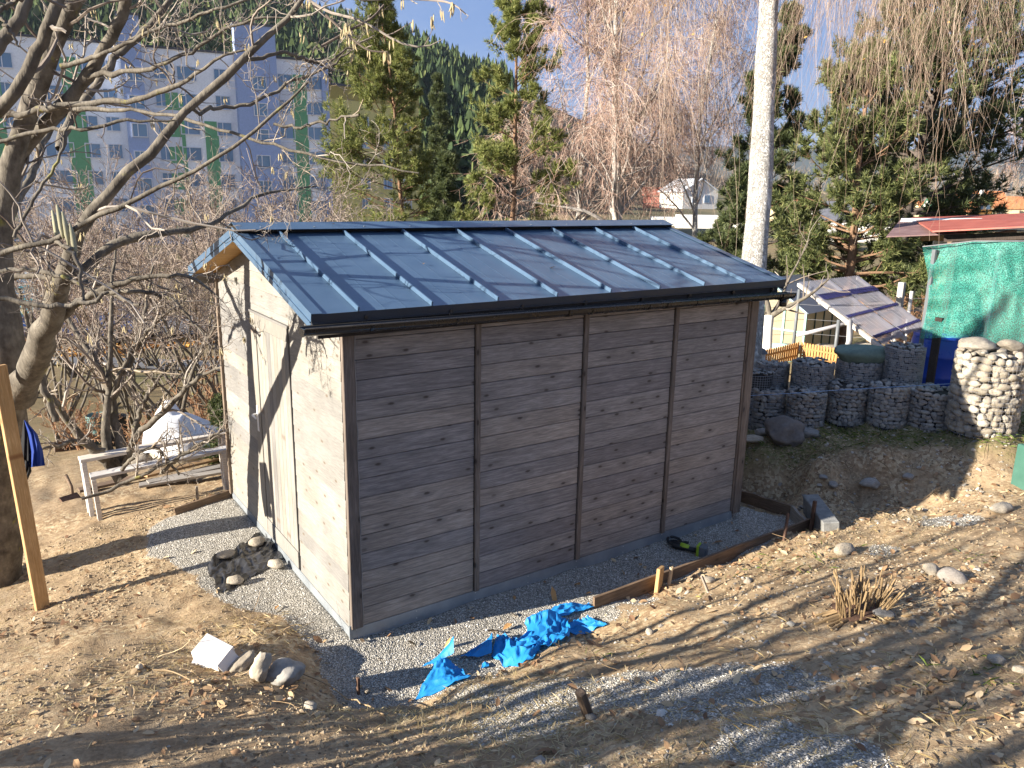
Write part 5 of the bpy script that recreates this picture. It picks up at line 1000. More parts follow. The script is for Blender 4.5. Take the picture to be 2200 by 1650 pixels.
# birches --------------------------------------------------------------------------------
def weeping(name, label, p, h, wid, seed, mtr=M_BIRCH, mt=M_BIRCHTW, nl=26, ns=16, rad=.12, hang=(.5, 1.8), rmin=.006, crown0=.25, group=None, lean=(0, 0), leaves=0, l2=5, tr=None, trr=None):
    rg = np.random.default_rng(seed); p = np.array(p, float); t = thing(name, label, 'tree', p, group)
    if tr is None: tr = walk(p[None]-up*.1, np.array([[lean[0], lean[1], 1.]]), np.array([h]), 18, .04, .02, rg); R = rad*np.linspace(1, .1, 18)[None]
    else: R = trr
    part(t, 'trunk', addtubes(MB(), tr, R, 16), mtr, smooth=True)
    L, B = children(tr, R, nl, rg, crown0, 1, (.25, .45), (25, 55), 10, .10, .02, .45, .014, .3, .5, lmax=wid)
    L2, B2 = children(L, B, l2, rg, .2, 1, (.3, .55), (30, 60), 7, .14, -.03, .5, .009, .4, .4)
    part(t, 'limb', addtubes(addtubes(MB(), L, B, 6), L2, B2, 4), M_LIMBB, smooth=True)
    n = len(L2)*ns; par = np.repeat(np.arange(len(L2)), ns); k = rg.integers(1, 7, n); s = L2[par, k]; d = rg.normal(size=(n, 3))*.5; d[:, 2] -= .2; d /= np.linalg.norm(d, axis=1, keepdims=True)
    P = walk(s, d, rg.uniform(hang[0], hang[1], n), 5, .30, -.27, rg); Rr = rmin*np.linspace(1, .55, 5)[None]*rg.uniform(.7, 1.2, n)[:, None]; gzz = p[2]+.6; P[:, :, 2] = np.maximum(P[:, :, 2], gzz)
    mb = addtubes(MB(), P, Rr, 3); A, C = children(P, Rr, 3, rg, .1, .95, (.25, .5), (25, 60), 3, .2, -.06, .8, rmin*.7, .7, .2); addtubes(mb, A, C, 3); part(t, 'crown', mb, mt, kind='stuff')
    if leaves:
        i = rg.integers(0, n, leaves); q = P[i, rg.integers(1, 5, leaves)]; e = rg.normal(size=(leaves, 3)); e /= np.linalg.norm(e, axis=1, keepdims=True); f_ = rg.normal(size=(leaves, 3)); z = .03
        V = np.stack([q, q+e*z+f_*.008, q+e*z*1.8, q+e*z-f_*.012], 1).reshape(-1, 3); part(t, 'dry_leaves', MB().add(V, np.arange(leaves*4).reshape(-1, 4)), islandmat('dry_birch_leaf', [(0, (.40, .20, .05)), (1, (.62, .36, .10))], .8, .2, .3), kind='stuff')
    return t
weeping('birch_tree', 'weeping bare birch behind the middle of the shed roof', at(1335, 25), topz(-260, 25)-at(1335, 25)[2], 4.0, 401, rad=.20, group='bare weeping birches', nl=36, ns=22, rmin=.0055, leaves=300)
weeping('birch_tree', 'bare birch left of the weeping one and right of the ragged pine', at(1215, 29), topz(-200, 29)-at(1215, 29)[2], 3.6, 402, rad=.13, group='bare weeping birches', nl=30, ns=20, rmin=.006, leaves=120)
weeping('birch_tree', 'bare birch between the weeping birch and the white trunk', at(1490, 30), topz(-160, 30)-at(1490, 30)[2], 3.6, 403, rad=.13, group='bare weeping birches', nl=28, ns=20, rmin=.006)
weeping('birch_tree', 'bare birch at the right picture edge above the red roof', at(2230, 24), topz(-260, 24)-at(2230, 24)[2], 4.2, 404, rad=.16, group='bare weeping birches', nl=28, ns=20, rmin=.0055)
# the white trunk right behind the shed: its own polyline, crown above the frame, long hanging twigs
q = at(1618, 10.6); base = np.array(q); pts_ = [np.append(base-up*.15, .20), np.append(D(1619, 560, 10.75), .172)]+[np.append(D(u, v, d), w/2*d/FPX) for (u, v, w, d) in ((1633, 420, 49, 10.8), (1640, 250, 46, 10.85), (1646, 120, 43, 10.9), (1652, 0, 41, 11), (1660, -160, 36, 11.1), (1690, -420, 28, 11.3), (1720, -750, 18, 11.6), (1740, -1100, 7, 12))]
tr = resample(np.array(pts_), 40); rg2 = np.random.default_rng(5); tr[:, 3] *= 1+.03*rg2.normal(size=40)
wb = thing('birch_tree', 'thick white barked birch trunk rising behind the right end of the shed roof', 'tree', base, 'bare weeping birches')
part(wb, 'trunk', addtubes(MB(), tr[None, :, :3], tr[None, :, 3], 26), M_BIRCH, smooth=True)
LB = [[(1655, -60, 14, 11), (1760, -150, 12, 10.5), (1880, -170, 10, 10), (2000, -120, 8, 9.6), (2120, -60, 6, 9.3)], [(1655, -30, 12, 11), (1730, -120, 10, 11.5), (1820, -160, 8, 12), (1930, -130, 6, 12.4)], [(1690, -300, 16, 11.3), (1850, -400, 12, 11), (2000, -330, 10, 10.5), (2200, -200, 8, 10)], [(1650, -20, 9, 11), (1560, -70, 8, 11.2), (1480, -80, 7, 11.4), (1400, -30, 4, 11.6)], [(1690, -300, 14, 11.3), (1560, -380, 11, 11.5), (1450, -300, 8, 11.8)], [(1660, -200, 13, 11.1), (1740, -330, 11, 10.2), (1830, -340, 9, 9.6), (1920, -250, 7, 9.2)], [(1800, -200, 9, 12), (1950, -260, 9, 12.5), (2100, -200, 8, 13), (2250, -120, 6, 13)]]
Pl, Rl = limbs_px(LB, 14); part(wb, 'limb', addtubes(MB(), Pl, Rl, 7), M_LIMBB, smooth=True)
Pm, Rm = children(Pl, Rl, 9, rg2, .15, 1, (.2, .5), (30, 65), 7, .14, -.02, .5, .007, .4, .3)
n = 1500; i = rg2.integers(0, len(Pm), n); s = Pm[i, rg2.integers(1, 7, n)]; d = rg2.normal(size=(n, 3))*.5; d[:, 2] -= .3; d /= np.linalg.norm(d, axis=1, keepdims=True)
Ph = walk(s, d, rg2.uniform(1.0, 3.6, n)*np.where(rg2.random(n) < .3, 1.25, .8), 12, .12, -.22, rg2); Rh = .0019*np.linspace(1.1, .6, 12)[None]*rg2.uniform(.7, 1.3, n)[:, None]
Pk, Rk = children(Ph, Rh, 3, rg2, .15, .95, (.08, .25), (15, 50), 5, .16, -.10, .8, .0012, .7, .2)
part(wb, 'hanging_twigs', addtubes(addtubes(addtubes(MB(), Pm, Rm, 5), Ph, Rh, 3), Pk, Rk, 3), islandmat('birch_twig_near', [(0, (.13, .085, .06)), (.5, (.27, .19, .14)), (1, (.42, .34, .27))], .8), kind='stuff')
nl_ = 260; q = Ph[rg2.integers(0, n, nl_), rg2.integers(4, 12, nl_)]; e = rg2.normal(size=(nl_, 3)); e /= np.linalg.norm(e, axis=1, keepdims=True); f_ = rg2.normal(size=(nl_, 3)); V = np.stack([q, q+e*.022+f_*.009, q+e*.045, q+e*.022-f_*.011], 1).reshape(-1, 3)
part(wb, 'dry_leaves', MB().add(V, np.arange(nl_*4).reshape(-1, 4)), islandmat('dry_leaf', [(0, (.42, .22, .06)), (1, (.66, .42, .13))], .8, .2, .3), kind='stuff')
# ------------------------------------------------------------------ apartment block
def aff(u): return None
A0 = RD(-52.7, 80); A1 = RD(-21.6, 95); AE = (A1-A0)/np.linalg.norm(A1-A0); AN = np.array([AE[1], -AE[0]])      # along / towards the camera
def s_of(u):
    d = ray(u, 412)[:2]; M2 = np.array([d, -AE]).T; t = np.linalg.solve(M2, A0-CAM[:2]); return t[1]
def ap(s, out, z): q = A0+AE*s+AN*out; return np.array([q[0], q[1], z])
AR = np.array([[AE[0], AN[0], 0], [AE[1], AN[1], 0], [0, 0, 1]])
M_FACW = plain('white_render', (.88, .88, .88), .9, .1); M_FACB = plain('blue_grey_render', (.34, .42, .62), .9, .1); M_FACG = plain('green_render', (.17, .38, .20), .9, .1)
M_FACY = plain('yellow_render', (.66, .56, .22), .9, .1); M_GLASS = NT('window_glass', .08, .8); M_GLASS.col((.14, .24, .36)); M_GLASS = M_GLASS.m
M_FRAME = plain('window_frame_white', (.72, .72, .74), .5, .3); M_ROOFE = plain('roof_edge', (.10, .10, .11), .8, .2)
ROOFZ = 17.0
apt = thing('apartment_block', 'long white and green panel apartment block behind the bare shrubs', 'building', ap(10, 0, -3))
def abox(par, nm, s0, s1, o0, o1, z0, z1, mt, ch=0): return part(par, nm, MB().box(ap((s0+s1)/2, (o0+o1)/2, (z0+z1)/2), (abs(s1-s0)/2, abs(o1-o0)/2, (z1-z0)/2), AR, 0, ch), mt, at=ap((s0+s1)/2, (o0+o1)/2, (z0+z1)/2))
sE = s_of(712)
abox(apt, 'wall', -24, sE, -12, 0, -3.2, ROOFZ, M_FACW); abox(apt, 'roof_edge', -24.1, sE+.1, -12.1, .12, ROOFZ+.002, ROOFZ+.22, M_ROOFE)
for (u0, u1, tz) in ((286, 330, 2.7), (520, 603, 2.9)):
    a, b = s_of(u0), s_of(u1); abox(apt, 'stair_tower', a, b, .003, 1.6, -3.2, ROOFZ+tz, M_FACB); abox(apt, 'tower_roof', a-.1, b+.1, -2.2, 1.7, ROOFZ+tz+.002, ROOFZ+tz+.2, M_ROOFE)
abox(apt, 'end_pier', s_of(699), sE+.02, .003, .5, -3.2, ROOFZ-.02, M_FACB)
def win_mesh(w, h):
    fr = MB(); t = .09
    for (cx, cz, hw, hh) in ((0, h/2-t/2, w/2, t/2), (0, -h/2+t/2, w/2, t/2), (-w/2+t/2, 0, t/2, h/2-t), (w/2-t/2, 0, t/2, h/2-t), (w*.12, 0, t/2, h/2-t)): fr.box((cx, .06, cz), (hw, .05, hh))
    return mesh('window', fr, M_FRAME), mesh('pane', MB().box((0, .03, 0), (w/2-t*.5, .02, h/2-t*.5)), M_GLASS)
ARZ = math.atan2(AE[1], AE[0])
WM = {}
def awin(s, z, w, h=1.5, out=.0, par=None):
    k = (round(w, 1), h)
    if k not in WM: WM[k] = win_mesh(*k)
    o = inst(par or apt, 'window', WM[k][0], ap(s, out, z), (0, 0, ARZ+pi)); o2 = bpy.data.objects.new('pane', WM[k][1]); COL.objects.link(o2); o2.parent = o
cols = [(624, 1.7), (684, 1.9), (492, 1.6), (420, 2.0), (368, 1.6), (258, 1.4), (210, 1.5), (140, 2.6), (45, 1.5), (-40, 2.4), (-110, 1.6), (-170, 2.4)]
for (u, w) in cols:
    for k in range(7): awin(s_of(u), ROOFZ-2.3-2.75*k, w, 1.5)
for (u0, u1, k0) in ((636, 668, 0), (372, 408, 1), (450, 478, 2), (160, 202, 0), (-4, 32, 0), (-96, -62, 0)):
    abox(apt, 'green_panel', s_of(u0), s_of(u1), .003, .07, -2.5, ROOFZ-1.55-2.75*k0, M_FACG)
for (u0, u1) in ((286, 330), (520, 603)):
    for k in range(7): awin((s_of(u0)+s_of(u1))/2+.2, ROOFZ-2.9-2.75*k, 1.5, 1.4, 1.6)
for k in range(6):
    for (u0, u1) in ((345, 400), (606, 640)): abox(apt, 'balcony_rail', s_of(u0), s_of(u1), .003, .12, ROOFZ-4.3-2.75*k, ROOFZ-3.35-2.75*k, M_FRAME)
# yellow block
yb = thing('apartment_block', 'yellow apartment block with dark roof edge beside the sunlit pine', 'building', (*UD(760, 112), -3))
q0 = UD(716, 112); q1 = UD(900, 122); ye_ = (q1-q0)/np.linalg.norm(q1-q0); yn = np.array([ye_[1], -ye_[0]]); YR_ = np.array([[ye_[0], yn[0], 0], [ye_[1], yn[1], 0], [0, 0, 1]]); Ly = np.linalg.norm(q1-q0); zt = topz(208, 112)
cy = np.array([*((q0+q1)/2-yn*6), 0]); part(yb, 'wall', MB().box(cy+np.array([0, 0, (zt-4)/2]), (Ly/2, 6, (zt+4)/2), YR_), M_FACY)
part(yb, 'attic_band', MB().box(cy+np.array([0, 0, zt-.9]), (Ly/2+.03, 6.03, .85), YR_), plain('ochre_render', (.40, .31, .10), .9, .1)); part(yb, 'roof_edge', MB().box(cy+np.array([0, 0, zt+.15]), (Ly/2+.2, 6.2, .14), YR_), M_ROOFE)
for i, sx_ in enumerate((.37, .62, .85)):
    for k in range(5):
        p = q0+ye_*Ly*sx_+yn*.01; o = inst(yb, 'window', WM[(1.5, 1.5)][0], (p[0], p[1], zt-4.5-2.8*k), (0, 0, math.atan2(ye_[1], ye_[0])+pi)); o2 = bpy.data.objects.new('pane', WM[(1.5, 1.5)][1]); COL.objects.link(o2); o2.parent = o

# ------------------------------------------------------------------ forested hill, far mountain
hu = [-2600, -1500, -400, 0, 300, 540, 700, 800, 900, 1000, 1100, 1300, 1500, 1800]; hv = [-60, -160, -60, 15, 45, 60, 118, 132, 158, 195, 225, 300, 370, 412]
def hill_z(u, d):
    e = (412-np.interp(u, hu, hv))/FPX*430; t = np.clip((d-150)/280, 0, 1); b = np.clip((700-d)/200, 0, 1) if np.isscalar(d) else np.clip((760-d)/260, 0, 1)
    return -4+(e+7)*(t**.85)*np.clip(b, 0, 1)**.5
uu = np.linspace(-2600, 1800, 90); dd = np.concatenate([np.linspace(140, 430, 36), np.linspace(450, 760, 12)]); U_, D_ = np.meshgrid(uu, dd, indexing='ij')
rr_ = (U_-1100)/FPX*D_; HX = CAM[0]+rr_*RH[0]+D_*FH[0]; HY = CAM[1]+rr_*RH[1]+D_*FH[1]; HZ_ = hill_z(U_, D_)+4*fbm(HX, HY, .02, 3, 61)*np.clip((D_-150)/100, 0, 1)
hill = bpy.data.objects.new('hill', mesh('hill', MB().sheet(np.stack([HX, HY, HZ_], -1)), varied('hill_meadow', (.10, .095, .05), (.22, .17, .085), .06, .95, 0, rand=False), smooth=True)); COL.objects.link(hill); hill['kind'] = 'structure'
def spruce_template(seed, tiers=7, pts=9, rb=.27):
    rg = np.random.default_rng(seed); V = []; F = []
    for i in range(tiers):
        f = i/(tiers-1); z0 = .06+.80*f; z1 = min(1.0, z0+.30*(1-.45*f)); r = rb*(1-f)**.85+.035; a = np.sort(rg.uniform(0, 2*pi, pts)); n0 = len(V)
        for k, x in enumerate(a): q = r*(1.0 if k % 2 else .55)*rg.uniform(.75, 1.2); V.append((q*cos(x), q*sin(x), z0+rg.uniform(-.03, .03)))
        V.append((rg.normal()*.01, rg.normal()*.01, z1)); F += [(n0+k, n0+(k+1) % pts, n0+pts) for k in range(pts)]
    return np.array(V), np.array(F)
TPL = [spruce_template(i, 7, 9, .20+.03*(i % 3)) for i in range(5)]
M_FOREST = islandmat('forest_needles', [(0, (.018, .032, .018)), (.4, (.04, .062, .028)), (.8, (.07, .095, .035)), (1, (.105, .12, .045))], .9, .1)
rgf = np.random.default_rng(77); n = 5200; fu = rgf.uniform(-420, 1090, n); fd = 150+(rgf.random(n)**.7)*300
ok = ~((fu > 900) & (fd > 385) & (rgf.random(n) < .75)); fu, fd = fu[ok], fd[ok]; rr_ = (fu-1100)/FPX*fd; fx = CAM[0]+rr_*RH[0]+fd*FH[0]; fy = CAM[1]+rr_*RH[1]+fd*FH[1]; fz = hill_z(fu, fd)-.8
mb = MB(); hh = rgf.uniform(10, 19, len(fu)); an = rgf.uniform(0, 6.28, len(fu)); wd = rgf.uniform(.8, 1.35, len(fu)); ti = rgf.integers(0, 5, len(fu))
for k in range(5):
    i = np.where(ti == k)[0]; V, F = TPL[k]; c, s = np.cos(an[i])[:, None], np.sin(an[i])[:, None]
    X = (V[None, :, 0]*c-V[None, :, 1]*s)*(hh*wd)[i][:, None]+fx[i][:, None]; Y = (V[None, :, 0]*s+V[None, :, 1]*c)*(hh*wd)[i][:, None]+fy[i][:, None]; Zz = V[None, :, 2]*hh[i][:, None]+fz[i][:, None]
    mb.add(np.stack([X, Y, Zz], -1).reshape(-1, 3), (F[None]+(np.arange(len(i))*len(V))[:, None, None]).reshape(-1, 3))
solid('conifer_forest', None, None, mb, M_FOREST, kind='stuff')
mu = np.linspace(-3000, 5000, 160); md = np.array([2300, 2500, 2800, 3200, 3700]); U_, D_ = np.meshgrid(mu, md, indexing='ij'); rr_ = (U_-1100)/FPX*D_
prof_ = (412-(312-14*fbm(mu*.002, mu*0, 1., 4, 3)-10*np.sin(mu*.0016)))/FPX*3200; mz = -10+np.outer(prof_, [0, .32, .74, 1.0, .7])+25*fbm(U_*.004, D_*.004, 1, 4, 9)*np.array([0, 1, 1, .4, 0])
mount = bpy.data.objects.new('mountain', mesh('mountain', MB().sheet(np.stack([CAM[0]+rr_*RH[0]+D_*FH[0], CAM[1]+rr_*RH[1]+D_*FH[1], mz], -1)), varied('mountain_forest', (.02, .035, .03), (.05, .06, .045), .006, 1, 0, rand=False), smooth=True)); COL.objects.link(mount); mount['kind'] = 'structure'
# leafless wood on the right, far off
M_WOODS = islandmat('bare_wood', [(0, (.20, .15, .11)), (.5, (.33, .26, .20)), (1, (.42, .36, .28))], .95, .05)
n = 330; fu = rgf.uniform(1150, 2400, n); fd = rgf.uniform(260, 420, n); hh = rgf.uniform(9, 16, n); rr_ = (fu-1100)/FPX*fd; b = np.stack([CAM[0]+rr_*RH[0]+fd*FH[0], CAM[1]+rr_*RH[1]+fd*FH[1], np.full(n, -6.)+(fd-260)*.075], 1)
P = walk(b, np.tile([0, 0, 1.], (n, 1)), hh, 6, .05, 0, rgf); R = .22*np.linspace(1, .2, 6)[None]*np.ones((n, 1)); mb = addtubes(MB(), P, R, 3)
A, B = children(P, R, 12, rgf, .2, 1, (.25, .5), (20, 50), 3, .12, .05, .45, .05, .4, .4); addtubes(mb, A, B, 3); A2, B2 = children(A, B, 3, rgf, .2, 1, (.4, .7), (20, 50), 2, .12, .05, .6, .06, .5, .4); addtubes(mb, A2, B2, 3)
solid('bare_woodland', None, None, mb, M_WOODS, kind='stuff')
hz2 = bpy.data.objects.new('rise', mesh('rise', MB().sheet(np.array([[[*RD((u-1100)/FPX*d, d), z] for d, z in ((230, -6.5), (300, -3), (420, 6), (520, -8))] for u in range(1100, 3000, 60)])), varied('dry_meadow', (.20, .155, .085), (.30, .24, .13), .05, .95, 0, rand=False), smooth=True)); COL.objects.link(hz2); hz2['kind'] = 'structure'

# ------------------------------------------------------------------ houses
M_ORANGE = varied('orange_tiles', (.42, .15, .06), (.58, .25, .11), 2, .8, .3, 8, .05); M_REDROOF = varied('red_tiles', (.34, .10, .07), (.48, .17, .11), 2, .8, .3, 8, .05); M_GREYROOF = varied('grey_tiles', (.09, .095, .11), (.16, .16, .18), 2, .7, .3, 8, .05)
M_WHITEH = plain('house_white', (.72, .70, .66), .9, .1); M_YELH = plain('house_yellow', (.70, .58, .36), .9, .1); M_GREENR = plain('green_sheet_roof', (.06, .26, .16), .6, .3); M_PV = plain('solar_panel', (.02, .025, .07), .2, .6); M_BALC = plain('balcony_wood', (.42, .21, .06), .8, .2); M_BRICK = varied('red_facade', (.36, .12, .09), (.50, .2, .15), 3, .9, .2)
def house(name, label, u, d, vb, w, l, he, hr, rot, mw, mr, wins=(), over=.35, extras=None):
    """w across, l deep; gable end faces the viewer when rot = 0"""
    q = UD(u, d); zb = topz(vb, d); o = thing(name, label, 'house', (q[0], q[1], zb)); X = np.array([*RH, 0]); Y = np.array([*FH, 0]); c, s = cos(rot), sin(rot); ex = X*c+Y*s; ey = -X*s+Y*c; T = lambda x, y, z: np.array([q[0], q[1], zb])+ex*x+ey*y+up*z
    part(o, 'wall', MB().poly([T(-w/2, 0, 0), T(w/2, 0, 0), T(w/2, 0, he), T(0, 0, hr), T(-w/2, 0, he)], ey*l), mw)
    k = (hr-he)/(w/2)
    for sg in (-1, 1):
        Q = [T(sg*(w/2+over), -over, he-k*over+.05), T(sg*(w/2+over), l+over, he-k*over+.05), T(0, l+over, hr+.05), T(0, -over, hr+.05)]; part(o, 'roof', MB().poly(Q, up*.18), mr)
    for (x, z, ww, wh) in wins:
        fr = part(o, 'window', MB().box(T(x, -.03, z), (ww/2, .04, wh/2), np.array([ex, ey, up]).T), M_FRAME, at=T(x, -.03, z)); part(fr, 'pane', MB().box(T(x, -.07, z), (ww/2-.08, .02, wh/2-.08), np.array([ex, ey, up]).T), M_GLASS, at=T(x, -.07, z))
    if extras: extras(o, T, np.array([ex, ey, up]).T)
    return o
def ex_y(o, T, R_):
    part(o, 'balcony', MB().box(T(-.3, -.6, 4.2), (2.0, .06, .55), R_).box(T(-.3, -.35, 3.65), (2.0, .35, .06), R_), M_BALC); part(o, 'chimney', MB().box(T(2.2, 4, 8.4), (.35, .35, 1.2), R_), M_WHITEH)
    part(o, 'solar_panel', MB().box(T(1.8, 6.5, 7.4), (1.7, 2.2, .05), R_ @ roty(radians(40))), M_PV)
house('house', 'yellow gabled house with a wooden balcony beyond the red shelter roof', 2082, 200, 470, 7.6, 10, 4.2, 6.9, .25, M_YELH, M_ORANGE, [(-1.2, 5.2, 1.2, 1.3), (.9, 5.2, 1.2, 1.3), (1.2, 2.2, 1.0, 1.9), (-2, 2, 1.2, 1.3)], extras=ex_y)
house('house', 'house with a long orange tiled roof right of the yellow house', 2172, 215, 470, 9, 16, 5.5, 8.4, 1.45, M_YELH, M_ORANGE, [(0, 5.4, 1.2, 1.2)])
house('house', 'house with a wide orange roof behind the yellow house', 2112, 240, 450, 9, 14, 5, 8.0, 1.5, M_YELH, M_ORANGE, [(0, 5, 1.2, 1.2)])
house('house', 'low house with a green sheet roof left of the yellow house', 2043, 250, 450, 7, 12, 3.2, 5.6, 1.5, M_WHITEH, M_GREENR, [(0, 2, 1.2, 1.2)])
house('house', 'small house with an orange roof left of the green roof', 2012, 260, 452, 7, 11, 3.0, 5.4, 1.5, M_YELH, M_ORANGE, [(0, 2, 1.2, 1.2)])
house('house', 'house with a dull purple grey roof beside the big pine', 1990, 290, 440, 9, 12, 4.0, 6.5, 1.4, M_WHITEH, M_GREYROOF, [(0, 2, 1.2, 1.2)])
house('house', 'white house with a dark grey roof and roof lights behind the big pine', 1880, 92, 500, 6.5, 8, 2.4, 4.2, 1.35, M_WHITEH, M_GREYROOF, [(-1.5, 1.4, 1.6, 1.4)], extras=lambda o, T, R_: [part(o, 'roof_light', MB().box(T(2.1, y, 3.15), (.45, .35, .06), R_ @ roty(radians(29))), M_FRAME, at=T(2.1, y, 3.15)) for y in (2, 4, 6)])
house('house', 'house with an orange red roof just right of the white birch trunk', 1690, 110, 470, 7, 8, 2.6, 5.2, 1.3, M_YELH, M_REDROOF, [(0, 1.6, 1.2, 1.2)])
house('house', 'white house with a pale sheet roof behind the weeping birches', 1486, 130, 440, 6.4, 8, 2.7, 4.6, .3, M_WHITEH, plain('pale_sheet_roof', (.55, .58, .62), .5, .4), [(-1, 1.6, 1.1, 1.3), (1.2, 1.6, 1.1, 1.3)])
house('house', 'red fronted house left of the white house with the pale roof', 1424, 150, 440, 5, 5, 2.4, 3.6, 1.4, M_BRICK, M_REDROOF, [(0, 1.2, 1.1, 1.1)])
sh_ = MB().box(np.array([*UD(1500, 62), topz(474, 62)+.3]), (2.2, .7, .5), rotz(-YAW)); solid('covered_woodpile', 'white covered wood pile in the field behind the shed ridge', 'wood pile', sh_, M_WHITEH)
sh_ = MB().box(np.array([*UD(1435, 66), topz(474, 66)+.3]), (1.9, .7, .35), rotz(-YAW)); solid('covered_woodpile', 'lower white covered pile left of the other white pile in the field', 'wood pile', sh_, M_WHITEH)
sh_ = MB().box(np.array([*UD(1572, 60), topz(478, 60)+.35]), (.35, .35, .45), rotz(-YAW)); solid('white_crate', 'small white cube in the field left of the white birch trunk', 'crate', sh_, M_WHITEH)

# ------------------------------------------------------------------ road, verge, cars
def ribbon(u0, u1, d0, d1, n, dz): return np.array([[(lambda q: [q[0], q[1], gz1(q[0], q[1])+dz])(UD(u, d)) for d in np.linspace(d0, d1, 6)] for u in np.linspace(u0, u1, n)])
t = NT('asphalt', .85, .3); co = t.coord('World'); t.col(t.ramp(t.noise(co, 3, 5), [(.3, (.12, .12, .125)), (.7, (.19, .19, .195))])); t.bump(t.noise(co, 60, 3), .3, .01)
road = bpy.data.objects.new('road', mesh('road', MB().sheet(ribbon(-500, 1000, 29.5, 35.5, 60, .10)), t.m, smooth=True)); COL.objects.link(road); road['kind'] = 'structure'
kb = MB().sheet(np.concatenate([ribbon(-500, 1000, 29.3, 29.31, 60, .12)[:, :1], ribbon(-500, 1000, 29.3, 29.31, 60, .22)[:, :1], ribbon(-500, 1000, 29.45, 29.46, 60, .22)[:, :1], ribbon(-500, 1000, 29.5, 29.51, 60, .09)[:, :1]], 1)); k_ = bpy.data.objects.new('kerb', mesh('kerb', kb, plain('kerb_stone', (.3, .3, .29), .9))); COL.objects.link(k_); k_['kind'] = 'structure'
pth = bpy.data.objects.new('path', mesh('path', MB().sheet(ribbon(-500, 700, 22.5, 24.2, 50, .06)), t.m, smooth=True)); COL.objects.link(pth); pth['kind'] = 'structure'
def leafmesh(P, rg, sz, curl=.4, nrm=None):
    n = len(P); a = rg.uniform(0, 2*pi, n); tilt = rg.normal(size=(n, 2))*curl; e = np.stack([np.cos(a), np.sin(a), tilt[:, 0]], 1); f = np.stack([-np.sin(a), np.cos(a), tilt[:, 1]], 1); s = (sz*rg.uniform(.5, 1.2, n))[:, None]
    w = rg.uniform(.35, .6, n)[:, None]; cu = (rg.uniform(.0, .5, n)*curl*1.6)[:, None]*np.array([0, 0, 1.])
    V = np.stack([P-e*s, P-e*s*.35+f*s*w+cu*s, P+e*s*.35+f*s*w*.9+cu*s, P+e*s, P+e*s*.35-f*s*w*.9+cu*s*.8, P-e*s*.35-f*s*w+cu*s*.8, P+up*.002], 1).reshape(-1, 3)
    I = np.arange(n)*7; F = np.concatenate([np.stack([I+6, I+k, I+(k+1) % 6], 1) for k in range(6)]); return MB().add(V, F)
M_LEAFO = islandmat('orange_leaf', [(0, (.20, .08, .02)), (.5, (.42, .19, .045)), (1, (.55, .32, .09))], .8, .2, .2)
rgl = np.random.default_rng(3); n = 16000; lu = rgl.uniform(-300, 760, n); ld = rgl.uniform(24.3, 29.2, n); q = np.array([UD(a, b) for a, b in zip(lu, ld)]); k = (fbm(q[:, 0], q[:, 1], .35, 3, 4) > -.12); q = q[k]
solid('fallen_leaves', None, None, leafmesh(np.column_stack([q, gz(q[:, 0], q[:, 1])+.02]), rgl, .10, .5), M_LEAFO, kind='stuff')
def car(label, u, d, rot, mat, paint):
    q = UD(u, d); z = gz1(*q)+.12; o = thing('parked_car', label, 'car', (q[0], q[1], z), 'cars parked along the road'); c, s = cos(rot-YAW), sin(rot-YAW); T = lambda x, y, zz: np.array([q[0]+x*c-y*s, q[1]+x*s+y*c, z+zz])
    pr = [(-2.05, .45), (-2.08, .75), (-1.95, .92), (-1.45, 1.0), (-.75, 1.42), (.75, 1.46), (1.55, 1.05), (1.98, .98), (2.08, .75), (2.05, .4), (1.75, .26), (-1.75, .26)]
    for nm, pts, hw, mt in (('body', pr, .82, mat),):
        n_ = len(pts); mb = MB(); rows = []
        for f, wy in ((-1, .84), (-.8, 1), (.8, 1), (1, .84)): rows.append([T(x*(.97 if abs(f) == 1 else 1), f*hw*(1 if zz < 1.02 else .86), zz) for x, zz in pts])
        rows = np.array(rows); I = np.arange(4*n_).reshape(4, n_); J = np.roll(I, -1, 1); mb.add(rows.reshape(-1, 3), [np.stack([I[:-1], J[:-1], J[1:], I[1:]], -1).reshape(-1, 4), np.array([list(I[0])[::-1]]), np.array([list(I[3])])]); part(o, nm, mb, mt)
    for sg in (-1, 1): part(o, 'side_window', MB().poly([T(-1.25, sg*.74, 1.03), T(-.68, sg*.725, 1.36), (T(.68, sg*.725, 1.40)), T(1.35, sg*.74, 1.05)], (T(0, sg*.02, 0)-T(0, 0, 0))), M_GLASS)
    part(o, 'windscreen', MB().poly([T(-1.43, -.6, 1.03), T(-1.43, .6, 1.03), T(-.80, .55, 1.41), T(-.80, -.55, 1.41)], T(-.02, 0, .02)-T(0, 0, 0)), M_GLASS)
    part(o, 'rear_window', MB().poly([T(1.52, -.6, 1.09), T(1.52, .6, 1.09), T(.80, .55, 1.45), T(.80, -.55, 1.45)], T(.02, 0, .02)-T(0, 0, 0)), M_GLASS)
    for x in (-1.3, 1.32):
        for sg in (-1, 1):
            w = part(o, 'wheel', MB().tube([T(x, sg*.64, .32), T(x, sg*.86, .32)], .32, 16), M_BLACKP, at=T(x, sg*.8, .32)); part(w, 'rim', MB().tube([T(x, sg*.85, .32), T(x, sg*.875, .32)], .19, 12), M_GREYP, at=T(x, sg*.86, .32))
    for sg in (-1, 1): part(o, 'headlight', MB().box(T(-2.0, sg*.58, .78), (.06, .16, .08), rotz(rot-YAW)), M_FRAME)
    return o
M_CTEAL = plain('teal_car_paint', (.0, .36, .46), .25, .6); M_CBLUE = plain('blue_car_paint', (.02, .06, .20), .25, .6)
car('turquoise car parked on the road seen through the hazel branches', 70, 32.5, 0.1, M_CTEAL, 0); car('dark blue car parked in front of the turquoise one', 165, 27.6, .1, M_CBLUE, 0)
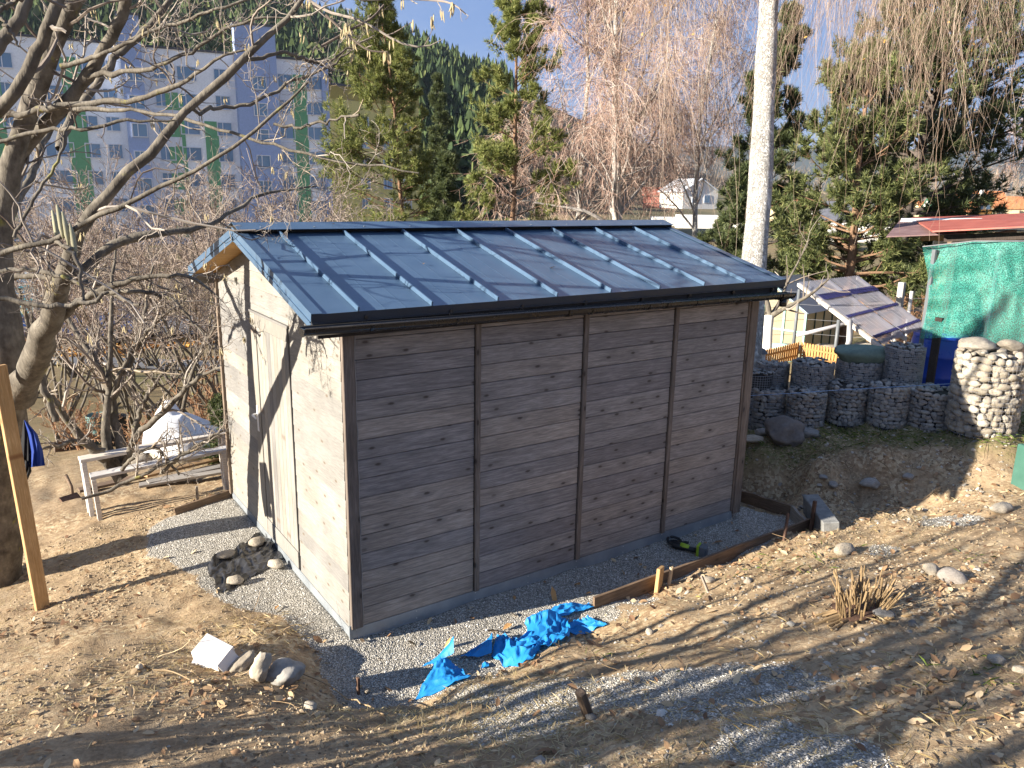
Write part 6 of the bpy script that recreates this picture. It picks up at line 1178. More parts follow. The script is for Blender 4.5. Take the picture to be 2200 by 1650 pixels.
car('white car parked on the road behind the hazel trunk', 40, 38.5, .1, plain('white_car_paint', (.6, .6, .6), .3, .5), 0)

# ------------------------------------------------------------------ garden on the right
M_MINT = plain('mint_metal', (.36, .60, .54), .5, .4); M_MINT_SHADE = plain('shaded_mint_metal', (.03, .06, .05), .5, .4)  # dark green copy: mint frame with the side wall's shade put in
def polycarb(name, c, tr=.35, rough=.25):
    t = NT(name, rough, .5); t.col(c); b = t.n('ShaderNodeBsdfTranslucent'); b.inputs[0].default_value = (*c, 1); g = t.n('ShaderNodeBsdfTransparent'); g.inputs[0].default_value = (*[min(1, q*1.5+.2) for q in c], 1)
    m1 = t.n('ShaderNodeMixShader'); m2 = t.n('ShaderNodeMixShader'); m1.inputs[0].default_value = .45; m2.inputs[0].default_value = tr
    t.l(t.b.outputs[0], m1.inputs[1]); t.l(b.outputs[0], m1.inputs[2]); t.l(m1.outputs[0], m2.inputs[1]); t.l(g.outputs[0], m2.inputs[2]); t.l(m2.outputs[0], t.o.inputs[0]); return t.m
M_PC1 = polycarb('greenhouse_panel', (.56, .50, .36), .18); M_PC2 = polycarb('greenhouse_roof_panel', (.42, .45, .54), .15); M_PCW = polycarb('corrugated_sheet', (.50, .50, .58), .46, .2); M_PCB = polycarb('overlapping_sheet', (.05, .05, .18), .25, .2)
gh = thing('greenhouse', 'small mint framed greenhouse with cloudy panels behind the gabions', 'greenhouse', at(1690, 16.5))
gzb = gz1(*UD(1690, 16.5))
def gp_(u, v, d): return D(u, v, d)
c1 = D(1733, 672, 16.2); eave = c1[2]; zf = gzb-.05
# local frame: gable end runs to the left of c1, depth runs away to the right
gl = D(1632, 640, 16.9); dirg = np.array([gl[0]-c1[0], gl[1]-c1[1], 0]); dirg /= np.linalg.norm(dirg); dirl = np.array([-dirg[1], dirg[0], 0]);
if dirl @ np.array([*FH, 0]) < 0: dirl = -dirl
GWd, GLn = 1.9, 1.7; rise = .62
Tg = lambda a, b, z: np.array([c1[0], c1[1], 0])+dirg*a+dirl*b+up*z
ng = 4
for i in range(ng):
    a0, a1 = GWd*i/ng+.02, GWd*(i+1)/ng-.02; zt_ = lambda a: eave+rise*(1-abs(a-GWd/2)/(GWd/2))
    part(gh, 'panel', MB().poly([Tg(a0, 0, zf), Tg(a1, 0, zf), Tg(a1, 0, zt_(a1)), Tg(a0, 0, zt_(a0))], dirl*.008), M_PC1, at=Tg((a0+a1)/2, 0, eave-.3))
    part(gh, 'frame_bar', MB().beam(Tg(GWd*i/ng, -.01, zf), Tg(GWd*i/ng, -.01, zt_(GWd*i/ng)), .04, .035, dirl), M_MINT, at=Tg(GWd*i/ng, 0, eave))
part(gh, 'frame_bar', MB().beam(Tg(GWd, -.01, zf), Tg(GWd, -.01, eave), .04, .035, dirl), M_MINT); part(gh, 'frame_bar', MB().beam(Tg(0, -.015, eave), Tg(GWd/2, -.015, eave+rise), .035, .04, dirl), M_MINT); part(gh, 'frame_bar', MB().beam(Tg(GWd, -.015, eave), Tg(GWd/2, -.015, eave+rise), .035, .04, dirl), M_MINT); part(gh, 'frame_bar', MB().beam(Tg(0, -.02, eave-.42), Tg(GWd, -.02, eave-.42), .03, .03, dirl), M_MINT)
for i in range(4):
    b0, b1 = GLn*i/4+.015, GLn*(i+1)/4-.015
    part(gh, 'panel', MB().poly([Tg(0, b0, zf), Tg(0, b1, zf), Tg(0, b1, eave), Tg(0, b0, eave)], dirg*.008), M_PC1, at=Tg(0, b0, eave-.4)); part(gh, 'frame_bar', MB().beam(Tg(-.01, b1+.015, zf), Tg(-.01, b1+.015, eave), .025, .025, dirg), M_MINT_SHADE, at=Tg(0, b1, eave-.4))
for sg in (0, 1):
    Q = [Tg(GWd*sg-.06*(1-2*sg), -.04, eave-.02), Tg(GWd*sg-.06*(1-2*sg), GLn, eave-.02), Tg(GWd/2, GLn, eave+rise), Tg(GWd/2, -.04, eave+rise)]; part(gh, 'roof_panel', MB().poly(Q, up*.012), M_PC2)
part(gh, 'panel', MB().poly([Tg(GWd, 0, zf), Tg(GWd, GLn, zf), Tg(GWd, GLn, eave), Tg(GWd, 0, eave)], dirg*.008), M_PC1); part(gh, 'panel', MB().poly([Tg(0, GLn, zf), Tg(GWd, GLn, zf), Tg(GWd, GLn, eave), Tg(GWd/2, GLn, eave+rise), Tg(0, GLn, eave)], dirl*.008), M_PC1)
part(gh, 'base_sill', MB().beam(Tg(0, -.03, zf+.06), Tg(GWd, -.03, zf+.06), .05, .10, up), M_WHITEH)
# corrugated lean-to roof
lt = thing('lean_to_roof', 'sloping corrugated translucent sheets on a frame beside the greenhouse', 'roof', at(1850, 13.5))
K = [D(1716, 606, 15.2), D(1843, 592, 16.0), D(1992, 702, 12.7), D(1897, 742, 11.8)]
def lt_pt(s, t, h=0):
    p = (K[0]*(1-s)+K[1]*s)*(1-t)+(K[3]*(1-s)+K[2]*s)*t; return p+up*h
rows_ = [0, .27, .36, .62, .665, .90, .93, 1.0]
for ci, (s0, s1) in enumerate(((0, .49), (.51, 1))):
    for ri in range(4):
        ta, tb = ((0, .33), (.29, .64), (.61, .92), (.89, 1.0))[ri]
        ns_ = 49; Gd = np.array([[lt_pt(s, t, .012*sin((s-s0)/(s1-s0)*pi*2*14)+.006*ri) for t in np.linspace(ta, tb, 3)] for s in np.linspace(s0, s1, ns_)]); part(lt, 'corrugated_sheet', MB().sheet(Gd), M_PCW, smooth=True)
    for (ta, tb) in ((.27, .36), (.615, .65), (.90, .93)):
        Gd = np.array([[lt_pt(s, t, .012*sin((s-s0)/(s1-s0)*pi*2*14)+.03) for t in np.linspace(ta, tb, 2)] for s in np.linspace(s0, s1, 49)]); part(lt, 'overlap_strip', MB().sheet(Gd), M_PCB, smooth=True)
for s in (.0, .5, 1): part(lt, 'rafter', MB().beam(lt_pt(s, 0, -.05), lt_pt(s, 1, -.05), .05, .06), M_WHITEW)
for t_ in (.30, .63, .91): part(lt, 'purlin', MB().beam(lt_pt(0, t_, -.10), lt_pt(1, t_, -.10), .05, .04), M_GREYW)
for s, t_ in ((0, .55), (1, .9), (0, .02), (1, .02)): p = lt_pt(s, t_, -.12); part(lt, 'post', MB().tube([p, np.array([p[0], p[1], gz1(p[0], p[1])-.1])], .032, 8), M_GREYP, smooth=True)
solid('drain_pipe', 'grey pipe lying level in front of the greenhouse', 'pipe', MB().tube([D(1711, 721, 13.9), D(1830, 692, 13.6)], .035, 8), plain('pipe_grey', (.35, .34, .36), .5), smooth=True)
solid('drain_pipe', 'pale bent downpipe beside the green stone', 'pipe', MB().tube([D(1826, 690, 12.6), D(1824, 735, 12.4), D(1815, 760, 12.2), D(1797, 790, 11.9)], .045, 8), plain('pipe_pale', (.40, .39, .38), .5), smooth=True)
solid('water_tub', 'pale mint covered water tub in front of the greenhouse', 'tub', MB().lathe(np.array([*UD(1694, 14.6), topz(760, 14.6)-.05]), [(.24, 0), (.27, .28), (.30, .30), (.30, .33), (.0, .37)], 22), M_MINT, smooth=True)
at_ = thing('apple_tree', 'young apple tree with white painted trunk in front of the greenhouse', 'tree', np.append(UD(1650, 13.8), topz(756, 13.8)))
AP = [[(1648, 760, 20, 13.8), (1650, 710, 19, 13.8), (1653, 678, 20, 13.8)], [(1653, 680, 14, 13.8), (1650, 655, 11, 13.8), (1640, 625, 9, 13.8), (1625, 600, 5, 13.8)], [(1655, 680, 13, 13.8), (1690, 660, 9, 13.6), (1740, 635, 7, 13.4), (1780, 600, 4, 13.2)], [(1655, 678, 9, 13.8), (1678, 650, 8, 13.9), (1688, 610, 6, 14), (1710, 575, 4, 14), (1735, 520, 3, 14)], [(1653, 675, 6, 13.8), (1625, 668, 6, 13.8), (1600, 640, 4, 13.8)]]
Pp, Rp = limbs_px(AP, 12); part(at_, 'trunk', addtubes(MB(), Pp[:1], Rp[:1], 12), plain('lime_wash', (.72, .70, .66), .9), smooth=True); part(at_, 'limb', addtubes(MB(), Pp[1:], Rp[1:], 7), M_HAZEL, smooth=True, kind='stuff')
rg4 = np.random.default_rng(9); Pq, Rq = children(Pp[1:], Rp[1:], 8, rg4, .2, 1, (.3, .7), (35, 70), 6, .15, .08, .5, .005, .5, .3); part(at_, 'twigs', addtubes(MB(), Pq, Rq, 4), M_TWIG, kind='stuff')
M_PICKL = wood('picket_wood', (.40, .21, .07), (.58, .34, .13), axis=2, knots=False)
pk = MB().poly([(-.022, 0, 0), (.022, 0, 0), (.022, 0, .27), (.012, 0, .295), (-.012, 0, .295), (-.022, 0, .27)], (0, .012, 0)); pkm = mesh('picket', pk, M_PICKL)
for (u0, v0, d0, u1, v1, d1, lab) in ((1640, 790, 12.6, 1712, 772, 13.2, 'low brown picket fence piece left of the lit one'), (1719, 772, 13.2, 1806, 790, 12.3, 'low picket fence piece in full sun behind the gabions'), (1600, 792, 12.6, 1636, 792, 12.6, 'low picket fence piece beside the shed end')):
    a = D(u0, v0, d0); b = D(u1, v1, d1); f = thing('picket_fence', lab, 'fence', (a+b)/2, 'low picket fence around the bed'); n = max(4, int(np.linalg.norm(b-a)/.065)); rz_ = math.atan2(b[1]-a[1], b[0]-a[0])
    for i in range(n+1): inst(f, 'picket', pkm, a+(b-a)*i/n, (0, 0, rz_))
    for h in (.07, .2): part(f, 'rail', MB().beam(a+up*h+np.array([0, 0, 0]), b+up*h, .02, .03), M_PICKL)
lc = D(1633, 788, 11.2); ln_ = thing('garden_lantern', 'small white garden lantern with dark cap behind the first gabion', 'lantern', lc); part(ln_, 'body', MB().lathe(lc, [(.07, 0), (.075, .05), (.06, .06), (.06, .18), (.07, .2)], 14), M_WHITEH, smooth=True); part(ln_, 'cap', MB().lathe(lc, [(.09, .2), (.05, .26), (0, .28)], 14), M_GREYP, smooth=True)
for i, (u, v, w, lab) in enumerate([(1735, 752, 70, 'row of pale stones edging the bed left'), (1775, 748, 60, 'pale stones edging the bed right'), (1860, 742, 50, 'white stone beside the lean-to foot')]): rock(0, 0, w, lab, 1, .6, .3, True, 0, p=D(u, v+6, 14.2), seed=i)
# fence posts with wire
M_CONC = varied('concrete_post', (.34, .33, .30), (.48, .46, .42), 8, .9, .3, 40, .01)
q = D(1932, 655, 15.5); q0_ = np.array([q[0], q[1], gz1(q[0], q[1])]); solid('fence_post', 'tall concrete fence post left of the green net', 'post', MB().beam(q0_-up*.2, np.array([q[0], q[1], topz(585, 15.5)]), .12, .10, (1, 0, 0), 0, .01), M_CONC)
q = D(1957, 640, 16.5); q1_ = np.array([q[0], q[1], gz1(q[0], q[1])]); solid('fence_post', 'short thin white post right of the concrete post', 'post', MB().tube([q1_-up*.1, np.array([q[0], q[1], topz(604, 16.5)])], .035, 8), M_WHITEH)
fw_ = MB(); rgw = [0.25, .55, .85, 1.1]
for h in rgw: fw_.tube([q0_+up*h, q0_+up*h+np.array([*RH, 0])*6+np.array([*FH, 0])*.5], .004, 4, False); fw_.tube([q0_+up*h, q0_+up*h-np.array([*RH, 0])*5+np.array([*FH, 0])*2], .004, 4, False)
solid('fence_wire', 'thin wire strands strung from the concrete fence post', 'wire fence', fw_, M_WIRE)

# ------------------------------------------------------------------ red roofed shelter, net, barrel
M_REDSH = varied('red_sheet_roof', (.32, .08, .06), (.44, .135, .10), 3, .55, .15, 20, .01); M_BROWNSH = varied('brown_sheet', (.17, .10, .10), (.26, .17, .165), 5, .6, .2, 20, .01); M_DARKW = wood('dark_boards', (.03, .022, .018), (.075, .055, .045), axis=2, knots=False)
sh = thing('shelter', 'open garden shelter with red sheet roof behind the green net', 'shelter', at(2120, 11))
def slab(nm, Q, t, mt): return part(sh, nm, MB().poly(Q, up*t), mt)
slab('red_roof', [D(2003, 499, 10.2), D(2420, 478, 8.9), D(2420, 452, 12.5), D(1958, 470, 13.4)], .02, M_REDSH)
slab('brown_roof', [D(1904, 510, 10.9), D(2075, 503, 10.5), D(2075, 479, 12.0), D(1934, 474, 12.9)], .015, M_BROWNSH)
slab('ridge_strip', [D(1934, 477, 12.6), D(2110, 476, 11.7), D(2110, 470, 12.1), D(1936, 470, 13.1)], .01, M_WHITEH)
for (u, d) in ((2034, 10.3), (2330, 9.4), (2045, 13.0), (2400, 12)):
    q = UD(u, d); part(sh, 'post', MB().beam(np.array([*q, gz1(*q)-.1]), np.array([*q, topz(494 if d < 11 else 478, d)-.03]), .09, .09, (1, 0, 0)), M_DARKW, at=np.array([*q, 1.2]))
bw0, bw1 = UD(2040, 12.9), UD(2500, 11.8); nbd = 22
for i in range(nbd):
    a = bw0+(bw1-bw0)*i/nbd; b = bw0+(bw1-bw0)*(i+.96)/nbd; zg = gz1(*a); part(sh, 'back_board', MB().beam(np.array([*((a+b)/2), zg]), np.array([*((a+b)/2), topz(484, 12.3)]), np.linalg.norm(b-a), .025, np.append([(bw1-bw0)[1], -(bw1-bw0)[0]], 0)), M_DARKW, at=np.array([*a, 1.]))  # shade of the interior put into the dark board colour
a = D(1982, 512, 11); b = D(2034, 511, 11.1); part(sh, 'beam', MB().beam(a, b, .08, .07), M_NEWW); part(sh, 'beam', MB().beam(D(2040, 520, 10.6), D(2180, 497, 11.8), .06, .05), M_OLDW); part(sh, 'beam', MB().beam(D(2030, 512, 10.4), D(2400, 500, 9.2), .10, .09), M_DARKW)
part(sh, 'stored_board', MB().beam(D(2050, 530, 11.5), D(2160, 512, 11.6), .05, .04), M_GREYW); part(sh, 'stored_sack', MB().box(D(2024, 528, 11.4), (.12, .12, .10), rotz(.4), 0, .03), M_WHITEH)
# net
def netmat():
    t = NT('shade_net', .55, .4); co = t.coord('World'); f1 = t.noise(t.coord('World', (1, 1, 30)), 22, 3, .7); f2 = t.noise(co, 95, 2, .5)
    c = t.ramp(f1, [(.3, (.03, .27, .205)), (.55, (.09, .46, .37)), (.72, (.34, .70, .60))]); t.col(c); b = t.n('ShaderNodeBsdfTranslucent'); t.l(c, b.inputs[0]); g = t.n('ShaderNodeBsdfTransparent')
    m1 = t.n('ShaderNodeMixShader'); m2 = t.n('ShaderNodeMixShader'); m1.inputs[0].default_value = .35; t.l(t.b.outputs[0], m1.inputs[1]); t.l(b.outputs[0], m1.inputs[2])
    t.l(t.math('MULTIPLY', t.ramp(t.math('ADD', f2, t.math('MULTIPLY', f1, .4)), [(.52, 0.), (.80, 1.)]), .75), m2.inputs[0]); t.l(m1.outputs[0], m2.inputs[1]); t.l(g.outputs[0], m2.inputs[2]); t.l(m2.outputs[0], t.o.inputs[0]); return t.m
M_NET = netmat()
net = thing('shade_net', 'green shade net stretched on the front of the red roofed shelter', 'net', at(2100, 9.6))
nn_ = 90; Gd = np.empty((nn_, 60, 3))
for i, s in enumerate(np.linspace(0, 1, nn_)):
    for j, t_ in enumerate(np.linspace(0, 1, 60)):
        ul = 1982+16*sin(pi*t_)**1.2*1.0-6*t_; ut = ul+(2420-ul)*s; v = (530-12*min(1, s*4))*(1-t_)+(728+26*s-6*sin(pi*min(1, s*3)))*t_; d = 9.75-1.2*s
        w = exp_ = math.exp(-s*5); d += .05*w*sin(t_*19+s*6)+.035*w*sin((t_*11-s*14))+.03*sin(s*9+t_*3)+.02*(vnoise(np.array([s*25]), np.array([t_*9.]), 3)[0])*2
        Gd[i, j] = D(ut, v, d)
part(net, 'net_sheet', MB().sheet(Gd), M_NET, smooth=True)
part(net, 'top_wire', MB().tube([D(1982, 530, 9.72), D(2092, 518, 9.42), D(2420, 518, 8.53)], .006, 5, False), M_WIRE)
for (u, d) in ((1990, 9.85), (2128, 9.5), (2290, 9.1)): q = UD(u, d); part(net, 'post', MB().tube([np.array([*q, gz1(*q)-.1]), np.array([*q, topz(515, d)])], .03, 8), M_GREYP)
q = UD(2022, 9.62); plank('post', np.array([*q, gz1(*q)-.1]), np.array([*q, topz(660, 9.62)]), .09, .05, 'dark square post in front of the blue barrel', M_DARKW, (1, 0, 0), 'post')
M_BARB = plain('blue_plastic', (.01, .05, .36), .35, .5)
bc = np.array([*UD(2030, 10.15), 0]); bc[2] = gz1(bc[0], bc[1]); bt = topz(700, 10.15)-bc[2]
br = thing('rain_barrel', 'big blue rain barrel under the green net', 'barrel', bc); part(br, 'body', MB().lathe(bc, [(.30, 0), (.34, .05), (.36, bt*.3), (.365, bt*.32), (.36, bt*.34), (.36, bt*.66), (.365, bt*.68), (.36, bt*.7), (.33, bt-.04), (.31, bt)], 32), M_BARB, smooth=True); part(br, 'lid', MB().lathe(bc, [(.325, bt-.01), (.325, bt+.025), (.0, bt+.03)], 32), M_BARB, smooth=True)
solid('hose', 'white hose curving from the net down to the gabion', 'hose', MB().tube(resample(np.array([[*D(2104, 740, 9.3), .012], [*D(2088, 735, 9.2), .012], [*D(2074, 752, 9.1), .012], [*D(2066, 790, 9.05), .012], [*D(2058, 818, 9.0), .012], [*D(2036, 838, 9.0), .012]]), 24)[:, :3], .014, 8), plain('white_hose', (.6, .6, .62), .4), smooth=True)
P = [D(1606, 850, 8.9), D(1700, 845, 8.75), D(1800, 838, 8.7), D(1960, 829, 8.6), D(2086, 822, 8.3), D(2200, 812, 8.0)]; solid('string', 'thin pale blue string stretched along the gabions', 'string', MB().tube(P, .0035, 5, False), plain('blue_string', (.25, .38, .6), .6))
q = G(2196, 1046); solid('green_box', 'dark green sheet box cut off by the right picture edge', 'box', MB().box(q+up*.18+np.array([*RH, 0])*.10, (.14, .12, .22), rotz(-YAW+.2), 0, .01), plain('green_sheet', (.05, .13, .10), .5, .4))

# ------------------------------------------------------------------ things on the left: benches, planks, tub, barrels, hoe, jacket
def bench(a, b, h, w, label):
    """long low frame: plank top on two legs at each end"""
    a = np.asarray(a); b = np.asarray(b); o = thing('white_bench', label, 'bench', (a+b)/2-up*h, 'white wooden benches'); d = (b-a)/np.linalg.norm(b-a); n_ = np.cross(up, d); n_ /= np.linalg.norm(n_)
    part(o, 'seat_plank', MB().beam(a, b, w, .035, up, 0, .004), M_WHITEW)
    for f in (.02, .93):
        for sg in (-.38, .38): p = a+(b-a)*f+n_*w*sg; zg = gz1(p[0], p[1])-.03; part(o, 'leg', MB().beam(np.array([p[0], p[1], min(zg, p[2]-.15)])+d*.02, p-up*.018, .05, .045, d, 0, .003), M_WHITEW)
    return o
bench(D(170, 988, 8.1), D(496, 926, 9.0), .4, .16, 'longer white bench frame standing at the back')
bench(D(193, 1024, 8.0), D(496, 962, 8.7), .3, .15, 'white bench frame nearest to the bare soil')
for i, (u0, v0, u1, v1, mt, w, lab) in enumerate([(312, 1036, 500, 992, M_NEWW, .11, 'fresh yellow plank on top of the board pile by the shed'), (318, 1046, 500, 1008, M_GREYW, .12, 'grey plank under the fresh yellow one'), (300, 1052, 502, 1020, M_GREYW, .12, 'grey plank at the front of the board pile'), (430, 992, 500, 978, M_GREYW, .16, 'short wide grey board at the shed end of the pile'), (170, 1062, 325, 1030, M_OLDW, .12, 'old plank lying under the white bench legs')]):
    plank('plank', gp(u0, v0, .05+.03*(i == 0)), gp(u1, v1, .06+.03*(i == 0)), w, .03, lab, mt, cat='plank', group='boards lying by the benches')
plank('plank', gp(118, 972, .08), gp(275, 938, .08), .03, .16, 'long dark edging board behind the hazel bush', M_OLDW, group='boards lying by the benches')
a = gp(157, 1072); b = D(141, 1020, (CM @ (a-CAM))[2]+.05); hoe = thing('hoe', 'old hoe stuck in the soil left of the white benches', 'hoe', a); part(hoe, 'handle', MB().tube([a+up*.02, (a+b)/2+np.array([.02, 0, 0]), b], .018, 7), M_OLDW, smooth=True); part(hoe, 'blade', MB().box(a+np.array([-.03, -.05, .03]), (.10, .05, .012), rotz(.4) @ rotx(.5)), M_RUST)
c = gp(402, 985); tb = thing('covered_tub', 'beige round tub heaped under a white cover behind the benches', 'tub', c); part(tb, 'tub', MB().lathe(c, [(.47, -.1), (.49, .30), (.50, .34), (.46, .34)], 28), plain('beige_tub', (.42, .37, .29), .8), smooth=True)
n = 36; Gd = np.array([[c+np.array([(.54*r)*cos(a)*(1+.05*sin(3*a)), (.54*r)*sin(a), (.36+.30*(1-r**1.6)*(1+.55*cos(a-2.6)*r*1.6)+.16*max(0, 1-((r*cos(a-2.6)-.42)**2+(r*sin(a-2.6))**2)/.10)+.05*sin(3*a+r*5)*r*(1-r)*3+.025*sin(7*a+2)*r)+(-.16*(r > .97))]) for r in np.linspace(0, 1, 14)] for a in np.linspace(0, 2*pi, n)]); part(tb, 'cover', MB().sheet(Gd), clothmat('white_sheet', (.74, .74, .75), .5, .3), smooth=True)
c = gp(296, 992); solid('stone_slab', 'round thick stone disc lying by the hazel bush', 'stone', MB().lathe(c, [(.26, -.02), (.27, .06), (.22, .12), (0, .13)], 20), M_ROCKW, smooth=True)
def oil(u, v, w, h, label, mt, ribs=True):
    c = gp(u, v); dep = (CM @ (c-CAM))[2]; r = w/2*dep/FPX; H = h*dep/FPX; o = thing('steel_barrel', label, 'barrel', c, 'barrels in the garden'); part(o, 'body', MB().lathe(c, [(r, 0), (r, H*.33), (r*1.03, H*.345), (r, H*.36), (r, H*.66), (r*1.03, H*.675), (r, H*.69), (r, H), (r*1.03, H+.01), (r*.96, H+.01), (r*.95, H*.5), (0, H*.5)], 26), mt, smooth=True)
oil(216, 950, 46, 60, 'open blue green barrel behind the hazel bush', plain('teal_barrel', (.13, .23, .22), .5)); oil(250, 955, 50, 62, 'black barrel right behind the blue green one', plain('black_barrel', (.015, .015, .016), .5))
M_JACK = clothmat('blue_jacket_cloth', (.012, .035, .20), .75, .2, 0, 120); M_JACKD = clothmat('black_lining', (.010, .010, .012), .8, .2)
jk = thing('jacket', 'dark blue work jacket hanging on the hazel trunk', 'jacket', D(68, 1000, 6.2))
def jsheet(L, Rr, d, mt, nm, bulge):
    n_, m_ = 24, 14; Gd = np.empty((n_, m_, 3))
    for i, t_ in enumerate(np.linspace(0, 1, n_)):
        l = np.array([np.interp(t_, L[0], L[1]), np.interp(t_, L[0], L[2])]); r_ = np.array([np.interp(t_, L[0], Rr[1]), np.interp(t_, L[0], Rr[2])])
        for j, s in enumerate(np.linspace(0, 1, m_)): uv = l*(1-s)+r_*s; Gd[i, j] = D(uv[0], uv[1], d-bulge*sin(pi*s)+.018*sin(s*13+t_*3)*(.3+t_))
    mb = MB().sheet(Gd); G2 = Gd + (ray(68, 960)/1.0)*.09; mb.sheet(G2[:, ::-1]); part(jk, nm, mb, mt, smooth=True)
jsheet(([0, .3, .6, 1], [50, 46, 44, 46], [902, 940, 985, 1034]), (0, [54, 66, 70, 54], [904, 945, 992, 1030]), 6.14, M_JACKD, 'lining', .05)
jsheet(([0, .3, .6, 1], [52, 60, 66, 66], [904, 935, 970, 1004]), (0, [54, 80, 92, 97], [902, 932, 968, 1000]), 6.10, M_JACK, 'shell', .06)
jsheet(([0, .4, 1], [50, 50, 49], [985, 1005, 1034]), (0, [66, 68, 58], [1000, 1012, 1034]), 6.12, M_JACKD, 'sleeve', .05)
# ------------------------------------------------------------------ loose ground cover
rgs = np.random.default_rng(99)
def scatter(n, fn, box=(-3.3, 7.2, -4.6, 3.6)):
    """points on the terrain kept with probability fn(x, y); only where the camera can see the ground"""
    x = rgs.uniform(box[0], box[1], n); y = rgs.uniform(box[2], box[3], n); q = np.stack([x, y, np.zeros(n)], 1)-CAM; q[:, 2] = -2.2; c = q @ CM.T; u = 1100+FPX*c[:, 0]/c[:, 2]; k = (c[:, 2] > .3) & (u > -350) & (u < 2550); x, y = x[k], y[k]
    ins = (x > -.02) & (x < 4.17) & (y > -.03) & (y < 3.13); x, y = x[~ins], y[~ins]; k = rgs.random(len(x)) < fn(x, y); x, y = x[k], y[k]; return np.stack([x, y, gz(x, y)], 1)
def stones(P, size, flat=.65, lv=0):
    n = len(P); V, F = ICO[0] if lv else (np.array([(1, 0, 0), (-1, 0, 0), (0, 1, 0), (0, -1, 0), (0, 0, 1), (0, 0, -1)], float), np.array([(0, 2, 4), (2, 1, 4), (1, 3, 4), (3, 0, 4), (2, 0, 5), (1, 2, 5), (3, 1, 5), (0, 3, 5)]))
    J = V[None]*(1+.35*rgs.normal(size=(n, len(V), 1)).clip(-1.2, 1.2))*np.stack([np.ones(n), rgs.uniform(.6, 1, n), rgs.uniform(flat*.7, flat*1.2, n)], 1)[:, None, :]
    a = rgs.uniform(0, 2*pi, n); tx = rgs.normal(size=n)*.5; c, s = np.cos(a)[:, None], np.sin(a)[:, None]; X = J[..., 0]*c-J[..., 1]*s; Y = J[..., 0]*s+J[..., 1]*c; Zz = J[..., 2]+X*tx[:, None]*.3
    W = np.stack([X, Y, Zz], -1)*size[:, None, None]+P[:, None, :]; return MB().add(W.reshape(-1, 3), (F[None]+(np.arange(n)*len(V))[:, None, None]).reshape(-1, 3))
M_GRAVEL = islandmat('gravel_chips', [(0, (.20, .19, .175)), (.3, (.34, .32, .285)), (.7, (.50, .475, .43)), (1, (.68, .65, .60))], .85, .25)
M_SOILB = islandmat('soil_crumbs', [(0, (.17, .125, .08)), (.5, (.32, .24, .155)), (1, (.44, .35, .24))], .95, .1)
M_PEB = islandmat('pebbles', [(0, (.18, .165, .145)), (.45, (.30, .265, .22)), (.85, (.42, .375, .315)), (1, (.56, .52, .46))], .85, .25)
P = scatter(190000, lambda x, y: np.where(gravel_mask(x, y) > .3, np.where(pad_d(x, y) < .1, .9, .8), 0)); solid('gravel', None, None, stones(P, rgs.uniform(.0045, .0095, len(P))), M_GRAVEL, kind='stuff')
P = scatter(90000, lambda x, y: (gravel_mask(x, y) < .25)*np.clip(.35+1.1*fbm(x, y, 1.1, 3, 12), .03, 1)); solid('soil_crumbs', None, None, stones(P, rgs.uniform(.004, .016, len(P))*np.where(rgs.random(len(P)) < .06, 1.8, 1), .7), M_SOILB, kind='stuff')
P = scatter(11000, lambda x, y: (pad_d(x, y) > .05)*(y < 1.2)*np.clip(.06+1.0*fbm(x, y, .9, 3, 33)+.25*(y < -.8)*(x > -.2), .01, 1)); solid('pebbles', None, None, stones(P, rgs.uniform(.005, .015, len(P))*np.where(rgs.random(len(P)) < .10, 2.0, 1), .65, 1), M_PEB, kind='stuff')
P = scatter(900, lambda x, y: (x > 4.5)*(y < 2)*(y > -1.6)*.6, (4.4, 7, -1.6, 2)); solid('bank_pebbles', None, None, stones(P, rgs.uniform(.006, .028, len(P)), .65, 1), M_PEB, kind='stuff')
# leaves
M_LEAF = islandmat('dry_leaf_litter', [(0, (.17, .095, .055)), (.35, (.33, .20, .11)), (.7, (.47, .32, .18)), (1, (.60, .47, .30))], .8, .2, .15)
lu_ = [(XY(1600, 1205, 0), .5), (XY(1450, 1250, 0), .35), (XY(1760, 1140, .1), .35), (XY(1270, 1350, 0), .25), (XY(2050, 1280, .6), .7), (XY(2100, 1500, .9), .7), (XY(1850, 1330, .5), .5), (XY(120, 1300, -.1), .5), (XY(80, 1560, .3), .5), (XY(500, 1480, .1), .5), (XY(2150, 930, .68), .4), (XY(1690, 1180, 0), .4)]
def leafd(x, y):
    d = np.full(x.shape, .035)+.12*(y < -.9)*(x > .6)
    for c, r in lu_: d = np.maximum(d, .55*np.exp(-((x-c[0])**2+(y-c[1])**2)/(r*r)))
    return d*np.clip(.7+1.2*fbm(x, y, 1.6, 3, 55), .1, 1.4)*np.where((pad_d(x, y) < 0) & (y > .2), .12, 1)
P = scatter(48000, leafd); P[:, 2] += .012; solid('fallen_leaves', None, None, leafmesh(P, rgs, rgs.uniform(.014, .038, len(P)), .34), M_LEAF, kind='stuff')
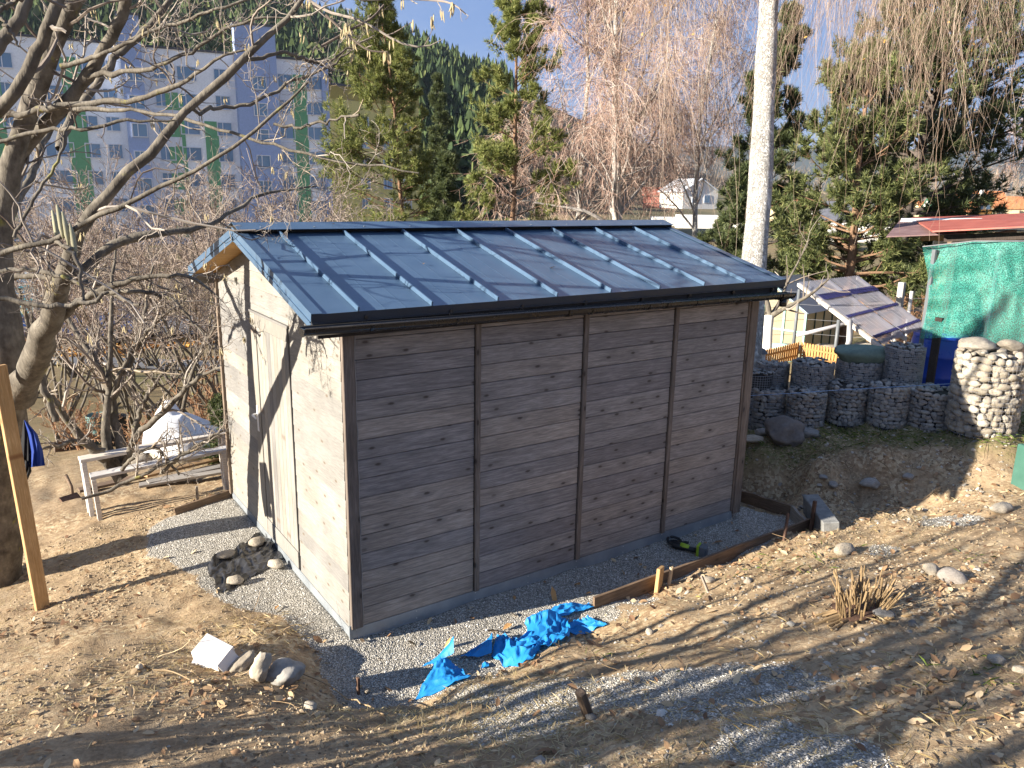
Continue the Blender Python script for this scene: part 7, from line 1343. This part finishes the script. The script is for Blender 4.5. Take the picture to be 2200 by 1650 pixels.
# single leaves that stand out on the gravel and the roof
M_LEAF1 = varied('single_leaf', (.34, .17, .07), (.55, .33, .13), 20, .8, .3, 60, .004)
lm = [mesh('leaf', leafmesh(np.zeros((1, 3)), np.random.default_rng(i), np.array([1.]), .5), M_LEAF1) for i in range(4)]
for i, (u, v, w, lab) in enumerate([(595, 1312, 30, 'orange leaf on the gravel in front of the door'), (1240, 1240+20, 22, 'brown leaf on the shaded gravel by the second batten'), (1105, 1290, 24, 'brown leaf on the shaded gravel by the first batten'), (1190, 1290, 34, 'large brown leaf in the shade above the blue tarp'), (1265, 1280, 30, 'brown leaf beside the end of the long form board'), (1060, 1362, 34, 'yellow leaf on the lit gravel above the blue tarp'), (1090, 1352, 44, 'long tan leaf lying above the blue tarp'), (960, 1392, 26, 'pale brown leaf behind the torn tarp corner'), (1130, 1385, 30, 'brown leaf lying on the blue tarp'), (885, 1390, 20, 'small leaf in the shaded gravel dip'), (870, 1340, 22, 'small brown leaf near the shed corner')]):
    p = G(u, v); dep = (CM @ (p-CAM))[2]; o = thing('leaf', lab, 'leaf', p+up*.02, 'single leaves lying on the gravel', None, lm[i % 4]); o.scale = (w/2*dep/FPX,)*3; o.rotation_euler = (0, 0, i*1.3)
for i, (x, s, lab) in enumerate([(.95, .45, 'pale dry leaf lying on the second roof panel'), (2.05, .33, 'pale dry leaf low on the fourth roof panel'), (.56, .955, 'small dry leaf on the ridge cap')]):
    o = thing('leaf', lab, 'leaf', slope_pt(x, s, -1, .012+.045*(s > .9)), 'dry leaves on the roof', None, lm[i]); o.scale = (.024,)*3; o.rotation_euler = (.26, 0, i*2.)
# dry grass, roots and sticks
M_STRAW = islandmat('dry_grass', [(0, (.26, .19, .085)), (.5, (.44, .34, .175)), (1, (.60, .50, .30))], .8, .2, .2)
M_GRASSG = islandmat('green_grass', [(0, (.07, .10, .02)), (.6, (.14, .19, .045)), (1, (.30, .29, .10))], .8, .2, .2)
def blades(P, L, w, lean, mtn=None):
    n = len(P); a = rgs.uniform(0, 2*pi, n); d = np.stack([np.cos(a)*lean, np.sin(a)*lean, np.ones(n)*rgs.uniform(.25, 1, n)], 1); d /= np.linalg.norm(d, axis=1, keepdims=True); s = np.stack([-np.sin(a), np.cos(a), np.zeros(n)], 1)*w; L = L[:, None]
    m1 = P+d*L*.5; e = P+d*L*.85+np.stack([np.cos(a), np.sin(a), -.5*np.ones(n)], 1)*L*.25
    V = np.stack([P-s, P+s, m1+s*.8, e, m1-s*.8], 1).reshape(-1, 3); return MB().add(V, np.arange(n*5).reshape(-1, 5))
def strawd(x, y):
    c1 = XY(560, 1335, .05); c2 = XY(1650, 1545, .8); c3 = XY(1950, 1600, 1.); d = .10*np.clip(.2+1.5*fbm(x, y, 1.1, 3, 71), 0, 1)*(pad_d(x, y) > .05)
    d = np.maximum(d, .8*np.exp(-((x-c1[0])**2+((y-c1[1])*1.3)**2)/.13)*(pad_d(x, y) > -.08)); d = np.maximum(d, .9*np.exp(-((x-c2[0])**2+(y-c2[1])**2)/.05)); d = np.maximum(d, .35*np.exp(-((x-c3[0])**2+(y-c3[1])**2)/.5)); return d
P = scatter(90000, strawd); solid('dry_grass', None, None, blades(P, rgs.uniform(.03, .09, len(P)), .0011, 2.4), M_STRAW, kind='stuff')
def greend(x, y): return np.where(pdist(x, y, _ter) < 0, .55*np.clip(.3+1.6*fbm(x, y, 1.5, 3, 81), 0, 1), 0)+.05*(y < -.9)*(x > 1.)*(fbm(x, y, 2.1, 3, 82) > .16)
P = scatter(120000, lambda x, y: (pad_d(x, y) > .08)*np.clip(.25+1.3*fbm(x, y, .8, 4, 91), .04, 1)*np.where(x < -.3, .5, 1)); n = len(P); a = rgs.uniform(0, 2*pi, n); e = np.stack([np.cos(a), np.sin(a), rgs.normal(size=n)*.25], 1)*rgs.uniform(.010, .045, n)[:, None]; s = np.stack([-np.sin(a), np.cos(a), np.zeros(n)], 1)*.0016; q = P+up*.006
solid('straw_litter', None, None, MB().add(np.stack([q-e-s, q-e+s, q+e+s, q+e-s], 1).reshape(-1, 3), np.arange(n*4).reshape(-1, 4)), M_STRAW, kind='stuff')
P = scatter(60000, greend, (-1, 7.5, -3.5, 1.5)); solid('grass', None, None, blades(P, rgs.uniform(.03, .10, len(P)), .0022, 1.0), M_GRASSG, kind='stuff')
P = scatter(900, lambda x, y: .5*np.exp(-((x-XY(520, 1400, 0)[0])**2+(y-XY(520, 1400, 0)[1])**2)/.8)*(pad_d(x, y) > .0)+.06*(pad_d(x, y) > .1))
n = len(P); a = rgs.uniform(0, 2*pi, n); W = walk(P+up*.012, np.stack([np.cos(a), np.sin(a), rgs.uniform(0, .5, n)], 1), rgs.uniform(.08, .42, n), 9, .22, -.02, rgs); W[:, :, 2] = np.maximum(W[:, :, 2], gz(W[:, :, 0].ravel(), W[:, :, 1].ravel()).reshape(n, 9)+.003)
solid('roots_and_twigs', None, None, tmb(W, rgs.uniform(.0015, .0042, n)[:, None]*np.linspace(1, .5, 9)[None], 4), islandmat('root', [(0, (.20, .13, .075)), (.5, (.38, .27, .155)), (1, (.55, .43, .27))], .85, .15), kind='stuff')
P = scatter(1300, lambda x, y: np.where((pdist(x, y, _ter) > -.15) & (pdist(x, y, _ter) < .25) & (x > 4.4) & (y > -1.3), .8, 0), (4.3, 7, -1.5, 1.6)); n = len(P)
if n:
    a = rgs.uniform(0, 2*pi, n); W = walk(P+up*.03, np.stack([-abs(np.cos(a)), np.sin(a)*.7-.4, rgs.uniform(-.2, .5, n)], 1), rgs.uniform(.08, .3, n), 8, .25, -.14, rgs)
    solid('bank_roots', None, None, tmb(W, rgs.uniform(.0015, .0035, n)[:, None]*np.linspace(1, .4, 8)[None], 4), islandmat('dark_root', [(0, (.06, .045, .03)), (1, (.22, .16, .10))], .9, .1), kind='stuff')
M_ROOT = plain('dry_root', (.33, .24, .145), .85, .1)
for i, (px, r, lab) in enumerate([([(700, 1410), (760, 1395), (880, 1372)][::1], .004, ''), ([(1885, 1105), (1945, 1092), (2010, 1060)], .005, 'thin pale stick on the right bank'), ([(1905, 1120), (1925, 1100), (1935, 1088)], .006, 'short pale stick on the crest of the right slope'), ([(620, 1440), (740, 1500), (830, 1545)], .006, 'long thin root in front of the stone trio'), ([(300, 1430), (400, 1462), (480, 1490)], .006, 'long pale root lying on the bare soil')]):
    if not lab: continue
    Q = np.array([gp(u, v, .02) for (u, v) in px]); Q = resample(np.column_stack([Q, np.full(len(Q), r)]), 12)[:, :3]; solid('stick', lab, 'stick', MB().tube(wob(Q[None], .008, rgs)[0], r*.8, 6), M_ROOT, smooth=True)
# ------------------------------------------------------------------ air
hv_ = bpy.data.materials.new('haze'); hv_.use_nodes = True; h_ = hv_.node_tree; h_.nodes.clear(); ho = h_.nodes.new('ShaderNodeOutputMaterial'); pv = h_.nodes.new('ShaderNodeVolumePrincipled')
pv.inputs['Color'].default_value = (.72, .82, 1.0, 1); pv.inputs['Density'].default_value = .00009; pv.inputs['Anisotropy'].default_value = .2; h_.links.new(pv.outputs[0], ho.inputs['Volume'])
_c = RD(0, 1800); hbx = MB().box((_c[0], _c[1], 172), (8200, 8200, 198)); hob = solid('haze', None, None, hbx, hv_, kind='stuff')
